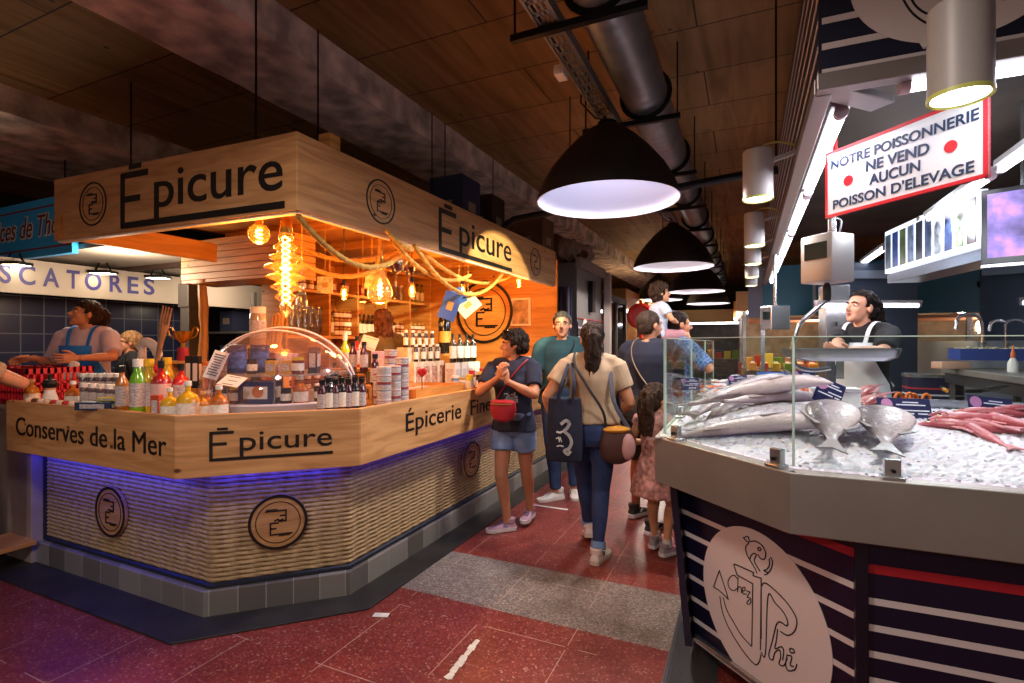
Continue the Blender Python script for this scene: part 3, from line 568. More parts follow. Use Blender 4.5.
def epicure_word(pl, pxl, pxr, ptop, pbase, pline, parent, bold=.004):
    ul, ur = pl.uv(pxl, 400)[0], pl.uv(pxr, 400)[0]; vt, vb, vl = [pl.uv(pxl, q)[1] for q in (ptop, pbase, pline)]
    h = vb - vl; w = ur - ul; mb = MB(); sw = (vt - vb) * .12
    # tall E whose stem runs down into the underline, flat accent above it
    mb.stroke(pl, [(ul + w * .17, vt - (vt - vb) * .17), (ul, vt - (vt - vb) * .17), (ul, vl), (ur, vl)], sw, .001, .005); mb.stroke(pl, [(ul, vb + (vt - vb) * .36), (ul + w * .115, vb + (vt - vb) * .36)], sw, .001, .005)
    mb.stroke(pl, [(ul + w * .055, vt - sw * .1), (ul + w * .125, vt - sw * .1)], sw * .8, .001, .005)
    mb.build('lettering', ink, parent, smooth=False)
    lettering('lettering', 'picure', pl, ul + w * .225, vb - (vb - vl) * .85, ur, vb + (vt - vb) * .8, ink, parent, bold=bold)
epicure_word(pC, 211, 332, 429, 453, 460, ctr, bold=.004)
# counter top boards and the dark body behind the rope
def inset(d): return dict(x0=FA.x + d * .41, y0=FA.y + d, xr=FB.x - d, yc=FB.y + d * .41)
q = inset(.036)
top_poly = [(-4.36, q['y0']), (q['x0'], q['y0']), (q['xr'], q['yc']), (q['xr'], 6.12), (q['xr'] - .72, 6.12), (q['xr'] - .72, 3.15), (-3.3, 2.8), (-3.3, 2.36), (-4.36, 2.36)]
MB().prism(top_poly, 1.075, 1.1).build('counter_top', pine_in, ctr, smooth=False)
RA, RB, RX = (-2.672, 1.90), (-2.175, 2.40), -2.175
core = [(-4.36, RA[1] + .014), (RA[0] + .006, RA[1] + .014), (RX - .014, RB[1] + .006), (RX - .014, 6.11), (RX - .5, 6.11), (RX - .5, 2.65), (-2.85, 2.42), (-4.36, 2.42)]
MB().prism(core, .15, 1.074).build('counter_body', mat('body_dark', '3a2f24', rough=.8), ctr, smooth=False)
bp = [(-4.365, RA[1] - .012), (RA[0] - .006, RA[1] - .012), (RX + .012, RB[1] - .005), (RX + .012, 6.11)]
mb = MB(); mb.tube([(x, y, .165) for x, y in bp], .016, n=6); mb.box((-4.37, RA[1] - .0, .49), (.02, .05, .66)); mb.build('dark_edging', mat('edging', '1d2430', rough=.5), ctr)
# rope: every course a three-strand twisted cord swept round the corners
rope_m = mat('rope_fibre', 'a38a66', rough=.9, var=(30, .2))
def rope(mb, path, r, step=.012, pitch=.075, n=9):
    P = [V(p) for p in path]; pts = []
    for i in range(len(P) - 1):
        k = max(1, int((P[i + 1] - P[i]).length / step))
        for j in range(k): pts.append(P[i].lerp(P[i + 1], j / k))
    pts.append(P[-1]); vs = []; fs = []; s = 0; u = None
    for i, p in enumerate(pts):
        t = (pts[min(i + 1, len(pts) - 1)] - pts[max(i - 1, 0)]).normalized(); 
        if u is None: u = V((0, 0, 1)) if abs(t.z) < .9 else V((1, 0, 0))
        u = (u - t * u.dot(t)).normalized(); w = t.cross(u); tw = s / pitch * 2 * PI / 3
        for j in range(n):
            th = 2 * PI * j / n; rr = r * (.66 + .34 * abs(math.cos(1.5 * (th - tw))) ** .6); vs.append(p + u * rr * math.cos(th) + w * rr * math.sin(th))
        if i < len(pts) - 1: s += (pts[i + 1] - p).length
    for i in range(len(pts) - 1):
        for j in range(n): fs.append((i * n + j, i * n + (j + 1) % n, (i + 1) * n + (j + 1) % n, (i + 1) * n + j))
    mb.add(vs, fs)
mb = MB(); NR = 24; dz = (.80 - .18) / NR
rp = [(-4.36, RA[1], 0), (RA[0] - .01, RA[1], 0), (RA[0] + .01, RA[1] + .01, 0), (RX - .012, RB[1] - .012, 0), (RX, RB[1] + .01, 0), (RX, 6.11, 0)]
for i in range(NR):
    rope(mb, [(x, y, .18 + dz * (i + .5)) for x, y, _ in rp], dz * .54, step=.0075, pitch=.11, n=15)
mb.build('rope_cladding', rope_m, ctr, ang=60)
# round plaques on the rope
pl_pine = wood('plaque_pine', 'b98d5c', '9c7145', '6a4526', rough=.5)
def plaque(pl, px, py, r):
    u, w = pl.uv(px, py); o = MB().disc(pl, u, w, r, r, .0, .02, k=48).build('plaque', pl_pine, ctr, bevel=.002, smooth=False)
    m2 = MB(); epicure_logo(m2, pl, u, w, r, .0205, .003, r * .1); m2.build('emblem', ink, o, smooth=False)
rF = Plane((-4.36, RA[1] - .016, 0), (1, 0, 0)); rC = Plane((RA[0] + .002, RA[1] - .012, 0), (RB[0] - RA[0], RB[1] - RA[1], 0)); rS = Plane((RX + .017, RB[1], 0), (0, 1, 0))
plaque(rF, 113.5, 511, .155); plaque(rC, 278.5, 521, .155); plaque(rS, 470, 459, .15)
MB().box((0, 0, 0), (.01, .01, .01))
led = MB(); led.rect(pF, .05, FZ0 + .005, LF, FZ0 + .02, -.06, -.04); led.rect(pC, 0, FZ0 + .005, LC, FZ0 + .02, -.06, -.04); led.rect(pS, 0, FZ0 + .005, LS, FZ0 + .02, -.06, -.04)
led.build('led_strip', mat('led_blue', '3333ff', emit=1.2, ecol='2a2aff'), ctr, smooth=False)
BLUE = [((-3.6, 1.79, .80), (-3.6, 1.98, .55), 1.9, 1.5), ((-2.42, 2.07, .80), (-2.56, 2.21, .55), .55, .7), ((-2.10, 3.3, .80), (-2.3, 3.3, .55), .35, 1.8)]
# ---------------- upper sign of the stall
sg = thing('stall_sign', 'pine board fascia lettered on two faces and hung over the deli counter', 'sign')
SC0, SL, SR = V((-2.187, 2.028, 0)), V((-4.379, 1.936, 0)), V((-2.165, 6.06, 0))
tF = Plane(SL, SC0 - SL); tS = Plane(SC0, SR - SC0); TF, TS = (SC0 - SL).length, (SR - SC0).length
Z0, Z1 = 2.211, 2.633
MB().rect(tF, 0, Z0, TF - .0005, Z1, -.04, 0).build('front_board', pine, sg, bevel=.003, smooth=False)
MB().rect(tS, 0.0005, Z0, TS, Z1, -.04, 0).build('side_board', pine, sg, bevel=.003, smooth=False)
epicure_word(tF, 123, 283, 168, 218, 226, sg)
epicure_word(tS, 440, 511, 203, 243, 248.5, sg)
for pl, px, py, r in ((tF, 93, 204, .145), (tS, 381, 202, .145), (tS, 535.5, 262, .155)):
    u, w = pl.uv(px, py); m2 = MB(); epicure_logo(m2, pl, u, w, r, .001, .003, r * .07); m2.build('emblem', ink, sg, smooth=False)
# roof boards and soffit behind the fascia, white edge strip, end return at the left
rf = MB(); rf.prism([(-4.37, 1.985), (-2.23, 2.07), (-2.21, 6.05), (-4.65, 6.05), (-4.65, 2.2)], 2.56, 2.58); rf.build('roof_board', pine_in, sg, smooth=False)
for i in range(5): MB().box((-3.4, 2.6 + i * .8, 2.52), (2.35, .06, .08)).build('rafter', pine_in, sg, bevel=.004, smooth=False)
MB().box((-4.3, 2.5, 2.30), (.04, 1.15, .16)).build('end_return', pine_in, sg, smooth=False)
mb = MB(); mb.rect(tS, .02, Z0 - .012, TS - .02, Z0, -.05, -.012); mb.rect(tF, .02, Z0 - .012, TF - .02, Z0, -.05, -.012); mb.build('edge_strip', mat('cream_strip', 'e8dcc4', rough=.5), sg, smooth=False)
# plank bulkhead inside
bk = thing('plank_bulkhead', 'box of horizontal pine planks under the stall roof, behind the round filament bulb', 'bulkhead')
mb = MB()
for i in range(6):
    z = 2.13 + i * .062; mb.box((-4.28, 3.21, z), (1.38, .022, .056)); mb.box((-3.602, 3.38, z), (.022, .33, .056))
mb.build('planks', pine_in, bk, bevel=.003, smooth=False); MB().box((-4.28, 3.38, 2.285), (1.33, .32, .36)).build('core', pine_in, bk, smooth=False); MB().box((-4.28, 3.38, 2.085), (1.36, .36, .03)).build('bottom_board', pine_in, bk, bevel=.003, smooth=False)
p = aty(203, 3.25); post = thing('timber_post', 'knobbly natural wood post holding up the plank bulkhead', 'post', (p.x, p.y, .15))
random.seed(3); pts = [(random.uniform(-.008, .008), random.uniform(-.008, .008), z * .1) for z in range(20)]; MB().tube(pts, [.036 + random.uniform(-.006, .008) for _ in pts], n=10).build('pole', pine_z, post, world=False); MB().box((0, 0, 1.93), (.17, .12, .04)).build('capital', pine_in, post, world=False, bevel=.004)
p = aty(190, 3.55); pst = MB(); pst.box((p.x, p.y, 1.2), (.14, .12, 2.1)); pst.box((p.x, p.y, 2.0), (.17, .15, .25)); tag(pst.build('steel_post', mat('grey_steel', '5a5450', rough=.5, metal=.5), bevel=.006, smooth=False), 'dark grey steel post beside the knobbly wood post', 'post')
# ---------------- stall interior: platform, shelf unit, end wall
struct('trim_2', MB().box((-3.9, 4.3, .17), (3.2, 3.9, .03)), mat('platform', '4a3a2c', rough=.7))
struct('wall_far', MB().box((-3.4, 6.16, 1.36), (2.45, .04, 2.38)), pine_wall)
sh = thing('shelf_unit', 'tall pine shelf unit stocked with bottles, jars and glasses along the deli stall', 'shelf')
SX0, SX1, SY0, SY1 = -4.36, -4.03, 3.62, 6.1
SH_Z = [.5, 1.0, 1.56, 2.03]
for z in SH_Z + [2.40]: MB().box(((SX0 + SX1) / 2, (SY0 + SY1) / 2, z), (SX1 - SX0, SY1 - SY0, .03)).build('shelf_board', pine_in, sh, bevel=.003, smooth=False)
for y in (SY0, 4.18, 4.62, 5.12, 5.62, SY1): MB().box(((SX0 + SX1) / 2, y, 1.29), (SX1 - SX0 - .004, .028, 2.22)).build('divider', pine_in, sh, bevel=.003, smooth=False)
MB().box((SX0 - .012, (SY0 + SY1) / 2, 1.29), (.02, SY1 - SY0, 2.24)).build('back_panel', pine_wall, sh, smooth=False)
# round emblem panel on the end wall, framed photo, curtain
eP = Plane((-4.6, 6.138, 0), (1, 0, 0)); u, w = eP.uv(485, 312)
rs = thing('round_sign', 'big round wooden emblem panel with a thick black ring on the stall end wall', 'sign', eP.p(u, w))
MB().disc(eP, u, w, .40, .40, .001, .02, k=64).build('panel', pine_wall, rs, smooth=False); m2 = MB(); epicure_logo(m2, eP, u, w, .42, .021, .012, .035, E=True); m2.build('emblem', ink, rs, smooth=False)
u, w = eP.uv(521, 312); fr = thing('framed_portrait', 'small white framed portrait hung right of the big round emblem panel', 'picture', eP.p(u, w))
mb = MB()
for a, b, c_, d_ in ((-.14, -.18, .14, -.155), (-.14, .155, .14, .18), (-.14, -.155, -.115, .155), (.115, -.155, .14, .155)): mb.rect(eP, u + a, w + b, u + c_, w + d_, .001, .022)
mb.build('frame', mat('cream_frame', 'e6d8c0', rough=.5), fr, smooth=False); MB().rect(eP, u - .115, w - .155, u + .115, w + .155, .001, .01).build('picture', mat('sepia', 'a98a68', rough=.5, var=(9, .5)), fr, smooth=False)
u, w = eP.uv(545, 330)
mb = MB(); n = 40; cur = []
x0c, x1c = -2.42, -2.02
for k, zz in ((0, .2), (1, 2.22)):
    for i in range(n + 1): t = i / n; cur.append((x0c + (x1c - x0c) * t, 6.235 + .03 * math.sin(t * 26 + .3) + .012 * math.sin(t * 61), zz))
mb.add(cur, [(i, i + 1, n + 2 + i, n + 1 + i) for i in range(n)])
mcur = bpy.data.materials.new('curtain_stripes'); mcur.use_nodes = True
def stripe_z(m, base, bars, rough=.7):     # horizontal bars (z0, z1, colour)
    nt = m.node_tree; N = nt.nodes; L = nt.links; b = N['Principled BSDF']; b.inputs['Roughness'].default_value = rough; tc = N.new('ShaderNodeTexCoord'); sp = N.new('ShaderNodeSeparateXYZ'); L.new(tc.outputs['Object'], sp.inputs[0]); prev = None
    for z0, z1, c in bars:
        a = N.new('ShaderNodeMath'); a.operation = 'GREATER_THAN'; L.new(sp.outputs['Z'], a.inputs[0]); a.inputs[1].default_value = z0; d = N.new('ShaderNodeMath'); d.operation = 'LESS_THAN'; L.new(sp.outputs['Z'], d.inputs[0]); d.inputs[1].default_value = z1
        e = N.new('ShaderNodeMath'); e.operation = 'MULTIPLY'; L.new(a.outputs[0], e.inputs[0]); L.new(d.outputs[0], e.inputs[1]); x = N.new('ShaderNodeMixRGB'); L.new(e.outputs[0], x.inputs[0])
        if prev is None: x.inputs[1].default_value = lin(base)
        else: L.new(prev, x.inputs[1])
        x.inputs[2].default_value = lin(c); prev = x.outputs[0]
    L.new(prev, b.inputs['Base Color']); return m
stripe_z(mcur, '1c2347', [(1.79, 1.81, 'b02838')] + [(1.70 - i * .14, 1.725 - i * .14, 'd8d8de') for i in range(6)])
cu = mb.build('curtain', mcur); sm = cu.modifiers.new('t', 'SOLIDIFY'); sm.thickness = .006; tag(cu, 'navy curtain with white stripes and one red line at the stall\'s far corner', 'curtain')
# ---------------- ropes slung under the roof
yrope = mat('yellow_rope', 'c79a4a', rough=.8, var=(40, .2))
def sag(a, b, s, k=28): a, b = V(a), V(b); return [a.lerp(b, i / k) - V((0, 0, s * (1 - (2 * i / k - 1) ** 2))) for i in range(k + 1)]
RP = [((298, 216, 2.45), (392, 262, 3.25), .12, 'thick yellow rope sagging from the sign corner to the pear-shaped bulb'), ((300, 262, 3.3), (412, 245, 3.7), .16, 'lowest thick yellow rope sagging in front of the shelf unit'), ((300, 248, 3.6), (412, 247, 3.7), .1, 'thinner yellow rope sagging behind the lowest one by the shelves'), ((392, 240, 3.3), (470, 275, 4.45), .14, 'yellow rope looping right from the pear-shaped bulb'), ((414, 245, 3.5), (505, 270, 5.0), .3, 'yellow rope hanging lowest in front of the round emblem panel'), ((418, 248, 3.7), (520, 268, 5.7), .22, 'yellow rope just above the one across the round emblem panel'), ((386, 230, 3.2), (412, 250, 3.4), .02, 'short yellow rope bundle tied above the pear-shaped bulb')]
for a, b, s, lab in RP:
    A, B = at(a[0], a[2] * 1.05, a[1]), at(b[0], b[2] * 1.05, b[1]); A.z = min(A.z, 2.5); B.z = min(B.z, 2.5)
    m2 = MB(); rope(m2, sag(A, B, s), .018, step=.012, pitch=.08, n=8); tag(m2.build('hanging_rope', yrope, ang=60), lab, 'rope', 'yellow ropes under the stall roof')
# ---------------- bulbs
EPI_LIGHTS = []
gl = glass('bulb_glass', 'fff2d8', gloss=.25, opac=.12, ocol='ffc870'); fil = mat('filament', 'ffb347', emit=22, ecol='ffb050'); brass = mat('brass', 'b8873c', rough=.3, metal=.9)
def cordline(p, z1, r=.006): return MB().tube([(p.x, p.y, p.z), (p.x, p.y, z1)], r, n=6)
# spiral ribbed bulb
p = at(286, 2.95, 270); b1 = thing('filament_bulb', 'giant ribbed spiral filament bulb hanging at the stall corner above the dome', 'lamp', (p.x, p.y, p.z))
prf = []; ww = [.0, .05, .06, .045, .10, .06, .14, .08, .18, .09, .20, .1, .155, .075, .11, .06, .07, .05]; hh = -.27
for i, w_ in enumerate(ww): prf.append((max(.002, w_ * .6), -.27 + i * .0285))
prf = [(V((a, b, 0)).x, V((a, b, 0)).y) for a, b in [(q.x, q.y) for q in cat_spline([(a, b, 0) for a, b in prf], 4)]]
MB().lathe(prf, n=28).build('glass_envelope', gl, b1, world=False)
m2 = MB()
for q_ in range(2): m2.tube([(.022 * math.cos(i * .9 + q_ * PI), .022 * math.sin(i * .9 + q_ * PI), -.2 + i * .0095) for i in range(42)], .0035, n=5)
m2.build('filament', fil, b1, world=False); MB().lathe([(.03, .2), (.035, .22), (.032, .28), (.018, .30), (.012, .42)], n=16).build('socket', brass, b1, world=False); m2 = MB(); m2.tube([(0, 0, .3), (0, 0, 2.55 - p.z)], .02, n=8); m2.build('rope_cord', yrope, b1, world=False)
EPI_LIGHTS.append((p.x, p.y, p.z - .05, 16))
p = at(259, 3.08, 234); b2 = thing('filament_bulb', 'round globe filament bulb in front of the plank bulkhead', 'lamp', (p.x, p.y, p.z))
MB().ell((0, 0, 0), (.062, .062, .062), 20, 12).build('glass_envelope', gl, b2, world=False); m2 = MB(); m2.tube([(.018 * math.cos(i), .018 * math.sin(i), -.03 + i * .004) for i in range(16)], .004, n=5); m2.build('filament', fil, b2, world=False); m2 = MB(); m2.lathe([(.02, .055), (.024, .07), (.02, .11)], n=14); m2.build('socket', brass, b2, world=False); cordline(V((0, 0, .1)), 2.56 - p.z).build('cord', yrope, b2, world=False)
EPI_LIGHTS.append((p.x, p.y, p.z - .09, 14))
p = at(380, 3.62, 290); b3 = thing('filament_bulb', 'large pear-shaped clear bulb hung on thick yellow rope over the shopkeeper', 'lamp', (p.x, p.y, p.z))
MB().lathe([(.002, -.1), (.05, -.092), (.078, -.06), (.088, -.02), (.08, .02), (.055, .07), (.034, .12), (.028, .16)], n=24).build('glass_envelope', gl, b3, world=False)
m2 = MB(); m2.tube([(.015 * math.cos(i * 1.1), .015 * math.sin(i * 1.1), -.045 + i * .005) for i in range(20)], .004, n=5); m2.build('filament', mat('filament_white', 'fff0b0', emit=16, ecol='fff0c0'), b3, world=False); MB().lathe([(.03, .15), (.034, .17), (.03, .23)], n=14).build('socket', brass, b3, world=False); m2 = MB(); rope(m2, [(0, 0, .2), (0.01, 0, .36), (0, 0, 2.53 - p.z)], .02); m2.build('rope_cord', yrope, b3, world=False)
EPI_LIGHTS.append((p.x, p.y, p.z - .13, 12))
sb = thing('filament_bulb', '', 'lamp'); MB().lathe([(.002, -.05), (.022, -.04), (.03, -.01), (.026, .03), (.014, .06), (.012, .075)], n=14).build('glass_envelope', gl, sb, world=False); MB().lathe([(.003, -.03), (.012, -.015), (.012, .025), (.003, .04)], n=8).build('filament', fil, sb, world=False); m2 = MB(); m2.lathe([(.014, .07), (.016, .11), (.006, .12)], n=10); m2.tube([(0, 0, .11), (0, 0, .55)], .004, n=5); m2.build('cord', blk, sb, world=False)
PS = Proto(sb)
for px, py, d, lab in ((344, 294, 4.3, 'small warm bulb glowing before the jars on the shelf unit'), (412, 291, 4.2, 'small warm bulb under the second hanging wine glass'), (463, 291, 5.2, 'small warm bulb beside the hanging blue postcards'), (519, 283, 5.6, 'small warm bulb high on the right of the end wall, above the framed portrait')):
    p = at(px, d, py); PS.place(p, 0, lab); EPI_LIGHTS.append((p.x, p.y, p.z - .06, 7))
EPI_LIGHTS += [(-3.1, 4.6, 2.3, 20), (-2.75, 3.2, 2.35, 14), (-2.7, 5.4, 2.3, 14)]  # warm point lights under the roof, apart from the modelled bulbs
# wine-glass pendants, hung postcards, pennants
gcl = glass('clear_glass', 'f4f7f6', gloss=.22); wine = mat('red_wine', '4a0d10', rough=.2)
wg = thing('wine_glass', '', 'wine glass'); MB().lathe([(.036, .17), (.046, .13), (.046, .1), (.035, .07), (.008, .05), (.005, .04), (.005, -.03), (.03, -.035), (.032, -.038)], n=18).build('bowl', gcl, wg, world=False); MB().lathe([(.006, .055), (.034, .073), (.044, .1), (.045, .12), (0, .121)], n=16).build('wine', wine, wg, world=False); MB().tube([(0, 0, .12), (0, 0, .5)], .003, n=5).build('cord', blk, wg, world=False)
PW = Proto(wg)
for px, py, d, lab in ((396, 282, 3.9, 'hanging glass of red wine, the bigger one right of the pear bulb'), (409, 282, 4.3, 'hanging glass of red wine, the smaller right-hand one')): PW.place(at(px, d, py), 0, lab, scale=1.15 if px < 400 else 1.0)
cardb = mat('card_blue', '2f56a6', rough=.5); cardc = mat('card_cream', 'd8c3a0', rough=.6)
for px, py, d, w_, h_, rz, m_, lab in ((450, 306, 4.4, .15, .24, .35, cardb, 'blue card tilted on a string in front of the emblem panel'), (459, 296, 4.55, .1, .14, -.5, cardb, 'smaller blue card hanging behind the tilted one'), (468, 305, 4.6, .2, .16, -.7, cardc, 'cream card hanging right of the blue cards'), (325, 285, 4.3, .13, .14, 0, mat('pennant', 'c9c49e', rough=.7, var=(30, .4)), 'pale printed bag hanging left of the pear-shaped bulb'), (372, 282, 4.4, .12, .12, .1, mat('pennant', 'c9c49e'), 'pale printed bag hanging just beside the pear-shaped bulb'), (363, 302, 4.5, .07, .07, 0, mat('red_tag', 'b02a2a', rough=.5), 'round red tag with a white bar hanging by the shelves')):
    p = at(px, d, py); R = Matrix.Rotation(YAW, 3, 'Z') @ Matrix.Rotation(rz, 3, 'Y'); hc = thing('hanging_card', lab, 'card', p)
    if 'round' in lab: MB().lathe([(.04, -.003), (.04, .003)], n=20, R=R @ Matrix.Rotation(PI / 2, 3, 'X')).build('card', m_, hc, world=False); MB().box((0, -.004, 0), (.055, .003, .014), R=R).build('bar', mat('white_plastic', ''), hc, world=False)
    else: MB().box((0, 0, 0), (w_, .004, h_), R=R).build('card', m_, hc, world=False, smooth=False); m2 = MB(); m2.box(R @ V((0, -.0035, 0)), (w_ * .35, .002, h_ * .3), R=R); m2.build('print', mat('print_gold', 'b08a4a' if m_ is cardb else '6a7a4a', rough=.5), hc, world=False, smooth=False)
    MB().tube([(0, 0, h_ * .5), (0, 0, 2.5 - p.z)], .002, n=5).build('string', yrope, hc, world=False)
# crates and cartons on the stall roof
def carton(name, lab, px, py, y, dx, dy, dz, m_, z=2.58, cat='box'):
    p = atx(px, -2.5, z=z); o = thing(name, lab, cat, (p.x, p.y, z)); MB().box((0, 0, dz / 2), (dx, dy, dz)).build('body', m_, o, world=False, bevel=.006, smooth=False); [MB().box(*q).build('label', mat('carton_label', '8a7a6a', rough=.7), o, world=False, smooth=False) for q in (((0, -dy / 2 - .002, dz * .4), (dx * .4, .003, dz * .2)), ((dx / 2 + .002, 0, dz * .4), (.003, dy * .4, dz * .2)))]; m3 = MB(); m3.box((0, 0, dz + .004), (dx * .96, dy * .96, .008)); m3.build('lid', m_, o, world=False, bevel=.003, smooth=False)
cb = mat('carton_brown', '6b4a30', rough=.8, var=(5, .2))
carton('plastic_crate', 'navy blue crate standing on the deli stall roof', 455, 190, 3.35, .36, .34, .44, mat('crate_navy', '252e4c', rough=.6), cat='crate')
carton('cardboard_box', 'dark brown box on the stall roof beside the navy crate', 484, 210, 3.9, .34, .3, .42, mat('box_dark', '3a2a22', rough=.8))
carton('cardboard_box', 'large brown carton near the far end of the stall roof', 530, 235, 4.9, .5, .4, .46, cb)
carton('cardboard_box', 'small upright carton last on the far end of the stall roof', 552, 240, 5.5, .25, .3, .42, cb)
p = aty(330, 2.3); tag(MB().box((p.x - .1, 2.4, 2.67), (.09, .09, .19)).build('timber_block', pine_in, bevel=.003, smooth=False), 'short timber block standing on the stall roof near its corner', 'wood block')
steel = mat('brushed_steel', '8f8a85', rough=.42, metal=.55, var=(5, .06))
steel2 = mat('steel_clean', 'b7babd', rough=.25, metal=.9)
navy = mat('navy_panel', '16132b', rough=.3, var=(2, .1)); stripe_w = mat('stripe_white', 'cfc4c6', rough=.4); stripe_r = mat('stripe_red', 'a3202c', rough=.4); oval_w = mat('oval_white', 'd8cccb', rough=.45)
fs = thing('fish_counter', 'stainless steel fish counter with navy striped panels and a white oval emblem', 'counter')
GL, GK, GR = V((-.385, 2.43, 0)), V((.127, 1.935, 0)), V((2.6, 1.985, 0))
cP = Plane(GL, GK - GL); fP = Plane(GK, GR - GK); sP = Plane((-.385, 6.6, 0), (0, -1, 0))
CL, FLn = (GK - GL).length, (GR - GK).length
for pl, ln in ((cP, CL), (fP, FLn), (sP, 4.17)):
    MB().rect(pl, .0005, .866, ln - .0005, 1.07, -.02, 0).build('steel_fascia', steel, fs, bevel=.004, smooth=False)
    MB().rect(pl, .02, 1.05, ln - .02, 1.07, -.07, -.02).build('steel_rim', steel, fs, bevel=.003, smooth=False)
# panels under the fascia, leaning slightly in towards the floor
QL, QP, QR = V((-.303, 2.609, 0)), V((.348, 2.003, 0)), V((2.5, 2.05, 0))
lean = .075 / .8
ch = QP - QL; chn = V((ch.y, -ch.x, 0)).normalized()
cQ = Plane(V((-.236, 2.67, .02)), QP + V((.07, .06, 0)) - V((-.236, 2.67, 0)) + V((0, 0, 0)), (0, 0, 1)); LQ = 0
cQ = Plane(QL - chn * .06 + V((0, 0, .0)), ch, chn * lean + V((0, 0, 1))); LQ = ch.length
fQ = Plane(QP + V((.0, .03, 0)), QR - QP, V((0, -1, 0)) * .03 + V((0, 0, 1))); LFQ = (QR - QP).length
sQ = Plane(V((-.25, 6.5, 0)), (0, -1, 0), V((-1, 0, 0)) * lean + V((0, 0, 1)))
def striped(pl, ln, zred, zs, th, holes=None, z0=.10, z1=.93):
    MB().rect(pl, 0, z0, ln, z1, -.03, 0).build('striped_panel', navy, fs, smooth=False)
    m2 = MB(); m2.rect(pl, .002, zred, ln - .002, zred + .03, .0, .0015); m2.build('red_stripe', stripe_r, fs, smooth=False)
    m3 = MB()
    for z in zs: m3.rect(pl, .002, z, ln - .002, z + th, .0, .0015)
    m3.build('white_stripes', stripe_w, fs, smooth=False)
zr = cQ.uv(862, 558)[1] - .028
lines = [cQ.uv(690, 514)[1] - .012 - i * .092 for i in range(7)]
zz0 = cQ.uv(684, 511)[1]; zz1 = cQ.uv(686, 532.5)[1]
dzs = zz0 - zz1
striped(cQ, LQ, zz0 + dzs * .93, [zz0 - .014 - i * dzs for i in range(8)], .022)
striped(fQ, LFQ, fQ.uv(876, 569)[1] - .016, [fQ.uv(876, 601.5)[1] - .012 - i * .0875 for i in range(8)], .022)
striped(sQ, 4.0, .76, [.66 - i * .09 for i in range(6)], .022)
MB().bar(QP + V((0, .03, .1)), QP + V((-.012, -.012, .9)), .035, .035).build('corner_post', mat('post_navy', '120f20', rough=.4), fs, smooth=False)
kick = MB(); kick.prism([(-.19, 2.69), (.42, 2.12), (2.5, 2.16), (2.5, 2.6), (.6, 2.62), (.1, 3.0), (.1, 6.4), (-.19, 6.4)], 0, .1); kick.build('kick_plate', mat('kick_metal', '5d5048', rough=.4, metal=.5), fs, smooth=False)
m2 = MB(); m2.bar(V((-.262, 2.63, .105)), V((.36, 2.045, .105)), .03, .018); m2.build('bottom_rail', steel2, fs, bevel=.003)
mb = MB(); mb.prism([(-.2, 2.66), (.40, 2.1), (2.5, 2.13), (2.5, 2.7), (.55, 2.75), (.16, 3.1), (.16, 6.4), (-.2, 6.4)], .1, 1.0); mb.build('cabinet_body', navy, fs, smooth=False)
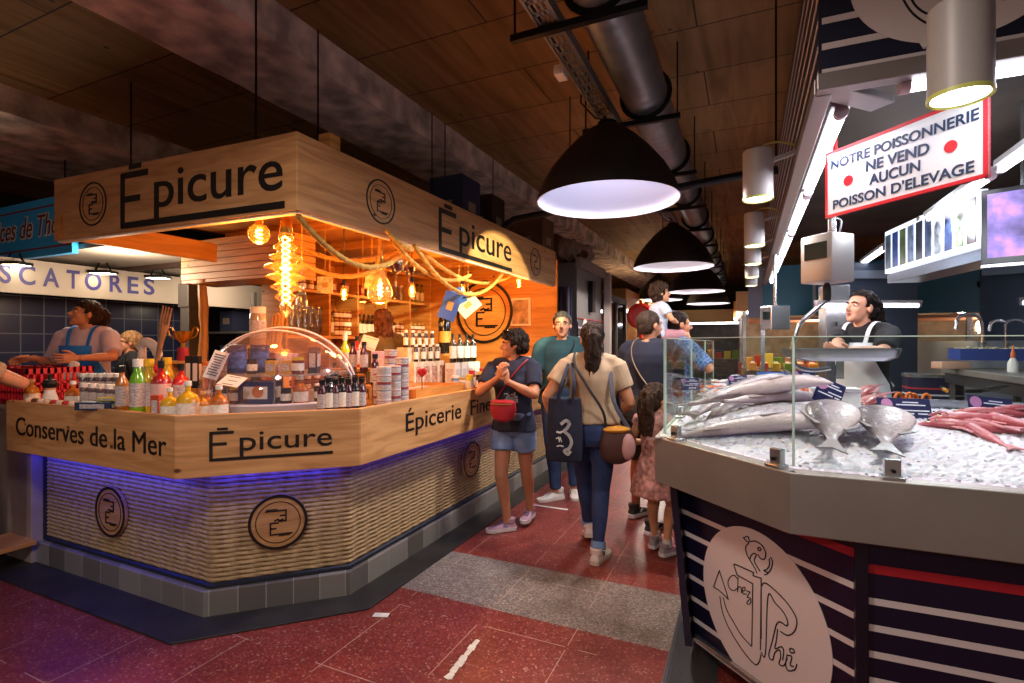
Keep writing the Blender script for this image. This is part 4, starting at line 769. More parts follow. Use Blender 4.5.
# oval emblem: anchor-shaped letters with a little fish on top
def emblem_px(pl, ox, oy, sc, parent, oval, clip=None):
    X = lambda *p: [pl.uv(ox + a / sc, oy + b / sc) for a, b in p]
    u, w, ru, rv = oval
    o = MB().disc(pl, u, w, ru, rv, .0016, .004, k=72).build('emblem_oval', oval_w, parent, smooth=False)
    mb = MB(); s = .0042
    def st(p, closed=False, sm=True, w_=s):
        q = [(a, b, 0) for a, b in X(*p)]
        if sm: q = cat_spline(q, 5, closed)
        mb.stroke(pl, [(c[0], c[1]) for c in q], w_, .0042, .0062, closed=closed)
    # fish
    st([(175, 108), (193, 104), (200, 122), (222, 122), (248, 138), (263, 168), (258, 192), (243, 190), (232, 175)]); st([(175, 108), (188, 122), (196, 128), (184, 145), (188, 172), (200, 195), (222, 232), (228, 248)])
    st([(200, 195), (206, 178), (216, 170), (226, 176), (218, 195), (222, 210), (240, 240)]); st([(236, 146), (244, 150), (243, 158), (235, 158), (232, 151), (236, 146)]); st([(283, 186), (290, 205), (284, 232), (270, 250), (258, 254)]); st([(277, 192), (278, 215), (268, 232), (256, 238), (272, 246)])
    # bar and stem of the anchor
    st([(137, 215), (140, 212), (215, 245), (213, 258), (245, 268), (245, 505)], sm=False); st([(137, 215), (150, 255), (212, 290), (208, 535)], sm=False)
    # left arrow and curve of the anchor
    st([(80, 238), (57, 302), (76, 314), (95, 330), (115, 352), (108, 325), (80, 238)], sm=False); st([(82, 340), (92, 400), (115, 460), (150, 520), (185, 570), (220, 607), (237, 598), (244, 570)]); st([(95, 345), (110, 395), (135, 440), (165, 490), (205, 535)])
    # P
    st([(245, 560), (262, 565), (272, 340), (300, 365), (335, 405), (350, 440), (345, 455), (320, 440), (306, 450), (298, 480)]); st([(245, 300), (262, 287), (310, 325), (355, 375), (385, 430), (378, 475), (350, 493), (322, 478)]); st([(245, 300), (242, 550)], sm=False)
    # hi
    st([(300, 470), (288, 520), (275, 572), (290, 590), (300, 560), (318, 552), (322, 580), (316, 606), (335, 612), (348, 585)]); st([(310, 470), (305, 515), (300, 545), (325, 538), (334, 555), (330, 590)]); st([(348, 570), (342, 608), (352, 632), (378, 628), (386, 608)]); st([(352, 572), (366, 578), (360, 610), (372, 615)]); st([(360, 545), (372, 548), (376, 560), (364, 562), (358, 552), (360, 545)])
    # small handwriting on the stem
    z = .0034
    for p_ in (((150, 270), (140, 257), (124, 262), (114, 284), (121, 308), (138, 316), (151, 308)), ((154, 262), (153, 292), (152, 322)), ((152, 310), (159, 301), (166, 306), (167, 326)), ((171, 319), (181, 315), (181, 305), (174, 304), (171, 318), (175, 330), (186, 330))): st(p_, w_=z)
    st(((188, 318), (201, 322), (189, 343), (203, 346)), sm=False, w_=z); st(((203, 346), (204, 362), (195, 371), (188, 364), (198, 352)), w_=z)
    mb.build('emblem', ink, o, smooth=False)
ul, wl = cQ.uv(704, 575); ur, _ = cQ.uv(832, 640); _, wt = cQ.uv(744, 525.5); um = (ul + ur) / 2
emblem_px(cQ, 700, 510, 3.947, fs, (um, wt - .345, (ur - ul) / 2, .345))
# ---------------- canopy above
cp = thing('stall_canopy', 'navy canopy with white stripes over the fish counter, black emblem oval in front', 'canopy')
KX, KY, KZ = .235, 2.14, 2.45
kf = Plane((KX, KY, 0), (1, 0.02, 0)); ks = Plane((KX, 8.9, 0), (0, -1, 0))
MB().rect(kf, 0, KZ, 2.4, 3.1, -.05, 0).build('front_panel', mat('navy_canopy', '141c33', rough=.4), cp, smooth=False); MB().rect(ks, 0, KZ, 6.76, 3.1, -.05, 0).build('aisle_panel', mat('navy_canopy', ''), cp, smooth=False)
m3 = MB()
for i in range(7): m3.rect(kf, .01, KZ + .006 + i * .092, 2.4, KZ + .029 + i * .092, .0, .002); m3.rect(ks, 0, KZ + .006 + i * .092, 6.75, KZ + .029 + i * .092, .0, .002)
m3.build('white_stripes', stripe_w, cp, smooth=False)
u, w = kf.uv(957, -35); o = MB().disc(kf, u, w, .30, .25, .0025, .004, k=60).build('emblem_oval', oval_w, cp, smooth=False)
mb = MB(); 
def kst(p, w_=.006): mb.stroke(kf, [(c[0], c[1]) for c in cat_spline([(*kf.uv(a, b), 0) for a, b in p], 5)], w_, .0042, .0065)
kst([(899, -30), (901, -5), (912, 14), (930, 26), (945, 29)]); kst([(908, -25), (911, 0), (925, 14), (948, 17)]); kst([(950, -30), (948, 16)]); kst([(957, -25), (958, 5), (966, -6), (974, 6), (980, -10)]); kst([(985, -22), (984, 3), (990, 7), (996, -2), (1004, 0), (1012, -8), (1006, -14)])
mb.build('emblem', ink, o, smooth=False)
fr_m = mat('frame_grey', '8a8484', rough=.4, metal=.5)
m2 = MB(); m2.bar((KX - .01, KY - .012, KZ - .03), (2.6, KY + .03, KZ - .03), .06, .06); m2.bar((KX + .015, KY, KZ - .03), (KX + .015, 8.85, KZ - .03), .06, .06); m2.bar((KX + .02, KY + .02, KZ - .03), (KX + .24, KY + .25, KZ - .03), .09, .03); m2.build('metal_frame', fr_m, cp, smooth=False, bevel=.004)
MB().prism([(KX + .05, KY + .05), (2.6, KY + .09), (2.6, 8.85), (KX + .05, 8.85)], 3.02, 3.05).build('roof_sheet', mat('roof_dark', '40352d', rough=.8, var=(2, .3)), cp, smooth=False)
# fluorescent tubes
tube_m = mat('tube_glow', 'f4f6ff', emit=4, ecol='f2f6ff'); TUBE_L = []
tb = thing('hanging_tube_light', '', 'lamp'); MB().tube([(-.57, 0, 0), (.57, 0, 0)], .022, n=12).build('tube', tube_m, tb, world=False); m2 = MB(); m2.box((0, 0, .04), (1.2, .07, .035)); m2.build('housing', mat('tube_housing', 'c8c6c6', rough=.4), tb, world=False, bevel=.004, smooth=False)
for sx in (-1, 1): m2 = MB(); m2.lathe([(.0, 0), (.026, 0), (.026, .03), (0, .03)], n=12, c=(sx * .585 - .015, 0, 0), R=Matrix.Rotation(PI / 2, 3, 'Y')); m2.box((sx * .585, 0, .02), (.03, .04, .05)); m2.build('end_cap', mat('cap_pink', 'c9b4bd', rough=.4), tb, world=False)
PT = Proto(tb)
def tube_at(x, y, z, rz, lab, pw=9): PT.place((x, y, z), rz, lab, 'tube lamps of the fish stall'); TUBE_L.append(((x, y, z - .035), pw, 1.1, rz, 'fdeaf8'))
tube_at(1.08, 2.19, 2.385, .02, 'tube lamp along the front edge of the striped canopy, left one behind the canister'); tube_at(2.32, 2.22, 2.385, .02, 'tube lamp along the front edge of the canopy, cut by the photo\'s right side')
for i in range(5): tube_at(.335, 2.95 + i * 1.24, 2.40, PI / 2, ORD[i] + ' tube lamp from the front under the canopy\'s aisle edge', 9 if i < 4 else 5)
for i in range(4): tube_at(1.36, 3.35 + i * 1.32, 2.52, PI / 2, ORD[i] + ' tube lamp from the front in the inner row above the photo strip', 3)
# canister spots
SPOTS = []
can_m = mat('canister_grey', 'a6a3a3', rough=.45, metal=.05)
cn = thing('spot_lamp', '', 'lamp'); MB().lathe([(.0, .262), (.07, .262), (.075, .256), (.075, .0), (.068, .0), (.066, .02), (.0, .021)], n=32).build('housing', can_m, cn, world=False); MB().lathe([(0, .012), (.064, .012)], n=28).build('lens', mat('lens_glow', 'fff3df', emit=14, ecol='fff2dc'), cn, world=False, smooth=False); MB().lathe([(.073, -.004), (.077, -.004), (.077, .008), (.073, .008)], n=28).build('rim', mat('rim_lime', 'c9d26a', rough=.4), cn, world=False); m2 = MB(); m2.bar((.07, 0, .2), (.2, 0, .235), .03, .02); m2.bar((-.0, .078, .16), (.06, .078, .22), .012, .006); m2.build('bracket', can_m, cn, world=False); m2 = MB(); m2.tube(cat_spline([(0, 0, .26), (.04, .02, .3), (.12, .0, .29), (.2, 0, .25)], 5), .006, n=6); m2.build('cable', mat('cable_yellow', 'a8a050', rough=.5), cn, world=False)
PCn = Proto(cn)
p = at(960, 1.47, 97); PCn.place((p.x, p.y, p.z), PI / 2, 'big grey canister spotlight hung right in front of the canopy emblem')
SPOTS.append(((p.x, p.y, p.z - .02), (p.x - .2, p.y + .5, 1.0), 45))
for i, y in enumerate((3.08, 4.55, 5.6, 6.7, 7.7)):
    PCn.place((.055, y, 2.275), 0, ORD[i] + ' grey canister spotlight along the canopy\'s aisle side, counted from the front'); SPOTS.append(((.055, y, 2.26), (-.75 if i % 2 == 0 else -.1, y - .3, 0.9), 40 if i < 3 else 22))
# hanging hand-lettered board
sgA, sgB = at(825.5, 2.38), at(988, 1.776); zt = 1.5 + 189 * 2.38 / FOC
bP = Plane((sgA.x, sgA.y, 0), sgB - sgA); LB = V((sgB.x - sgA.x, sgB.y - sgA.y, 0)).length; zb = zt - .300
bd = thing('hanging_board', 'white hand-lettered board with a red edge and two red dots hung over the fish', 'sign', (sgA.x, sgA.y, zb))
MB().rect(bP, 0, zb, LB, zt, -.012, 0).build('board', mat('board_white', 'e9eef0', rough=.35), bd, smooth=False)
red = mat('paint_red', 'd22a34', rough=.4); m2 = MB()
for r_ in ((0, zb, LB, zb + .014), (0, zt - .014, LB, zt), (0, zb, .012, zt), (LB - .014, zb, LB, zt)): m2.rect(bP, *r_, -.014, .002)
m2.build('red_edge', red, bd, smooth=False); m2 = MB()
for px, py in ((848.5, 180.5), (951, 146.5)): u, w = bP.uv(px, py); m2.disc(bP, u, w, .022, .022, .001, .003, k=24)
m2.build('red_dots', red, bd, smooth=False); bl = mat('letter_blue', '1d3c5e', rough=.5)
def bline(t, L_, R_, tl, bl_, tr, br_):   # left top/bottom and right top/bottom in the photo
    ul, a0 = bP.uv(L_, tl); _, a1 = bP.uv(L_, bl_); ur, b0 = bP.uv(R_, tr); _, b1 = bP.uv(R_, br_)
    dv = ((b0 - a0) + (b1 - a1)) / 2; h = ((a0 - a1) + (b0 - b1)) / 2; L2 = math.hypot(ur - ul, dv)
    cu_, cv_ = (ul + ur) / 2, (a0 + a1 + b0 + b1) / 4
    lettering('lettering', t, bP, cu_ - L2 / 2, cv_ - h / 2, cu_ + L2 / 2, cv_ + h / 2, bl, bd, n0=.0015, dep=.002, bold=.016, rot=math.atan2(dv, ur - ul))
k_ = 4.708
G = lambda x, y: (815 + x / k_, 80 + y / k_)
for t, xl, yt, yb, xr, yt2, yb2 in (('NOTRE POISSONNERIE', 78, 381, 424, 775, 128, 184), ('NE VEND', 242, 384, 432, 540, 292, 346), ('AUCUN', 258, 446, 496, 497, 376, 427), ("POISSON D'ELEVAGE", 87, 566, 612, 752, 376, 431)):
    a = G(xl, yt); b = G(xl, yb); c = G(xr, yt2); d = G(xr, yb2); bline(t, a[0], c[0], a[1], b[1], c[1], d[1])
m2 = MB(); 
for u in (.03, LB - .03): q = bP.p(u, zt - .01, -.006); m2.tube([q, q + V((0, 0, .35))], .003, n=5)
m2.build('chain', steel2, bd)
# ---------------- hanging scale with its pan
sp_ = at(827, 2.5, 283); hs = thing('hanging_scale', 'brushed steel hanging scale on a chrome pole with a fish pan below', 'scale', sp_)
R = Matrix.Rotation(YAW - .25, 3, 'Z')
MB().box((0, 0, .115), (.15, .17, .23), R=None).build('housing', mat('scale_steel', 'a3a09e', rough=.45, metal=.6), hs, world=False, bevel=.008) .rotation_euler = (0, 0, YAW + .35)
m2 = MB(); m2.box((-.0765, 0, .15), (.003, .12, .08)); d_ = m2.build('display', mat('display_dark', '1b2422', rough=.2), hs, world=False); d_.rotation_euler = (0, 0, YAW + .35)
m2 = MB(); m2.tube([(0.02, 0, .22), (.02, 0, .85)], .018, n=12); m2.tube(cat_spline([(.05, 0, .23), (.06, 0, .29), (.04, 0, .31), (.025, 0, .28)], 5), .005, n=6); m2.build('pole', steel2, hs, world=False)
MB().lathe([(.019, .5), (.024, .5), (.024, .75), (.019, .75)], n=12, c=(.02, 0, 0)).build('red_sleeve', red, hs, world=False)
MB().lathe([(.012, -.09), (.018, -.08), (.018, -.02), (.01, 0)], n=12).build('hook_stem', mat('black_rubber', '1a1a1c', rough=.5), hs, world=False)
RC = Matrix.Rotation(YAW, 3, 'Z')
loc = lambda px, py, d=2.5: at(px, d, py) - sp_
m2 = MB(); m2.tube(cat_spline([loc(827, 300), loc(815, 310), loc(800, 324), loc(794, 340), loc(792, 356), loc(797, 366), loc(812, 370), loc(830, 368)], 6), .011, n=10); m2.build('yoke', steel2, hs, world=False)
m2 = MB(); vs = []; fs_ = []; pc = loc(840, 352); W_, D_ = .255, .11
outl = [(W_ * math.copysign(abs(math.cos(t)) ** .6, math.cos(t)), D_ * math.copysign(abs(math.sin(t)) ** .6, math.sin(t))) for t in [2 * PI * i / 32 for i in range(32)]]
for sc_, z in ((.0, -.035), (.8, -.035), (.95, -.02), (1.0, .015), (1.04, .018), (1.04, .012), (.98, -.025), (.82, -.042), (0, -.042)): vs += [RC @ V((a * sc_, b * sc_, z)) + pc for a, b in outl]
for r_ in range(8):
    for j in range(32): fs_.append((r_ * 32 + j, r_ * 32 + (j + 1) % 32, r_ * 32 + 32 + (j + 1) % 32, r_ * 32 + 32 + j))
m2.add(vs, fs_); m2.build('pan', steel2, hs, world=False)
m2 = MB(); m2.box(pc + V((0, 0, -.085)), (.03, .03, .09)); m2.build('pan_support', steel2, hs, world=False)
# ---------------- glass screens with clamps
gls = glass('screen_glass', 'eef6f4', gloss=.05, rough=.0); edge = mat('glass_edge', 'bfd8d4', rough=.2, emit=0)
def screen(lab, pl, u0, u1, clamps, off=-.035, z0=1.085, z1=1.52):
    g = thing('glass_screen', lab, 'glass screen', pl.p((u0 + u1) / 2, z0, off)); MB().rect(pl, u0, z0, u1, z1, off - .004, off + .004).build('pane', gls, g, smooth=False)
    m2 = MB(); m2.rect(pl, u0, z1, u1, z1 + .003, off - .0045, off + .0045); m2.rect(pl, u0, z0, u0 + .003, z1, off - .0045, off + .0045); m2.rect(pl, u1 - .003, z0, u1, z1, off - .0045, off + .0045); m2.build('polished_edge', edge, g, smooth=False)
    for u in clamps:
        m2 = MB(); m2.rect(pl, u - .022, 1.075, u + .022, 1.135, off - .012, off + .014); m2.rect(pl, u - .03, 1.07, u + .03, 1.082, off - .02, off + .03); c_ = m2.build('clamp', steel2, g, bevel=.003, smooth=False); m3 = MB(); m3.lathe([(.006, 0), (.006, .012), (0, .012)], n=8, c=pl.p(u, 1.1, off + .014), R=pl.N.to_track_quat('Z', 'Y').to_matrix()); m3.build('screw', mat('black_steel', ''), c_)
screen('glass screen on the slanted corner of the fish counter, two clamps below it', cP, .03, CL - .01, (cP.uv(667, 430)[0] + .02, cP.uv(770, 455)[0]))
screen('long glass screen along the front of the fish counter, before the price cards', fP, .015, 2.4, (fP.uv(895, 470)[0], 1.6))
for i in range(3): screen(['glass screen on the aisle side of the fish counter, nearest the corner', 'middle glass screen on the aisle side of the fish counter', 'farthest glass screen on the aisle side of the fish counter'][i], sP, 4.13 - (i + 1) * 1.3, 4.13 - i * 1.3 - .02, (4.13 - (i + .5) * 1.3,))
# ---------------- ice
def icez(x, y):
    e = min(y - 1.97, x + .36, ((x + .36) + (y - 2.40) * 1.0) * .707 + .35 if False else ((x - .127) + (y - 1.935)) * .707 - .03)
    return 1.062 + .10 * min(1, max(0, e) / .7) + noise.noise(V((x * 2.2, y * 2.2, 0))) * .02 + .09 * math.exp(-((x - .1) ** 2 + (y - 2.72) ** 2) / .09)
def on_ice(x, y): return (y > 1.985 and x > -.335 and ((x - .127) + (y - 1.935)) * .707 > .045) and (y < 3.3 or (x < .34 and y < 6.45)) and x < 2.5
mb = MB(); random.seed(5); st_ = .0125; idx = {}; vs = []; fs_ = []
nx, ny = int(2.9 / st_), int(4.5 / st_)
for i in range(nx):
    for j in range(ny):
        x, y = -.34 + i * st_, 1.98 + j * st_
        if not on_ice(x, y): continue
        if x > 1.9 and y > 2.9: pass
        idx[i, j] = len(vs); vs.append(V((x + random.uniform(-.004, .004), y + random.uniform(-.004, .004), icez(x, y) + random.uniform(-.005, .006))))
for (i, j) in idx:
    if (i + 1, j) in idx and (i, j + 1) in idx and (i + 1, j + 1) in idx: fs_.append((idx[i, j], idx[i + 1, j], idx[i + 1, j + 1])); fs_.append((idx[i, j], idx[i + 1, j + 1], idx[i, j + 1]))
mb.add(vs, fs_)
for k in range(500):
    x, y = random.uniform(-.33, 2.0), random.uniform(1.99, 3.3)
    if not on_ice(x, y): continue
    s_ = random.uniform(.004, .009); R = Matrix.Rotation(random.uniform(0, 6), 3, V((random.random(), random.random(), random.random() + .1)).normalized()); mb.box((x, y, icez(x, y) + s_ * .5), (s_ * 1.6, s_, s_ * .7), R=R)
ice_m = mat('crushed_ice', 'ccc4d4', rough=.45, sss=.2)
tag(mb.build('crushed_ice', ice_m, smooth=False), 'bed of crushed white ice filling the fish counter under the fish', 'ice', kind='stuff')
MB().prism([(-.35, 2.52), (.13, 2.0), (2.5, 2.0), (2.5, 3.34), (.37, 3.34), (.37, 6.5), (-.35, 6.5)], .98, 1.03).build('ice_tray', steel2, fs, smooth=False)
m2 = MB(); m2.box((1.43, 3.36, 1.08), (2.14, .03, .25)); m2.box((.385, 4.9, 1.08), (.03, 3.1, .25)); m2.build('inner_rim', steel2, fs, smooth=False)
MB().box((1.45, 3.4, .5), (2.1, .05, 1.0)).build('back_panel', mat('frame_grey', ''), fs, smooth=False)
# ---------------- behind the counter: platform, worktop, mirror, pillar, photo strip, television
struct('trim_3', MB().box((1.3, 5.5, .1), (1.75, 4.1, .2)), mat('platform', ''))
grey_w = mat('blue_grey_panel', '6a7482', rough=.35, metal=.2); mir = mat('mirror_glass', 'd8dde0', rough=.03, metal=1.0)
struct('wall_mirror', MB().box((2.26, 7.6, 2.05), (.04, 4.4, 1.05)), mir)
struct('wall_splash', MB().box((2.27, 7.4, .9), (.05, 4.9, 1.25)), mat('splash_grey', '5c6470', rough=.4))
struct('trim_4', MB().box((2.2, 9.75, 1.5), (.12, .2, 2.6)), mat('pillar_grey', '7b8590', rough=.3, metal=.4), bevel=.01)
wt_ = thing('worktop', 'steel sink worktop behind the fish counter', 'worktop', (1.95, 5.2, 0)); MB().box((1.95, 5.2, 1.25), (.58, 1.75, .05)).build('top', steel, wt_, bevel=.004, smooth=False); m2 = MB(); m2.box((1.95, 5.2, 1.18), (.54, 1.7, .09)); m2.build('apron', mat('apron_dark', '3b3d42', rough=.4, metal=.4), wt_, smooth=False)
for x, y in ((1.72, 4.4), (2.18, 4.4), (1.72, 6.0), (2.18, 6.0)): MB().box((x, y, .6), (.04, .04, 1.2)).build('leg', steel2, wt_, smooth=False)
def faucet(lab, px, py, d, r, h):
    b = at(px, d, py); f = thing('faucet', lab, 'tap', b); U = V((_c, _s, 0)) * -1
    m2 = MB(); m2.tube(cat_spline([V((0, 0, 0)), V((0, 0, h)), V((0, 0, h)) + U * r * .3 + V((0, 0, r * .8)), U * r + V((0, 0, h + r)), U * r * 1.75 + V((0, 0, h + r * .7)), U * r * 2 + V((0, 0, h - .02))], 7), .014, n=10); m2.build('spout', steel2, f, world=False); MB().lathe([(.03, 0), (.03, .02), (.02, .04)], n=12).build('base', steel2, f, world=False); m2 = MB(); m2.bar((0, 0, .05), V((0, -.07, .08)), .014, .014); m2.build('lever', steel2, f, world=False)
faucet('tall curved chrome tap on the left over the sink worktop', 982, 352, 4.6, .12, .22); faucet('second curved chrome tap, right of the first one', 1006, 352, 4.9, .08, .22)
p = at(990, 4.55, 360); bb = thing('fish_crate', 'blue plastic tray of pale shellfish on the sink worktop', 'tray', p); m2 = MB(); m2.box((0, 0, .01), (.5, .3, .02)); 
for s_ in (-1, 1): m2.box((s_ * .245, 0, .05), (.012, .3, .1)); m2.box((0, s_ * .145, .05), (.5, .012, .1))
m2.build('tray', mat('tray_blue', '2a4596', rough=.4), bb, world=False, smooth=False); m2 = MB(); random.seed(8)
for i in range(60): m2.ell((random.uniform(-.21, .21), random.uniform(-.12, .12), .06 + random.uniform(0, .05)), (.025, .02, .015), 8, 5)
m2.build('shellfish', mat('shell_pale', 'd9d2b0', rough=.4), bb, world=False)['kind'] = 'stuff'
p = at(950, 4.5, 362); MBx = MB().box(V((p.x, p.y, 1.306)), (.22, .14, .06), rz=.3); tag(MBx.build('cutting_block', mat('block_tan', 'c89b84', rough=.5), bevel=.005), 'small tan block at the left end of the sink worktop', 'block')
p = at(1013, 4.0, 376); bt = thing('spray_bottle', 'orange and white bottle standing on the sink worktop', 'bottle', p); MB().lathe([(.03, 0), (.034, .02), (.034, .1), (.015, .14)], n=14).build('body', mat('white_plastic', ''), bt, world=False); MB().lathe([(.015, .14), (.016, .17), (.008, .2), (.004, .24)], n=12).build('nozzle', mat('orange_plastic', 'e0702a', rough=.4), bt, world=False)
# navy striped bin under the worktop
p = at(932, 5.0); bn = thing('waste_bin', 'navy round-cornered bin with red and white stripes beneath the worktop', 'bin', (p.x, p.y, .2)); mbn = bpy.data.materials.new('bin_stripes'); mbn.use_nodes = True; stripe_z(mbn, '1a1a3c', [(.86, .875, 'b03038'), (.80, .815, 'cfd2d8'), (.73, .745, 'cfd2d8'), (.66, .675, 'cfd2d8'), (.59, .605, 'cfd2d8')], .35)
ol = [(.22 * math.copysign(abs(math.cos(t)) ** .45, math.cos(t)), .18 * math.copysign(abs(math.sin(t)) ** .45, math.sin(t))) for t in [2 * PI * i / 40 for i in range(40)]]
MB().prism(ol, 0, .97).build('body', mbn, bn, world=False); MB().prism([(a * 1.03, b * 1.03) for a, b in ol], .97, 1.0).build('rim', steel2, bn, world=False)
# photo strip: backlit row of ten photos
A_, B_ = at(978, 3.6), at(885, 5.0); pP = Plane((B_.x, B_.y, 0), (A_.x - B_.x, A_.y - B_.y, 0)); PLn = V((A_.x - B_.x, A_.y - B_.y, 0)).length
ph = thing('photo_lightbox', 'backlit white rail of narrow photos slanting above the mirror', 'light box', (B_.x, B_.y, 2.2)); MB().rect(pP, 0, 2.17, PLn, 2.575, -.06, 0).build('case', mat('lightbox_white', 'e8ecf0', rough=.4, emit=.45, ecol='e8f0ff'), ph, smooth=False)
random.seed(12); cols = ['3b4a5c', '2a3f74', '4d5a3c', '60708a', '2b2f38', '44506a', '7a8088', '303a5a', '55604a', '3a3030']
for i in range(10):
    w_ = PLn / 10; MB().rect(pP, i * w_ + w_ * .16, 2.21, (i + 1) * w_ - w_ * .14, 2.53, .001, .006).build('photo', mat('photo_%d' % i, cols[i], rough=.3, var=(11, .9), emit=.25), ph, smooth=False)
hd = MB(); hd.slab(pP, [(0, 2.16), (PLn, 2.16), (PLn, 2.08), (0, 2.08)], -.3, -.02); o = hd.build('hood_panel', grey_w, smooth=False); tag(o, 'slanting blue-grey panel hung below the row of backlit photos', 'panel')
# television
T0, T1 = at(981, 3.35), at(1075, 3.05); tP = Plane((T0.x, T0.y, 0), (T1.x - T0.x, T1.y - T0.y, 0)); TL = V((T1.x - T0.x, T1.y - T0.y, 0)).length
tz0, tz1 = 1.5 + 78 * 3.35 / FOC, 1.5 + 152 * 3.35 / FOC
tv = thing('television', 'flat television showing a pink and violet market scene at the right', 'tv', (T0.x, T0.y, tz0)); MB().rect(tP, 0, tz0, TL, tz1, -.05, 0).build('bezel', mat('tv_black', '15151a', rough=.3), tv, bevel=.004, smooth=False)
ms = bpy.data.materials.new('tv_picture'); ms.use_nodes = True; nt = ms.node_tree; b = nt.nodes['Principled BSDF']; tc = nt.nodes.new('ShaderNodeTexCoord'); nz = nt.nodes.new('ShaderNodeTexNoise'); nz.inputs['Scale'].default_value = 7; nz.inputs['Detail'].default_value = 6; nt.links.new(tc.outputs['Object'], nz.inputs[0]); rp = nt.nodes.new('ShaderNodeValToRGB'); e = rp.color_ramp.elements; e[0].position = .3; e[0].color = lin('2c2650'); e[1].position = .7; e[1].color = lin('d08aa8'); q = e.new(.5); q.color = lin('7a68b0'); nt.links.new(nz.outputs['Fac'], rp.inputs[0]); nt.links.new(rp.outputs[0], b.inputs['Emission Color']); b.inputs['Emission Strength'].default_value = .9; b.inputs['Base Color'].default_value = (.02, .02, .02, 1)
MB().rect(tP, .03, tz0 + .04, TL - .03, tz1 - .03, .0005, .002).build('screen', ms, tv, smooth=False); m2 = MB(); m2.rect(tP, .0, tz0 - .02, TL, tz0 - .002, -.04, .004); m2.build('silver_rail', steel2, tv, smooth=False); m2 = MB(); m2.bar(tP.p(TL / 2, tz1, -.04), tP.p(TL / 2, tz1 + .7, -.04), .04, .04); m2.build('mount', steel2, tv)
# ======================= goods on the deli counter =======================
def mk(name, cat, parts, group=None, n=16):
    """parts: (part name, lathe profile or box tuple, material)"""
    t = thing(name, '', cat, group=group)
    for pn, pr, m_ in parts:
        mb = MB()
        if isinstance(pr, tuple): mb.box(*pr)
        else: mb.lathe(pr, n=n)
        mb.build(pn, m_, t, world=False, bevel=.002 if isinstance(pr, tuple) else 0, smooth=not isinstance(pr, tuple))
    return Proto(t)
LQ_ = {}
def liquid(c): return mat('liquid_' + c, c, rough=.12, coat=.6, spec=.6)
cork = mat('cork', 'c9a070', rough=.8); capk = mat('cap_black', '15151a', rough=.35); capw = mat('cap_white', 'e6e2de', rough=.4); capy = mat('cap_yellow', 'd8b02a', rough=.4); paper = mat('label_paper', 'e4dcd0', rough=.6, var=(60, .12)); lab_dk = mat('label_dark', '2a2530', rough=.5); lab_gold = mat('label_gold', 'b08a3c', rough=.4)
lab_pr = mat('label_printed', 'd9d0cb', rough=.6, var=(60, .8), mixcol='8f7f86', stretch=(1, 1, 5))
def tall_bottle(c, cap, labm, h=.3, r=.036, name='liqueur_bottle', neck=.013, lab=(.25, .55)):
    return mk(name, 'bottle', [('glass', [(0, 0), (r * .95, 0), (r, .006), (r, h * .6), (r * .85, h * .68), (neck * 1.1, h * .78), (neck, h * .9), (0, h * .9)], liquid(c)), ('cap', [(neck * 1.25, h * .86), (neck * 1.3, h), (0, h)], cap), ('label', [(r * 1.012, h * .6 * lab[0]), (r * 1.012, h * .6 * (lab[1] + .4))], labm)])
def flask(c, cap, labm, h=.16, r=.042):
    return mk('liqueur_flask', 'bottle', [('glass', [(0, 0), (r * .95, 0), (r, .008), (r, h * .5), (r * .8, h * .62), (.012, h * .72), (.012, h * .88), (0, h * .88)], liquid(c)), ('stopper', [(.013, h * .86), (.016, h * .88), (.016, h), (0, h)], cap), ('label', [(r * 1.01, h * .06), (r * 1.01, h * .42)], labm)])
def jar(c, lid, labm, h=.1, r=.034, name='preserve_jar'):
    return mk(name, 'jar', [('glass', [(0, 0), (r * .95, 0), (r, .006), (r, h * .78), (r * .85, h * .84), (0, h * .84)], liquid(c)), ('lid', [(r * .93, h * .83), (r * .95, h), (0, h)], lid), ('label', [(r * 1.01, h * .2), (r * 1.01, h * .65)], labm)])
def tin(c, top, h=.05, r=.045, name='pate_tin'):
    return mk(name, 'tin', [('can', [(0, 0), (r, 0), (r, h * .9), (0, h * .9)], mat('tin_' + c, c, rough=.35)), ('lid', [(r * 1.02, h * .86), (r * 1.02, h), (0, h)], top), ('label', [(r * 1.006, h * .12), (r * 1.006, h * .78)], lab_pr)])
def carton_p(c, w, d, h, name='gift_box', pr=None): return mk(name, 'box', [('carton', ((0, 0, h / 2), (w, d, h)), mat('carton_' + c, c, rough=.5)), ('front_print', ((0, -d / 2 - .001, h * .5), (w * .7, .002, h * .55)), pr or lab_pr), ('side_print', ((w / 2 + .001, 0, h * .5), (.002, d * .7, h * .5)), pr or lab_pr)])
ZC = 1.1
def put(P, px, d, z, lab, group=None, scale=None, rz=None): return P.place(at(px, d, z=z), YAW if rz is None else rz, lab, group, scale)
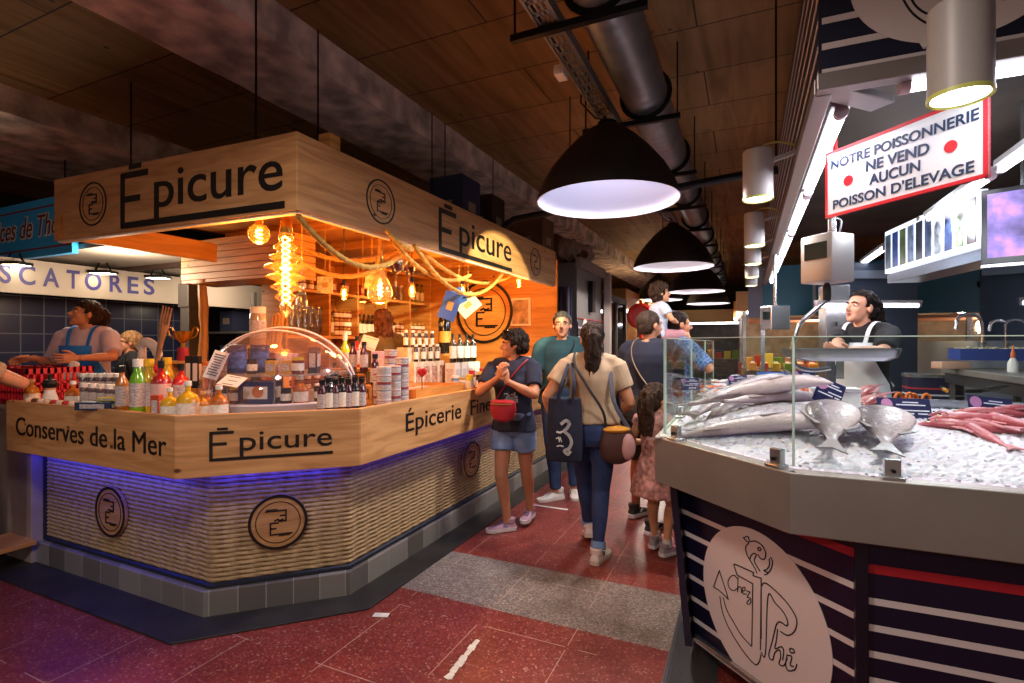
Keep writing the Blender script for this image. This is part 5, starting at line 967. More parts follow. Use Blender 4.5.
# front edge, left to right
fl_or = flask('c07a20', cork, paper); fl_ye = flask('d9a520', capw, paper, .18, .05); fl_am = flask('b5601c', capw, paper)
put(fl_or, 32, 3.42, ZC, 'small round flask of orange liqueur with a cork, leftmost on the deli counter')
dl = mk('doll_bottle', 'bottle', [('body', [(0, 0), (.045, 0), (.04, .05), (.028, .09), (.03, .1), (0, .1)], paper), ('face', [(.0, .09), (.026, .1), (.03, .12), (.024, .14), (0, .15)], mat('doll_skin', 'c98f6c', rough=.5)), ('hair', [(.034, .115), (.042, .14), (.03, .165), (.012, .17), (.012, .2), (0, .2)], capk)]); put(dl, 50, 3.3, ZC, 'dark haired doll-shaped bottle beside the corked flask')
put(fl_am, 73, 3.25, ZC, 'amber flask with a square white label next to the doll-shaped bottle')
mac = mk('macaroon', 'sweet', [('shell', [(0, 0), (.016, .002), (.02, .008), (.02, .02), (.012, .027), (0, .028)], mat('sweet_cream', 'e2cdb8', rough=.6))], n=12); mac2 = mk('macaroon', 'sweet', [('shell', [(0, 0), (.016, .002), (.02, .008), (.02, .02), (.012, .027), (0, .028)], mat('sweet_brown', '5a3526', rough=.6))], n=12); mac3 = mk('macaroon', 'sweet', [('shell', [(0, 0), (.016, .002), (.02, .008), (.02, .02), (.012, .027), (0, .028)], mat('sweet_red', 'b0303a', rough=.6))], n=12)
for i in range(9): put((mac, mac2, mac, mac, mac3, mac, mac3, mac, mac)[i], 29 + i * 6.2, 1.667 / ((29 + i * 6.2 - 512) / 515 * .4147 + .91) + .075, ZC + .024, ORD[i] + ' small round sweet from the left along the counter edge', 'small sweets along the counter edge')
swt = MB(); swt.box((-3.72, 1.745, ZC + .012), (.62, .075, .022)); tag(swt.build('sweet_tray', pine_in, bevel=.002, smooth=False), 'narrow wooden strip carrying the small sweets along the counter edge', 'tray')
tb_w = jar('5a4a50', capw, lab_pr, .15, .026, 'spice_tube')
for i in range(5): put(tb_w, 85 + i * 8.3, 3.22 - i * .04, ZC, ORD[i] + ' white-capped spice tube from the left in the front row', 'white-capped spice tubes')
for i in range(5): put(tb_w, 84 + i * 8.6, 3.4, ZC + .05, ORD[i] + ' white-capped spice tube from the left in the raised back row', 'white-capped spice tubes')
rz_ = carton_p('1f3358', .2, .1, .045, 'tin_box'); put(rz_, 99, 2.95, ZC + .02, 'flat dark blue box of small tins at the counter edge')
put(carton_p('c8b830', .1, .06, .02, 'card_box'), 110, 2.98, ZC + .067, 'small yellow box lying on the flat dark blue box')
def riser(lab, px, d, w, dp, h, rz=None):
    p = at(px, d, z=ZC); r = thing('display_riser', lab, 'riser', p, YAW if rz is None else rz); MB().box((0, 0, h - .01), (w, dp, .02)).build('top', pine_in, r, world=False, bevel=.002, smooth=False)
    for s_ in (-1, 1): MB().box((s_ * (w / 2 - .01), 0, (h - .02) / 2), (.02, dp, h - .02)).build('side', pine_in, r, world=False, smooth=False)
    return r
riser('low wooden riser carrying the back row of spice tubes', 101, 3.43, .36, .12, .05)
B_am = tall_bottle('a8661e', capk, lab_pr, .27, .033); B_gr = tall_bottle('6aa51e', capw, lab_pr, .31, .042, neck=.02); B_ye = tall_bottle('c2a01c', capy, lab_pr, .31, .042, neck=.02); B_re = tall_bottle('a01822', capk, mat('label_pink', 'd8b0a8', rough=.6), .30, .05); B_re2 = tall_bottle('c22028', capk, lab_pr, .28, .045); B_dk = tall_bottle('26141a', capk, paper, .2, .028); B_dkr = tall_bottle('4a1420', capk, lab_pr, .19, .026); B_wine = tall_bottle('14160f', capk, paper, .31, .038, 'wine_bottle'); B_lim = tall_bottle('b4c81a', capw, lab_pr, .30, .036)
put(B_am, 122, 2.95, ZC, 'amber bottle with a black cap left of the lime green bottle')
put(B_gr, 138, 2.88, ZC, 'lime green bottle with a pale stopper at the counter corner'); put(B_ye, 149, 2.92, ZC, 'yellow bottle with a yellow stopper touching the lime green one')
put(B_re, 161, 2.92, ZC, 'deep red round-shouldered bottle with a black cap'); put(carton_p('b8482a', .045, .04, .12, 'card_box'), 157, 2.77, ZC, 'narrow orange red box in front of the deep red bottle'); put(B_ye, 167, 3.2, ZC, 'yellow-capped bottle partly hidden behind the deep red bottle'); put(B_re2, 181, 3.0, ZC, 'bright red bottle with a black cap, right of the deep red one')
put(fl_ye, 170, 2.74, ZC, 'smaller yellow flask with a white label at the very corner', scale=.9); put(fl_ye, 188, 2.74, ZC, 'larger yellow flask with a white label right of the corner', scale=1.1)
put(fl_or, 203, 2.82, ZC, 'small orange flask behind the corner, left of the amber one', scale=.85); put(fl_am, 219, 2.76, ZC, 'amber flask with a white label in front of the acrylic dome', scale=1.08); put(fl_am, 208, 2.95, ZC, 'small amber flask half hidden behind two other flasks', scale=.8)
for i, px in enumerate((120, 130, 172, 196)): put(tb_w, px, 3.3, ZC, ORD[i] + ' white-capped tube from the left behind the coloured bottles', 'tubes behind the coloured bottles')
riser('tall wooden riser at the back corner of the counter', 213, 3.45, .42, .16, .2)
blk_b = carton_p('16161a', .04, .04, .2, 'gift_box', mat('label_cream', 'e0c9b8', rough=.6)); 
for i, px in enumerate((190, 197)): put(blk_b, px, 3.2, ZC + .12, ORD[i] + ' black and cream upright carton from the left below the trophy', 'black and cream cartons')
put(carton_p('c9862e', .12, .1, .12, 'card_box'), 194, 3.22, ZC, 'ochre box under the black and cream cartons')
j_or = jar('b8642a', mat('lid_orange', 'c8742a', rough=.4), lab_pr, .075, .03)
for i in range(5): put(j_or, 200 + i * 7, 3.45, ZC + .2, ORD[i] + ' orange-lidded jar from the left on the tall back riser', 'orange-lidded jars')
for i in range(5): put(j_or, 201 + i * 7, 3.35, ZC, ORD[i] + ' orange-lidded jar from the left beneath the back riser', 'jars in front of the riser')
tr = mk('trophy_cup', 'trophy', [('base', [(0, 0), (.036, 0), (.034, .09), (0, .09)], mat('trophy_red', '8e1f2a', rough=.3)), ('cup', [(0.012, .09), (.014, .12), (.045, .15), (.065, .2), (.058, .2), (.04, .155), (0, .13)], mat('trophy_gold', 'c9963e', rough=.25, metal=.9))]); o = put(tr, 183, 3.5, 1.38, 'gold two-handled trophy cup on a red base by the steel post')
m2 = MB()
for s_ in (-1, 1): m2.tube(cat_spline([V((s_ * .04, 0, .15)), V((s_ * .085, 0, .165)), V((s_ * .1, 0, .21)), V((s_ * .078, 0, .225)), V((s_ * .062, 0, .2))], 6), .006, n=8)
m2.build('handles', mat('trophy_gold', ''), o, world=False); riser('slim wooden stand lifting the trophy cup', 183, 3.5, .12, .12, .28)
# carved ornament: big fork held in a draped pot-like figure
p = at(154, 3.25, z=ZC); fo = thing('fork_ornament', 'carved ornament of a giant wooden fork leaning from a draped white vessel', 'ornament', p, YAW)
m2 = MB(); m2.tube([(-.075, .0, .0), (-.075, 0, .12), (-.08, 0, .25), (-.07, 0, .39)], [(.024, .03), (.026, .03), (.03, .03), (.018, .02)], n=12); m2.tube(cat_spline([V((-.095, 0, .36)), V((-.05, -.01, .405)), V((.0, -.01, .385)), V((.03, -.01, .33)), V((.02, -.01, .28))], 6), [(.03, .014)] * 20 + [(.02, .01)] * 5, n=10); m2.tube([(0, 0, .0), (0, 0, .09), (.01, 0, .17), (.03, 0, .245)], [(.04, .04), (.035, .035), (.055, .045), (.07, .05)], n=18)
m2.build('vessel', mat('bone_white', 'b9a193', rough=.5, var=(9, .35)), fo, world=False)
m2 = MB(); a, b_ = V((.02, -.01, .25)), V((.085, -.03, .52)); dr = (b_ - a).normalized(); sd = V((1, 0, -.3)).normalized(); m2.tube([a - dr * .15, a, a.lerp(b_, .6), b_], [.012, .012, .016, .03], n=10)
for k in range(4): o_ = (k - 1.5) * .017; m2.tube([b_ + sd * o_ * .9, b_ + sd * o_ + dr * .05, b_ + sd * o_ * 1.1 + dr * .11], [.0075, .0065, .004], n=8)
m2.build('fork', mat('wood_brown', '8a6248', rough=.5, var=(20, .2)), fo, world=False); m2 = MB(); m2.ell((.05, -.05, .24), (.03, .02, .03), 12, 8); m2.build('ribbon', red if 'red' in globals() else mat('paint_red', 'd22a34'), fo, world=False)
# white cards
wc = mat('card_white', 'e8e4e6', rough=.5)
def tcard(lab, px, d, py, w, h, rx, ry, m_=wc, rows=5, cat='card', name='price_card', rm=None, parent=None):
    p = at(px, d, py); c = thing(name, lab, cat, p); R = Matrix.Rotation(YAW, 3, 'Z') @ Matrix.Rotation(rx, 3, 'X') @ Matrix.Rotation(ry, 3, 'Y'); MB().box((0, 0, 0), (w, .004, h), R=R).build('board', m_, c, world=False, smooth=False); m2 = MB(); random.seed(int(px))
    for i in range(rows): ln = random.uniform(.45, .8) * w; m2.box(R @ V((random.uniform(-.05, .05) * w, -.003, h * (.36 - .72 * i / max(1, rows - 1)))), (ln, .001, h * .045), R=R)
    m2.build('print_lines', rm or mat('print_grey', '6c6670', rough=.6), c, world=False, smooth=False); m3 = MB(); lo = R @ V((0, .004, -h / 2)); m3.tube([lo, V((lo.x, lo.y + .02, -.5 * h - max(.0, p.z - .5 * h - ZC - .02)))], .003, n=5); m3.build('stake', steel2 if 'steel2' in globals() else capw, c, world=False); return c
tcard('white tilted card standing in front of the acrylic dome', 232, 2.85, 381, .13, .09, -1.0, .25, rows=3)
tcard('printed white sheet leaning at the left foot of the dome', 216, 3.0, 365, .09, .17, -.35, .25, rows=9)
# acrylic dome with its goods
p = at(283, 3.34, z=ZC); dm = thing('acrylic_dome', 'large clear acrylic dome covering small gift products on the counter corner', 'display dome', p, YAW)
acr = glass('acrylic', 'fbf7fb', gloss=.14, rough=.03, opac=.035, ocol='f0e0f0'); RD = .485
def dome_pt(th, ph, r=RD): return V((r * math.cos(ph) * math.cos(th), r * math.cos(ph) * math.sin(th), .05 + r * .93 * math.sin(ph)))
vs = []; fs_ = []; nt_, np_ = 48, 16
for i in range(nt_):
    for j in range(np_ + 1): vs.append(dome_pt(2 * PI * i / nt_, PI / 2 * j / np_))
for i in range(nt_):
    for j in range(np_): fs_.append((i * (np_ + 1) + j, ((i + 1) % nt_) * (np_ + 1) + j, ((i + 1) % nt_) * (np_ + 1) + j + 1, i * (np_ + 1) + j + 1))
MB().add(vs, fs_).build('shell', acr, dm, world=False); m2 = MB(); wh_e = mat('acrylic_edge', 'e8e0ee', rough=.15)
for ph0 in (0.0, .32): m2.tube([V((RD * 1.004 * math.cos(a), -RD * math.sin(ph0) * math.sin(a) * .9, .05 + RD * .93 * math.cos(ph0) * math.sin(a))) for a in [PI * i / 36 for i in range(37)]], .006, n=6)
m2.tube([(RD * math.cos(a), RD * math.sin(a), .05) for a in [2 * PI * i / 48 for i in range(48)]], .007, n=6, closed=True); m2.build('edge_rails', wh_e, dm, world=False)
MB().lathe([(0, 0), (RD + .01, 0), (RD + .01, .045), (0, .045)], n=48).build('base_plate', mat('plate_grey', 'a8a3a8', rough=.3), dm, world=False); MB().lathe([(0, .205), (.4, .205), (.4, .213), (0, .213)], n=40).build('glass_shelf', glass('shelf_glass', 'f0f4f6', gloss=.2, opac=.1), dm, world=False); m2 = MB()
for a in range(6): m2.lathe([(.007, .045), (.007, .205)], n=8, c=(.36 * math.cos(a), .36 * math.sin(a), 0))
m2.build('shelf_post', steel2 if 'steel2' in globals() else capw, dm, world=False)
DL = lambda x, y, z: Matrix.Translation(p) @ Matrix.Rotation(YAW, 4, 'Z') @ V((x, y, z))
def dput(P, x, y, z, lab, sc=None, rz=0): return P.place(DL(x, y, z), YAW + rz, lab, None, sc)
tin_bl = mk('tea_tin', 'tin', [('can', [(0, 0), (.055, 0), (.055, .16), (0, .16)], mat('tin_navy', '22356e', rough=.3)), ('lid', [(.056, .155), (.056, .175), (0, .178)], mat('tin_navy_lid', '1b2a58', rough=.3)), ('label', [(.0556, .03), (.0556, .13)], mat('label_blueprint', '3d58a0', rough=.5, var=(40, .5)))])
dput(tin_bl, -.235, -.12, .213, 'tall navy tin under the dome, left of its twin'); dput(tin_bl, -.14, -.02, .213, 'tall navy tin under the dome, right behind its twin')
sj = jar('221c22', capk, paper, .09, .03); cg = carton_p('c79a34', .06, .05, .08, 'gift_box'); cd = carton_p('241a30', .055, .05, .16, 'gift_box'); cp_ = carton_p('b8a0c0', .09, .05, .12, 'gift_box'); hon = jar('6a1a14', capy, paper, .1, .036)
for i, (P_, x, y, lab) in enumerate(((sj, -.1, -.2, 'black jar with a white label under the dome, nearest the navy tins'), (sj, -.03, -.1, 'black jar under the dome, behind the front black jar'), (cg, .03, -.22, 'gold box under the dome, left of its twin'), (cg, .11, -.18, 'gold box under the dome, right of its twin'), (cp_, .06, -.03, 'pale lilac box standing under the dome behind the gold boxes'), (hon, .18, -.2, 'dark red jar with a gold lid under the dome'), (cd, .25, -.13, 'tall black box with a white label under the dome'), (cd, .2, .02, 'tall black box at the back right under the dome'), (cp_, -.05, .12, 'pale lilac box at the very back under the dome'))): dput(P_, x, y, .213, lab)
pb = carton_p('1c2c5c', .2, .12, .13, 'picture_box', mat('dish_picture', 'e0d8c8', rough=.4)); o = dput(pb, .0, -.3, .046, 'blue box printed with a dish of food, low at the front of the dome'); m2 = MB(); m2.lathe([(0, 0), (.02, .002), (.034, .001)], n=20, c=(.015, -.0625, .07), R=Matrix.Rotation(PI / 2, 3, 'X')); m2.build('dish_print', mat('dish_orange', 'c8743a', rough=.5), o, world=False)
for i, (x, y, P_) in enumerate(((-.27, -.22, hon), (-.2, -.3, sj), (-.13, -.33, hon), (.16, -.32, sj), (.23, -.28, fl_am), (.3, -.18, sj), (-.33, -.1, sj))): dput(P_, x, y, .046, ORD[i] + ' small jar or flask on the dome\'s lower deck, in walking order round it')
# dark miniature bottles right of the dome
random.seed(2)
for i in range(7): put(B_dk if i % 2 else B_dkr, 322 + i * 6.6, 2.95 + .02 * i, ZC, ORD[i] + ' dark sauce bottle from the left in the front row beside the dome', 'dark sauce bottles in the front row')
for i in range(6): put(B_dkr if i % 2 else B_dk, 327 + i * 7, 3.14 + .02 * i, ZC, ORD[i] + ' dark sauce bottle from the left in the second row beside the dome', 'dark sauce bottles in the second row')
riser('low wooden riser behind the dark sauce bottles', 352, 3.42, .3, .12, .12)
for i, px in enumerate((335, 343, 352, 361)): put(j_or if i % 2 else sj, px, 3.42, ZC + .12, ORD[i] + ' jar from the left on the riser behind the sauce bottles', 'jars on the low riser')
riser('tall wooden riser behind the dark sauce bottles', 358, 3.68, .34, .14, .22)
put(B_lim, 345, 3.7, ZC + .16, 'bright yellow-green bottle standing highest right of the dome', scale=1.0); put(B_dkr, 353, 3.62, ZC + .2, 'dark red bottle on the tall riser, left one of two', scale=1.1); put(B_dkr, 364, 3.6, ZC + .2, 'dark red bottle on the tall riser, right one of two', scale=1.1); put(B_dkr, 375, 3.4, ZC + .11, 'single dark bottle standing before the lilac carton', scale=1.15); put(B_re2, 357, 3.95, ZC + .2, 'red bottle half hidden behind the yellow-green one', scale=.9)
tcard('pale pink card tilted above the dark red bottles', 369, 3.75, 343, .12, .1, -.3, .3, mat('card_pink', 'd8b0b8', rough=.5), rows=2)
put(carton_p('b9a0cc', .1, .05, .22, 'gift_box'), 379, 3.75, ZC + .12, 'upright lilac carton behind the stacked tins'); put(carton_p('8a6a4a', .14, .1, .12, 'card_box'), 379, 3.77, ZC, 'brown box under the upright lilac carton')
t_red = tin('8c2a30', mat('lid_pale', 'd8cfd0', rough=.3)); t_blu = tin('5a6a8a', mat('lid_red', 'a04050', rough=.3)); t_whi = tin('c8bcc0', mat('lid_pale', ''))
tcols = ['left', 'middle', 'right', 'far right', 'back']
for ci, (px, d, nn) in enumerate(((384, 3.22, 5), (394, 3.36, 5), (402, 3.45, 6), (391, 3.62, 7), (380, 3.38, 4))):
    for r_ in range(nn): put((t_red, t_whi, t_blu)[(ci * 2 + r_) % 3], px, d, ZC + r_ * .0505, ORD[r_] + ' tin from the bottom of the %s stack of round tins' % ['front left', 'front middle', 'front right', 'rear', 'leftmost'][ci], 'stacks of round tins', 1.0)
# right-hand counter: tray, picks, tubs, display stand, bottles
p = V((-2.3, 3.33, ZC)); trw = thing('wooden_tray', 'long shallow pine tray of small packets along the right-hand counter', 'tray', p); m2 = MB(); m2.box((0, 0, .01), (.4, .68, .02))
for s_ in (-1, 1): m2.box((s_ * .195, 0, .035), (.012, .68, .07)); m2.box((0, s_ * .335, .035), (.4, .012, .07))
m2.build('tray', pine_in, trw, world=False, smooth=False); MB().box((0, .0, .03), (.012, .65, .05)).build('partition', pine_in, trw, world=False, smooth=False)
pk = carton_p('d8b8b0', .075, .05, .022, 'packet'); pk2 = carton_p('b04a4a', .075, .05, .022, 'packet'); pk3 = carton_p('d0c4a8', .075, .05, .022, 'packet'); k_i = 0
for i in range(9):
    for j in range(4): (pk, pk2, pk3)[(i * 3 + j * 2) % 3].place((-2.44 + j * .093, 3.055 + i * .068, ZC + .021), .1 * ((i + j) % 3), 'small packet in the long pine tray, row %s from the near end, %s across' % (ORD[i], ORD[j]), 'packets in the pine tray')
p = at(422, 3.75, z=ZC); rs_ = thing('red_pick', 'red heart-shaped pick on a thin stem standing in the pine tray', 'ornament', p, YAW); MB().tube([(0, 0, .02), (0, 0, .16)], .003, n=6).build('stem', capk, rs_, world=False); m2 = MB(); m2.ell((-.012, 0, .19), (.022, .012, .026), 12, 8); m2.ell((.014, 0, .192), (.022, .012, .026), 12, 8); m2.ell((0, 0, .172), (.018, .011, .022), 12, 8); m2.build('heart', mat('paint_red2', 'b0182a', rough=.4), rs_, world=False)
st = thing('display_stand', 'white printed stand of small bottles at the back of the right-hand counter', 'stand', (-2.6, 3.8, ZC), 0); m2 = MB(); m2.box((0, 0, .12), (.18, .5, .24)); m2.box((-.03, 0, .3), (.12, .5, .12)); m2.build('body', mat('stand_white', 'd8c8b0', rough=.6, var=(18, .25)), st, world=False, bevel=.003, smooth=False); m2 = MB()
for i in range(4): m2.box((.091, -.18 + i * .12, .12), (.002, .08, .16)); m2.box((-.19 + i * .0 , 0, 0), (.0, .0, .0))
m2.build('front_print', mat('print_pinkish', 'b08878', rough=.6, var=(40, .5)), st, world=False, smooth=False)
mini = tall_bottle('2a1c14', capw, paper, .15, .02, 'miniature_bottle')
for i in range(5): mini.place((-2.63, 3.6 + i * .1, ZC + .36), 0, ORD[i] + ' miniature bottle from the near end on top of the white stand', 'miniatures on the white stand')
for i in range(4): mini.place((-2.54, 3.62 + i * .11, ZC + .24), 0, ORD[i] + ' miniature bottle from the near end on the white stand\'s lower step', 'miniatures on the lower step')
mag = tall_bottle('12140f', mat('foil_dark', '2a2a30', rough=.3, metal=.6), lab_gold, .5, .06, 'champagne_bottle', lab=(.35, .3)); mag.place((-2.62, 4.2, ZC + .3), 0, 'very large dark champagne bottle towering by the round emblem panel'); riser('wooden block stand under the very large champagne bottle', 0, 1, .16, .16, .3).location = (-2.62, 4.2, ZC)
wcn = carton_p('d6cfc8', .1, .1, .22, 'wine_carton'); 
for i in range(4): wcn.place((-2.42, 4.02 + i * .125, ZC), 0, ORD[i] + ' white bottle carton from the near end below the wine bottles', 'white bottle cartons'); B_wine.place((-2.42, 4.02 + i * .125, ZC + .222), 0, ORD[i] + ' dark wine bottle from the near end standing on the white cartons', 'wine bottles on the cartons', .85)
pats = [jar('c8b42a', capy, paper, .14, .032), jar('3a7a2a', mat('lid_green', '5aa02a', rough=.4), paper, .1, .035), jar('a03020', mat('lid_red2', 'b02a20', rough=.4), lab_pr, .16, .03), jar('26262c', capk, paper, .13, .03), jar('5a88b0', capw, lab_pr, .12, .035), jar('d8d0c8', mat('lid_tan', 'b08a58', rough=.4), lab_pr, .11, .035)]
nm = ['yellow', 'green-lidded', 'red', 'black', 'blue', 'cream']
for i in range(14): q_ = (i * 5 + i // 6) % 6; pats[q_].place((-2.08 - .1 * (i % 3), 3.72 + i * .055, ZC), i * .4, '%s jar, %s from the near end of the mixed jars past the pine tray' % (nm[q_], ORD[i]), 'mixed jars past the pine tray')
tubeP = jar('8a8a9a', capw, lab_pr, .2, .032, 'salt_tube')
for i in range(8): tubeP.place((-2.14, 4.6 + i * .105, ZC + .06), 0, ORD[i] + ' tall white-capped tube from the near end of the row by the stall end', 'tall white-capped tubes'); 
rr = riser('long low wooden riser under the tall white-capped tubes', 0, 1, .9, .12, .06, PI / 2); rr.location = (-2.14, 4.97, ZC)
for i in range(6): (sj if i % 2 else hon).place((-2.04, 4.55 + i * .1, ZC), 0, ORD[i] + ' low dark jar from the near end at the counter edge by the woman', 'low jars at the counter edge', .7)
# ---- goods on the shelf unit
random.seed(11); bays = [(3.65, 4.16), (4.20, 4.60), (4.64, 5.10), (5.14, 5.60), (5.64, 6.08)]; bn_ = ['nearest', 'second', 'third', 'fourth', 'farthest']
glass_tum = mk('tumbler', 'glass', [('glass', [(.03, 0), (.034, .004), (.038, .1), (.035, .1), (.03, .008), (0, .008)], gcl)]); B_oil = tall_bottle('8a7a1c', capk, paper, .27, .03, 'oil_bottle'); jl = jar('8a3a20', mat('lid_gold', 'b8903c', rough=.3, metal=.6), paper, .095, .034); bx = carton_p('8a2a24', .09, .07, .13, 'gift_box'); shelf_sets = [
    (1.575, 0, [(glass_tum, 6, 3, 'clear tumbler')]), (1.575, 1, [(B_oil, 2, 1, 'oil bottle'), (jl, 4, 3, 'gold-lidded jar')]), (1.575, 2, [(B_wine, 6, 1, 'dark bottle')]), (1.575, 3, [(B_wine, 3, 1, 'dark bottle'), (jl, 2, 2, 'gold-lidded jar')]), (1.575, 4, [(jl, 5, 2, 'gold-lidded jar')]),
    (2.045, 0, [(jl, 5, 1, 'gold-lidded jar')]), (2.045, 1, [(bx, 2, 1, 'dark red box')]), (2.045, 2, [(bx, 2, 1, 'dark red box')]), (2.045, 3, [(glass_tum, 4, 2, 'clear tumbler')]), (2.045, 4, [(B_oil, 4, 1, 'oil bottle')]),
    (1.015, 0, [(jl, 4, 2, 'gold-lidded jar')]), (1.015, 1, [(B_oil, 4, 1, 'oil bottle')]), (1.015, 2, [(B_re2, 3, 1, 'red bottle')]), (1.015, 3, [(B_wine, 4, 1, 'dark bottle')])]
lv = {1.575: 'middle', 2.045: 'top', 1.015: 'lower'}
for z, b_i, its in shelf_sets:
    y0, y1 = bays[b_i]; tot = sum(n_ for _, n_, _, _ in its); s_ = 0
    for P_, n_, st_n, nm_ in its:
        hgt = {'clear tumbler': .102, 'gold-lidded jar': .097}.get(nm_, .3)
        for i in range(n_):
            y = y0 + (y1 - y0) * (s_ + .5) / tot; s_ += 1
            for lvl in range(st_n): P_.place((-4.13, y, z + lvl * hgt), 0, '%s on the %s shelf, %s bay, %s along%s' % (nm_, lv[z], bn_[b_i], ORD[i], '' if st_n == 1 else ', level ' + ORD[lvl]), 'goods on the shelf unit')
p = at(302, 3.3, 300); pe = thing('hanging_carafe', 'narrow clear glass carafe hanging by its neck left of the shelves', 'carafe', p); MB().lathe([(.03, -.06), (.035, -.05), (.034, 0), (.02, .06), (.011, .1), (.011, .2)], n=16).build('glass', gcl, pe, world=False); MB().tube([(0, 0, .19), (0, 0, 2.5 - p.z)], .003, n=5).build('string', yrope, pe, world=False)
p = at(258, 4.0, 320); tj = jar('a8927a', capw, lab_pr, .3, .06, 'tall_jar'); tj.place((p.x, p.y, 1.48), 0, 'tall white-lidded canister standing above the dome\'s back'); riser('wooden shelf block under the tall canister', 0, 1, .3, .2, .38).location = (p.x, p.y, ZC)
p = at(276, 3.9, 320); sk_ = thing('bread_sticks', 'bundle of pale wooden slats standing beside the tall canister', 'sticks', (p.x, p.y, 1.45), YAW); 
for i in range(6): MB().box((-.03 + i * .013, .01 * (i % 2), .13), (.011, .03, .26 + .02 * (i % 3)), R=Matrix.Rotation(.12, 3, 'Y')).build('slat', pine_z, sk_, world=False, smooth=False)
riser('wooden block under the bundle of slats', 0, 1, .14, .14, .35).location = (p.x, p.y, ZC)
# ======================= fish on ice =======================
def fish_mat(key, back, side, belly, rough=.36, spots=None):
    m = bpy.data.materials.new('fish_' + key); m.use_nodes = True; nt = m.node_tree; N = nt.nodes; L = nt.links; b = N['Principled BSDF']; b.inputs['Roughness'].default_value = rough; b.inputs['Coat Weight'].default_value = .2; b.inputs['Coat Roughness'].default_value = .1
    tc = N.new('ShaderNodeTexCoord'); sp = N.new('ShaderNodeSeparateXYZ'); L.new(tc.outputs['Generated'], sp.inputs[0]); nz = N.new('ShaderNodeTexNoise'); nz.inputs['Scale'].default_value = 26; nz.inputs['Detail'].default_value = 5; L.new(tc.outputs['Object'], nz.inputs[0])
    ad = N.new('ShaderNodeMath'); ad.operation = 'MULTIPLY_ADD'; L.new(nz.outputs['Fac'], ad.inputs[0]); ad.inputs[1].default_value = .42; L.new(sp.outputs['Y'], ad.inputs[2]); rp = N.new('ShaderNodeValToRGB'); E = rp.color_ramp.elements; E[0].position = .34; E[0].color = lin(belly); E[1].position = .92; E[1].color = lin(back); e = E.new(.62); e.color = lin(side); L.new(ad.outputs[0], rp.inputs[0]); L.new(rp.outputs[0], b.inputs['Base Color'])
    vo = N.new('ShaderNodeTexVoronoi'); vo.inputs['Scale'].default_value = 95; L.new(tc.outputs['Object'], vo.inputs[0]); bp = N.new('ShaderNodeBump'); bp.inputs['Strength'].default_value = .5; bp.inputs['Distance'].default_value = .003; L.new(vo.outputs['Distance'], bp.inputs['Height']); L.new(bp.outputs[0], b.inputs['Normal']); return m
fin_m = mat('fin_grey', '8d8288', rough=.35); eye_w = mat('fish_eye', 'd8d0b8', rough=.1); eye_k = mat('fish_pupil', '0c0c0e', rough=.05)
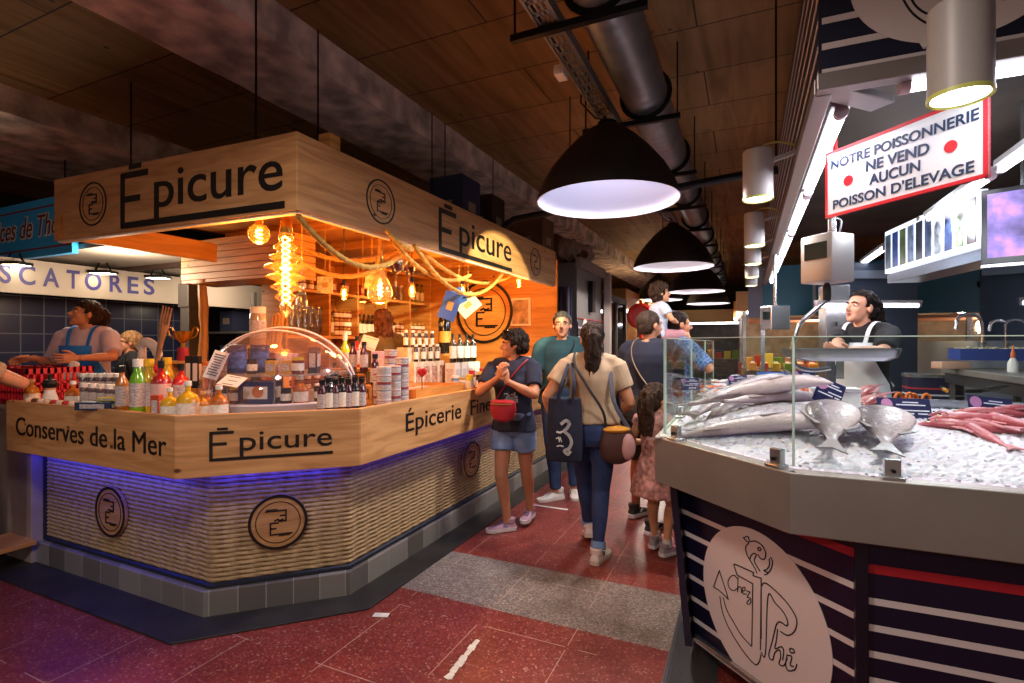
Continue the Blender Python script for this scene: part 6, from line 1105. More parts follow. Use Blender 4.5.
def make_fish(name, L, prof, m_, fin=None, tail=.16, tailw=.5, dors=(.35, .75, .12), flat=.5, cat='fish', bend=.04):
    """lies on its side: x head +, y back +, z up"""
    t = thing(name, '', cat); fin = fin or fin_m; P = cat_spline([(a, b, 0) for a, b in prof], 5); pts = []; rad = []
    X = lambda u: (u - .5) * L
    cy = lambda u: bend * L * math.sin(PI * u)
    H = lambda u: max(.0005, next((P[i].y + (P[i + 1].y - P[i].y) * (u - P[i].x) / max(1e-6, P[i + 1].x - P[i].x) for i in range(len(P) - 1) if P[i].x <= u <= P[i + 1].x), P[-1].y)) * L
    us = [i / 36 for i in range(37)]
    mb = MB(); mb.tube([(X(u), cy(u), H(u) * flat) for u in us], [(H(u), H(u) * flat) for u in us], n=18, side=(0, 1, 0)); body = mb.build('fish_body', m_, t, world=False, ang=180)
    def finm(nm, pts2, z=.0, th=.004):
        mb = MB(); n = len(pts2); vs = [V((a, b, z - th / 2)) for a, b in pts2] + [V((a, b, z + th / 2)) for a, b in pts2]; mb.add(vs, [tuple(range(n))[::-1], tuple(range(n, 2 * n))] + [(i, (i + 1) % n, n + (i + 1) % n, n + i) for i in range(n)]); return mb.build(nm, fin, t, world=False, smooth=False)
    h0 = H(.04); zt = h0 * flat + .004
    finm('tail_fin', [(X(.06), cy(.06) - h0 * .9), (X(.06), cy(.06) + h0 * .9), (X(-tail * .5), tailw * tail * L * .8), (X(-tail), tailw * tail * L * 1.2), (X(-tail * .62), 0), (X(-tail), -tailw * tail * L * 1.2), (X(-tail * .5), -tailw * tail * L * .8)], zt)
    a, b_, hh = dors; zz = H((a + b_) / 2) * flat
    finm('dorsal_fin', [(X(b_), cy(b_) + H(b_) * .95), (X(b_ - .06), cy(b_) + H(b_) + hh * L * .9), (X((a + b_) / 2), cy(.5) + H((a + b_) / 2) + hh * L * .6), (X(a), cy(a) + H(a) + hh * L * .35), (X(a), cy(a) + H(a) * .9)], zz)
    finm('anal_fin', [(X(.42), cy(.42) - H(.42) * .92), (X(.36), cy(.36) - H(.36) - hh * L * .6), (X(.24), cy(.24) - H(.24) - hh * L * .2), (X(.24), cy(.24) - H(.24) * .9)], zz * .8)
    u = .70; mb = MB(); zt = H(u) * flat * 1.96; base = V((X(u), cy(u) - H(u) * .2, zt)); mb.add([base + V((0, .012 * L / .4, 0)), base + V((-.10 * L, .03 * L, .002)), base + V((-.13 * L, -.01 * L, -.002)), base + V((-.08 * L, -.05 * L, -.004)), base + V((0, -.012 * L / .4, 0))], [(0, 1, 2, 3, 4)]); mb.build('pectoral_fin', fin, t, world=False)
    u = .90; q = V((X(u), cy(u) + H(u) * .35, H(u) * flat * 1.9)); e = MB().ell(q, (.011 * L / .4, .011 * L / .4, .004), 14, 8).build('eye', eye_w, t, world=False); MB().ell(q + V((0, 0, .003)), (.007 * L / .4, .007 * L / .4, .0035), 12, 6).build('pupil', eye_k, e, world=False)
    mb = MB(); mb.tube([(X(.80) + .01 * math.cos(k_), cy(.8) + H(.8) * .75 * math.sin(k_ * .9), H(.8) * flat * (1 + .93 * math.cos(k_ * .75))) for k_ in [-1.2 + .2 * i for i in range(13)]], .0018, n=5); mb.build('gill_line', mat('gill_dark', '5c4a52', rough=.4), t, world=False); return Proto(t)
silver = fish_mat('silver', '3a3440', '8d7c8a', 'c9b4be'); bream_m = fish_mat('bream', '5c4f58', '9c8a94', 'c9b6be'); pink_m = fish_mat('pink', '9a3c48', 'c8737c', 'e2b4b6'); group_m = fish_mat('grouper', 'a8504c', 'cf8a86', 'e4c4c2'); pink_fin = mat('fin_pink', 'c08088', rough=.35)
LONG = [(0, .028), (.1, .035), (.3, .072), (.55, .095), (.75, .092), (.9, .062), (1.0, .008)]; DEEP = [(0, .036), (.1, .042), (.2, .075), (.35, .17), (.5, .225), (.66, .235), (.82, .19), (.94, .1), (1.0, .02)]; SLIM = [(0, .025), (.1, .032), (.35, .07), (.65, .085), (.85, .065), (1.0, .012)]
F_long = make_fish('long_fish', .62, LONG, silver, flat=.62, dors=(.35, .8, .05), tail=.14); F_bream = make_fish('bream', .36, DEEP, bream_m, flat=.36, dors=(.25, .75, .08), tail=.2); F_red = make_fish('red_mullet', .25, SLIM, pink_m, pink_fin, flat=.72, dors=(.45, .7, .07)); F_group = make_fish('pink_fish', .46, LONG, group_m, pink_fin, flat=.6, dors=(.3, .78, .07), tail=.2); F_small = make_fish('small_fish', .22, SLIM, silver, flat=.6, dors=(.4, .65, .06))
def lay(P, tail, hd, lab, group=None, roll=0, sc=None):
    """fish from its tail point to its head point (both at belly height on the ice)"""
    x = (hd - tail).normalized(); up = V((0, 0, 1)); up = (up - x * up.dot(x)).normalized(); y = up.cross(x); M = Matrix((x, y, up)).transposed(); M = M @ Matrix.Rotation(roll, 3, 'X'); return P.place((tail + hd) / 2, 0, lab, group, sc, rot=M.to_euler())
def px_on_ice(px, py, extra=0.0):
    z = 1.1
    for _ in range(5): p = atz(px, py, z); z = icez(p.x, p.y) + extra
    p.z = z; return p
for tl, hd, lab, sc, ro in (((684, 436, 0), (776, 404, .05), 'long silver fish at the left of the pile, its tail nearest the glass clamp', 1.0, .1), ((700, 433, 0), (800, 414, .03), 'long silver fish lowest in the pile, its head pointing at the bream', 1.05, -.1), ((690, 418, .03), (770, 390, .09), 'long silver fish high on the left of the pile', 1.05, .2), ((712, 421, .07), (806, 398, .09), 'long silver fish across the top of the pile', 1.0, 0), ((720, 407, .09), (796, 388, .12), 'long silver fish at the back of the pile, half covered', .95, .15), ((735, 428, .05), (812, 432, .02), 'dark-backed long fish at the front of the pile with its head by the glass joint', .8, -.25)):
    a, b = px_on_ice(tl[0], tl[1], tl[2]), px_on_ice(hd[0], hd[1], hd[2]); m_ = (a + b) / 2; d_ = (b - a).normalized() * .3; lay(F_long, m_ - d_, m_ + d_, lab, None, ro, sc)
for px, py, tx, ty, lab, sc in ((840, 436, 832, 458, 'big round bream with its tail toward the glass, left one of the pair', 1.12), (890, 438, 887, 462, 'big round bream on the ice, right one of the pair below the middle price card', 1.12)):
    c_ = px_on_ice(px, py, .03); t_ = px_on_ice(tx, ty, .012); d_ = (c_ - t_).normalized() * .24; c_ = t_ + d_ + V((0, 0, .035)); lay(F_bream, c_ - d_, c_ + d_, lab, None, .12, sc)
random.seed(21)
for i, (hx, hy, tx, ty, ex) in enumerate(((942, 428, 1000, 436, 0), (952, 436, 1012, 446, 0), (948, 424, 1012, 424, .02), (965, 426, 1026, 440, .035), (958, 440, 1010, 458, 0), (985, 432, 1040, 452, .03), (972, 420, 1030, 418, .03), (1000, 428, 1052, 434, .05), (945, 433, 990, 447, .02))):
    h_, t_ = px_on_ice(hx, hy, ex), px_on_ice(tx, ty, ex); c_ = (h_ + t_) / 2; d_ = (h_ - t_).normalized() * .125; lay(F_red, c_ - d_, c_ + d_, ORD[i] + ' red mullet laid in the pink heap below the right price card', 'red mullet heap', random.uniform(-.3, .3), random.uniform(1.15, 1.4))
for hx, hy, tx, ty, ex, lab in ((838, 402, 884, 388, .03, 'large pink fish in front of the fishmonger, its tail raised to the right'), (846, 410, 890, 398, 0, 'large pink fish lying before the one in front of the fishmonger')):
    h_, t_ = px_on_ice(hx, hy, ex), px_on_ice(tx, ty, ex); c_ = (h_ + t_) / 2; d_ = (h_ - t_).normalized() * .22; d_.z = min(d_.z, .0) - .02; lay(F_group, c_ - d_, c_ + d_, lab, None, .1)
pr_m = mat('prawn_orange', 'e0663a', rough=.3, var=(40, .2)); pw = thing('prawn', '', 'prawn'); m2 = MB(); m2.tube([(.03 * math.cos(a), .03 * math.sin(a), .008) for a in [-.4 + i * .3 for i in range(10)]], [.008, .009, .0095, .009, .0085, .008, .007, .006, .004, .002], n=8); m2.build('body', pr_m, pw, world=False); m2 = MB(); m2.tube([(.028, -.012, .012), (.05, -.03, .018), (.05, -.07, .012)], .0012, n=5); m2.tube([(.028, -.014, .008), (.044, -.04, .01), (.036, -.075, .01)], .0012, n=5); m2.build('feelers', pr_m, pw, world=False); m2 = MB()
for i in range(5): a = .1 + i * .35; m2.tube([(.026 * math.cos(a), .026 * math.sin(a), .006), (.014 * math.cos(a), .014 * math.sin(a), .002)], .0015, n=4)
m2.build('legs', pr_m, pw, world=False); PPr = Proto(pw); random.seed(31); k_i = 0
for (x0, y0, x1, y1, n_) in ((752, 394, 828, 392, 34), (703, 398, 722, 388, 10), (776, 402, 800, 396, 8)):
    for i in range(n_):
        p = px_on_ice(random.uniform(x0, x1), random.uniform(min(y0, y1) - 3, max(y0, y1) + 3), .002); PPr.place(p + V((0, 0, random.uniform(.0, .03))), random.uniform(0, 6.28), 'orange prawn in the heap behind the long silver fish and the tilted price card', 'orange prawns', random.uniform(1.0, 1.6))
for i in range(22):
    px, py = 694 + (i % 6) * 15 + (i // 6) * 4, 396 - (i // 6) * 6; h_ = px_on_ice(px + 6, py - 1, .01); 
    if h_.x < -.30 or h_.x > .27 or h_.y > 6.3: continue
    t_ = h_ + V((-.15, -.06, 0)); c_ = (h_ + t_) / 2; c_.x = max(c_.x, -.2); d_ = (h_ - t_).normalized() * .1; lay(F_small, c_ - d_, c_ + d_, 'small silver fish in the aisle-side rows, row %s, place %s' % (ORD[i // 6], ORD[i % 6]), 'small silver fish rows', .1, random.uniform(.9, 1.2))
# navy price cards
nv = mat('card_navy', '20234f', rough=.3); pk_ = mat('card_pink_print', 'b87aa8', rough=.5); wh_ = mat('card_white_print', 'd8d4ea', rough=.5)
def pcard(lab, px, py, d, w, h, rx, ry, yaw=0):
    p = at(px, d, py); c = thing('price_card', lab, 'price card', p); R = Matrix.Rotation(YAW + yaw, 3, 'Z') @ Matrix.Rotation(rx, 3, 'X') @ Matrix.Rotation(ry, 3, 'Y'); MB().box((0, 0, 0), (w, .005, h), R=R).build('board', nv, c, world=False, smooth=False, bevel=.001); m2 = MB(); random.seed(int(px)); f = -.0032
    for z_, x_, l_ in ((.34, .12, .3), (.24, .12, .55), (.02, .2, .5), (-.1, -.12, .55), (-.1, .32, .18)): m2.box(R @ V((x_ * w, f, z_ * h)), (l_ * w, .001, .045 * h), R=R)
    for i in range(5): m2.box(R @ V((-.05 * w + i * .08 * w, f, -.34 * h)), (.045 * w, .001, .1 * h), R=R)
    m2.build('print_lines', wh_, c, world=False, smooth=False); m3 = MB(); RR = R @ Matrix.Rotation(PI / 2, 3, 'X'); m3.lathe([(0, .0026), (h * .22, .0026), (h * .22, .0036), (0, .0036)], c=(R @ V((-.33 * w, 0, .25 * h))), n=24, R=RR); m3.build('round_mark', pk_, c, world=False, smooth=False); lo = R @ V((0, .004, -h / 2)); zz = icez(p.x, p.y) - p.z; m4 = MB(); m4.tube([lo, V((lo.x, lo.y + .015, min(zz, lo.z - .01)))], .003, n=5); m4.build('stake', steel2, c, world=False)
pcard('navy price card tilted clockwise among the prawns, nearest the glass joint', 829, 393, 2.35, .125, .115, -.15, .42); pcard('navy price card in the middle, standing behind the two big bream', 905, 411, 2.3, .235, .115, -.3, .04); pcard('navy price card at the right above the red mullet heap', 991, 410, 2.35, .2, .12, -.3, .12)
pcard('small navy price card under the left side of the hanging pan', 803, 379, 3.0, .14, .09, -.2, .1); pcard('small dark price card in the middle of the aisle-side strip', 738, 381, 3.5, .13, .075, -.2, -.05); pcard('small dark price card near the left corner of the aisle-side strip', 690, 384, 3.3, .12, .075, -.2, 0)
# things at the back of the ice bed
p = px_on_ice(826, 385, .0); fbx = thing('foam_box', 'white rectangular foam box on the ice under the hanging pan', 'box', (.42, 3.19, icez(.42, 3.19) + .004)); m2 = MB(); m2.box((0, 0, .04), (.22, .14, .08)); m2.build('box', mat('foam_white', 'e4e2e6', rough=.7), fbx, world=False, bevel=.008, smooth=False); MB().box((0, 0, .088), (.23, .15, .016)).build('lid', mat('foam_white', ''), fbx, world=False, bevel=.005, smooth=False)
def scissors(lab, px, py, d, ang):
    p = at(px, d, py); s_ = thing('scissors', lab, 'scissors', p, YAW + ang); m2 = MB()
    for sx in (-1, 1): m2.tube([(sx * .032 + .022 * math.cos(a), .0, .0 + .038 * math.sin(a)) for a in [2 * PI * i / 18 for i in range(18)]], .008, n=6, closed=True)
    m2.build('handles', mat('orange_plastic', ''), s_, world=False); m2 = MB(); m2.bar((.03, 0, -.035), (-.012, .02, -.15), .014, .003); m2.bar((-.03, .004, -.035), (.012, .024, -.15), .014, .003); m2.build('blades', steel2, s_, world=False)
scissors('orange-handled scissors stuck upright in the ice, left pair', 904, 400, 2.8, .1); scissors('orange-handled scissors stuck upright in the ice, right pair', 920, 401, 2.85, -.1)
def knife(lab, px, py, d, ang, c_):
    p = at(px, d, py); s_ = thing('knife', lab, 'knife', p, YAW + ang); m2 = MB(); m2.tube([(-.07, 0, 0), (.05, 0, .0)], [(.012, .009), (.014, .01)], n=8); m2.build('handle', c_, s_, world=False); MB().add([V((.05, -.001, -.012)), V((.22, -.001, 0.002)), V((.2, -.001, .012)), V((.05, -.001, .014)), V((.05, .001, -.012)), V((.22, .001, .002)), V((.2, .001, .012)), V((.05, .001, .014))], [(0, 1, 2, 3), (7, 6, 5, 4), (0, 4, 5, 1), (1, 5, 6, 2), (2, 6, 7, 3), (3, 7, 4, 0)]).build('blade', steel2, s_, world=False, smooth=False)
b_sh = thing('tool_shelf', 'dark shelf behind the ice bed holding knives and grey gear', 'shelf', (1.62, 3.62, 0)); MB().box((1.62, 3.62, 1.02), (.75, .3, .03)).build('top', mat('apron_dark', ''), b_sh, smooth=False)
for x in (1.28, 1.96): MB().box((x, 3.62, .5), (.03, .28, 1.0)).build('leg', mat('apron_dark', ''), b_sh, smooth=False)
knife('dark-handled knife on the shelf behind the ice, left one', 975, 391, 3.35, .2, mat('black_rubber', '')); knife('blue-grey knife on the shelf behind the ice, right one', 992, 388, 3.4, .4, mat('grey_steel', '')); knife('yellow-handled knife standing left of the other knives', 945, 390, 3.25, 1.0, mat('orange_yellow', 'e09a20', rough=.5))
p = at(960, 3.4, 385); o = MB(); o.ell((0, 0, 0), (.13, .07, .05), 18, 10); g_ = thing('cloth_bundle', 'crumpled grey cloth bundle on the shelf behind the price cards', 'cloth', (p.x + .12, p.y, 1.075)); obj_from('cloth', remesh(o, .008, 2, .02, 14), mat('cloth_greyblue', '6d7484', rough=.85), g_)
p = at(772, 4.1, 360); o = thing('plastic_tub', 'round blue tub behind the long fish near the hanging pan', 'tub', (p.x, p.y, icez(p.x, p.y) + .005)); MB().lathe([(.0, 0), (.09, 0), (.11, .12), (.104, .12), (.085, .01), (0, .01)], n=24).build('tub', mat('tub_blue', '2b5fb0', rough=.4), o, world=False)
for i, (px, py, d, c_, lab) in enumerate(((794, 372, 3.5, 'c8c4cc', 'pale crumpled plastic bag left of the foam box'), (742, 372, 4.4, 'b0a8b8', 'greyish crumpled bag farther down the aisle-side strip'))):
    p = at(px, d, py); z0 = icez(p.x, p.y); g_ = thing('plastic_bag', lab, 'bag', (p.x, p.y, z0)); o = MB(); o.ell((0, 0, .05), (.11, .09, .06), 16, 10); obj_from('bag', remesh(o, .008, 1, .035, 16), mat('bag_%d' % i, c_, rough=.3), g_)
lem = mk('lemon', 'lemon', [('fruit', [(0, -.042), (.008, -.038), (.026, -.024), (.032, 0), (.026, .024), (.008, .038), (0, .042)], mat('lemon_yellow', 'e0b820', rough=.45, bump=(80, .2)))]); 
for i in range(8):
    y = 5.2 + (i // 4) * .08; x = .0 + (i % 4) * .075; o = lem.place((x, y, icez(x, y) + .035), 0, ORD[i] + ' lemon of the row far down the aisle-side ice', 'lemons on the ice', rot=(PI / 2, 0, i * .7))
def skin(k, c): return mat('skin_' + k, c, rough=.5, sss=.08, var=(12, .06))
def fabric(k, c, rough=.85, var=.1, sc=8): return mat('cloth_' + k, c, rough=rough, var=(sc, var), bump=(260, .12))
def hairm(k, c): return mat('hair_' + k, c, rough=.7, spec=.2, var=(45, .5), stretch=(1, 1, .25), bump=(70, .8))
def frame_of(loc, rz):
    Mi = (Matrix.Translation(loc) @ Matrix.Rotation(rz, 4, 'Z')).inverted(); return lambda p: Mi @ V(p)
denim = fabric('denim', '2b3f66', var=.25); denim_l = fabric('denim_light', '7289b4', var=.22); white_rub = mat('rubber_white', 'dedad6', rough=.5)
# --- woman with folded hands, navy tee, denim shorts
loc, rz = at(514, 4.1), 3.25; F = frame_of(loc, rz); fz = lambda px, py, z=.085: F(atz(px, py, 0) + V((0, 0, z)))
fw = lambda px, py, d: F(at(px, d, py))
b = Body('woman in a navy tee, denim shorts and lilac sneakers clasping her hands at her chest', loc, rz, 1.6, skin('tan', 'bd8160'), w=.97, bust=1.0, belly=1.08, head_yaw=-1.2, head_pitch=.02, feet=((fz(507, 531), -.95, 0), (fz(530, 521), -.05, 0)), hands=(V((.05, .25, 1.235)), V((-.03, .26, 1.215))), poles=((.75, -.1, -.7), (-.75, -.1, -.7)), hand_dir=[V((-.35, .15, .9)), V((.3, .1, .9))], palm=[V((-.6, -.6, 0)), V((.4, -.8, 0))], curl=.9)
b.body(); hs_ = hairm('dark', '241a16')
hair_cap(b, hs_, front=.05, sides=-.02, side_y=-.02, low=-.085, thick=.022, noise_amp=.016)
b.shirt(fabric('navy_tee', '20253c'), sleeve=.72, z0=.86, o=.016, flare=.012)
m2 = MB(); 
for i in range(26):
    random.seed(i); m2.box(b.sp(1.08) + V((random.uniform(-.07, .03), .128 + .0, random.uniform(-.1, .1))), (random.uniform(.01, .035), .006, random.uniform(.008, .03)))
m2.build('shirt_print', mat('print_pale', '8f8a92', rough=.8), b.t, world=False, smooth=False)
b.pants(denim_l, t1=.52, o=.017, name='shorts', flare=.02)
for i, (yy, nm) in enumerate(((-.95, 0), (-.05, 0))): shoe(b.t, b.an[i], yy, 0, fabric('lilac', 'b48fa6'), mat('sole_pale', 'cfc4c8', rough=.6), .92, accent=mat('lace_violet', '7c6f96', rough=.7))
sg_ = MB(); sg_.tube([b.hp(x, y, z) for x, y, z in ((-.08, -.01, .07), (-.06, .05, .115), (0, .07, .122), (.06, .05, .115), (.08, -.01, .07))], .006, n=6)
for sx in (-1, 1): sg_.ell(b.hp(sx * .035, .062, .115), (.028, .022, .012), 12, 6)
sg_.build('sunglasses', mat('lens_black', '141418', rough=.2), b.t, world=False)
# red bag (a thing of its own), on a strap across her
rb = fw(503, 411, 3.85); rbw = at(503, 3.83, 410)
bag = thing('shoulder_bag', 'small red leather bag hanging at the hip of the woman in denim shorts', 'bag', rbw, rz); mb = MB(); mb.tube([(0, 0, .075), (0, 0, .06), (.0, 0, 0), (0, 0, -.07), (0, 0, -.09)], [(.07, .02), (.1, .04), (.105, .045), (.075, .035), (.03, .015)], n=20, side=(1, 0, 0)); mb.build('pouch', mat('leather_red', '9a2230', rough=.4), bag, world=False); m3 = MB(); m3.tube([(-.085, .046, .05), (.0, .052, .045), (.085, .046, .05)], .004, n=6); m3.build('zip', mat('zip_gold', 'b89a58', rough=.3, metal=.8), bag, world=False)
Lb = frame_of(rbw, rz); Mb = Matrix.Translation(loc) @ Matrix.Rotation(rz, 4, 'Z'); W = lambda p: Lb(Mb @ V(p))
m3 = MB(); P = cat_spline([V((.08, .02, .06)), W(b.sp(1.1) + V((.12, .135, 0))), W(b.sp(1.28) + V((0.0, .15, 0))), W(b.sp(1.42) + V((-.115, .06, .02))), W(b.sp(1.42) + V((-.125, -.05, .01))), W(b.sp(1.2) + V((-.02, -.15, 0))), W(b.sp(1.0) + V((.16, -.09, 0))), V((.09, -.03, .06))], 8); m3.tube(P, [(.008, .004)] * len(P), n=6); m3.build('strap', mat('leather_red', ''), bag, world=False)
# --- man in teal tee facing the camera
loc, rz = at(562, 5.0), 3.45; F = frame_of(loc, rz)
b = Body('man in a teal tee, jeans and white sneakers facing the camera by the deli', loc, rz, 1.8, skin('fair', 'c48b6c'), w=1.06, belly=1.22, fat=1.06, head_yaw=.0, head_pitch=-.06, feet=((fz(556, 499), -1.0, 0), (fz(574, 495), .1, 0)), hands=(V((.3, .12, .93)), V((-.3, .1, .92))))
b.body(jaw=1.1, brow='3a3028', lip='9a6a58'); gh = hairm('grey', '45403c')
hair_cap(b, gh, front=.068, sides=.0, side_y=-.03, low=-.06, thick=.011, noise_amp=.008)
b.shirt(fabric('teal', '23464f'), sleeve=.8, z0=.86, o=.018, flare=.01); b.pants(denim, o=.018)
for i, yy in enumerate((-1.0, .1)): shoe(b.t, b.an[i], yy, 0, mat('leather_white', 'd9d6d2', rough=.5), white_rub, 1.08, accent=mat('lace_white', 'f0eeea', rough=.7))
strap(b, 'bag_strap', [b.sp(1.45) + V((-.12, -.02, .02)), b.sp(1.38) + V((-.11, .11, 0)), b.sp(1.25) + V((-.04, .165, 0)), b.sp(1.1) + V((.06, .165, 0)), b.sp(1.0) + V((.17, .1, 0)), b.sp(.97) + V((.21, 0, 0))], .05, .008, mat('strap_brown', '3b2a22', rough=.7))
# --- woman walking away, beige blouse
loc, rz = at(592, 3.6), .22; F = frame_of(loc, rz)
b = Body('woman with a long dark ponytail walking away in a beige blouse and blue jeans', loc, rz, 1.64, skin('tan', 'bd8160'), w=.96, feet=((fz(598, 562), -.35, .0), (fz(589, 541, .10), .1, -.25)), hands=(V((.17, .2, .98)), V((-.27, .04, .93))), poles=((.6, -.7, -.3), (-.6, -.6, -.3)), head_yaw=.1, head_pitch=-.03, knees=((0, 1, 0), (0, 1, 0)))
b.body(); bh = hairm('brown', '2e1f18')
def pony(mb):
    P = cat_spline([b.hp(0, -.1, .05), b.hp(0, -.135, .03), b.hp(.0, -.145, -.08), b.hp(-.005, -.135, -.2), b.hp(-.01, -.125, -.3), b.hp(-.015, -.12, -.37)], 6); n = len(P)
    mb.tube(P, [(.03 + .03 * math.sin(PI * min(1, i / n * 1.15)) - .02 * (i / n) ** 3, .026 + .012 * math.sin(PI * i / n)) for i in range(n)], n=12, side=b.hR @ V((1, 0, 0)))
hair_cap(b, bh, front=.055, sides=-.0, side_y=-.03, low=-.5, thick=.012, extra=pony, noise_amp=.01)
b.shirt(fabric('beige', 'ab9279'), sleeve=.62, z0=.98, o=.022, flare=.012, noise_amp=.011); b.pants(fabric('indigo', '26345c', var=.2), o=.008, t1=1.9, z1=1.05)
mb = MB(); 
for i in (0, 1): q = b.kn[i].lerp(b.an[i], .9); mb.tube([b.kn[i].lerp(b.an[i], .86), b.kn[i].lerp(b.an[i], .97)], .052, n=16)
mb.build('turned_up_hems', denim_l, b.t, world=False)
for i, (yy, pt) in enumerate(((-.35, 0), (.1, -.25))): shoe(b.t, b.an[i], yy, pt, mat('leather_pinkwhite', 'ddc9c6', rough=.5), mat('sole_tan', 'c9b9a8', rough=.6), .96, accent=mat('shoe_black', '1d1a22', rough=.5))
lw_ = Matrix.Translation(loc) @ Matrix.Rotation(rz, 4, 'Z')
# navy tote with a pale seahorse
tp = at(565, 3.45, 430); tote = thing('tote_bag', 'navy cloth tote with a white seahorse at the side of the ponytailed woman', 'bag', tp, YAW - .15)
mb = MB(); w_, h_ = .118, .215
mb.tube([(0, 0, h_), (0, 0, h_ * .5), (0, 0, 0), (0, 0, -h_ * .6), (0, 0, -h_ * .95), (0, 0, -h_)], [(w_ * .93, .02), (w_, .035), (w_ * 1.02, .045), (w_ * 1.02, .04), (w_ * .98, .025), (w_ * .9, .008)], n=28, side=(1, 0, 0))
me = remesh(mb, .007, 2, .006, 12); obj_from('cloth', me, fabric('tote_navy', '1c1e33'), tote)
sp2 = Plane((0, -.05, -.05), (1, 0, 0)); mb = MB(); mb.stroke(sp2, [(c[0], c[1]) for c in cat_spline([(-.02, .10, 0), (.01, .12, 0), (.03, .1, 0), (.015, .07, 0), (.0, .05, 0), (.03, .02, 0), (.045, -.02, 0), (.03, -.06, 0), (.0, -.08, 0), (.02, -.1, 0), (.035, -.085, 0)], 6)], .02, 0, .004); mb.stroke(sp2, [(-.05, .045), (-.03, .04), (-.01, .05)], .012, 0, .004); mb.stroke(sp2, [(-.055, .0), (-.04, .01), (-.035, -.02), (-.03, .01), (-.02, -.02)], .006, 0, .004); mb.stroke(sp2, [(-.05, -.05), (-.03, -.045), (-.01, -.05)], .007, 0, .004)
mb.build('seahorse_print', mat('print_white', 'd8d4d6', rough=.7), tote, world=False)
Lt = frame_of(tp, YAW - .15); W = lambda p: Lt(lw_ @ V(p))
for dx, nm in ((-.05, 0), (.05, 0)):
    P = cat_spline([V((dx, -.03, h_ * .9)), V((dx * .8 + .02, -.02, .32)), W(b.sh[1] + V((.015 + dx * .2, -.055, .02))), W(b.sh[1] + V((.02 + dx * .2, 0, .058))), W(b.sh[1] + V((.02 + dx * .2, .05, .02))), V((dx * .8 + .02, .06, .3)), V((dx, .025, h_ * .9))], 7); m3 = MB(); m3.tube(P, [(.011, .004)] * len(P), n=6); m3.build('handle', fabric('tote_navy', ''), tote, world=False)
# brown and pink cross-body bag on her right hip
tp = at(617, 3.5, 446); bag = thing('shoulder_bag', 'brown and pink rounded bag with an orange scarf on the ponytailed woman\'s right hip', 'bag', tp, YAW + .2)
mb = MB(); mb.tube([(0, 0, .115), (0, 0, .1), (0, 0, .03), (0, 0, -.06), (0, 0, -.1), (0, 0, -.12)], [(.085, .03), (.11, .05), (.128, .06), (.12, .055), (.09, .04), (.04, .02)], n=24, side=(1, 0, 0)); mb.build('pouch', mat('leather_brown', '4a2c26', rough=.5), bag, world=False)
mb = MB(); mb.ell((.06, -.045, .0), (.055, .03, .09), 14, 10); mb.build('pink_pocket', mat('leather_pink', 'b98480', rough=.5), bag, world=False)
mb = MB(); mb.ell((-.01, -.02, .115), (.1, .045, .026), 16, 8); mb.build('scarf', mat('scarf_orange', 'cf8a2e', rough=.7), bag, world=False)
Lt = frame_of(tp, YAW + .2); W = lambda p: Lt(lw_ @ V(p)); P = cat_spline([V((-.08, .0, .11)), W(b.sp(1.08) + V((.08, -.145, 0))), W(b.sp(1.25) + V((-.02, -.155, 0))), W(b.sp(1.4) + V((-.11, -.105, 0))), W(b.sp(1.45) + V((-.115, 0, .03))), W(b.sp(1.35) + V((-.08, .13, 0))), W(b.sp(1.1) + V((.1, .15, 0))), V((.09, .05, .1))], 8); m3 = MB(); m3.tube(P, [(.009, .004)] * len(P), n=6); m3.build('cross_strap', mat('strap_dark', '241e24', rough=.6), bag, world=False)
P = cat_spline([V((.09, -.02, .1)), W(b.sp(1.15) + V((.15, -.12, 0))), W(b.sh[0] + V((-.03, -.07, -.02))), W(b.sh[0] + V((-.035, 0, .06))), W(b.sh[0] + V((-.03, .07, -.03))), V((.09, .09, .1))], 8); m3 = MB(); m3.tube(P, [(.015, .004)] * len(P), n=6); m3.build('shoulder_strap', mat('strap_grey', '4a4a58', rough=.6), bag, world=False)
# --- man in navy tee from behind
loc, rz = at(649, 4.15), -.35; F = frame_of(loc, rz)
b = Body('man in a navy tee and dark shorts seen from behind at the fish counter', loc, rz, 1.76, skin('tan', 'bd8160'), w=1.08, fat=1.05, feet=((fz(652, 532), .1, 0), (fz(636, 517), -.1, 0)), hands=(V((.12, .3, 1.0)), V((-.2, .25, 1.0))), head_yaw=-.35, head_pitch=-.05)
b.body(); bd_ = hairm('cropped', '3a2c24')
hair_cap(b, bd_, front=.06, sides=.0, side_y=-.02, low=-.06, thick=.006, noise_amp=.003)
mb = MB(); mb.ell(b.hp(0, .045, -.085), (.052, .05, .034), 16, 10, R=b.hR); mb.build('beard', bd_, b.t, world=False)
b.shirt(fabric('navy_dark', '1b2034'), sleeve=.82, z0=.84, o=.02, flare=.012); b.pants(fabric('shorts_dark', '33302f'), t1=.92, o=.026, name='shorts')
for i, yy in enumerate((.1, -.1)): shoe(b.t, b.an[i], yy, 0, fabric('sneaker_dark', '2c2a2c'), mat('sole_pale', ''), 1.05, accent=mat('lace_white', ''))
strap(b, 'bag_strap', [b.sp(1.45) + V((-.1, .03, .03)), b.sp(1.42) + V((-.105, -.07, .01)), b.sp(1.3) + V((-.05, -.15, 0)), b.sp(1.15) + V((.06, -.155, 0)), b.sp(1.03) + V((.17, -.1, 0)), b.sp(1.0) + V((.2, 0, 0))], .04, .008, mat('strap_beige', '9a8264', rough=.7))
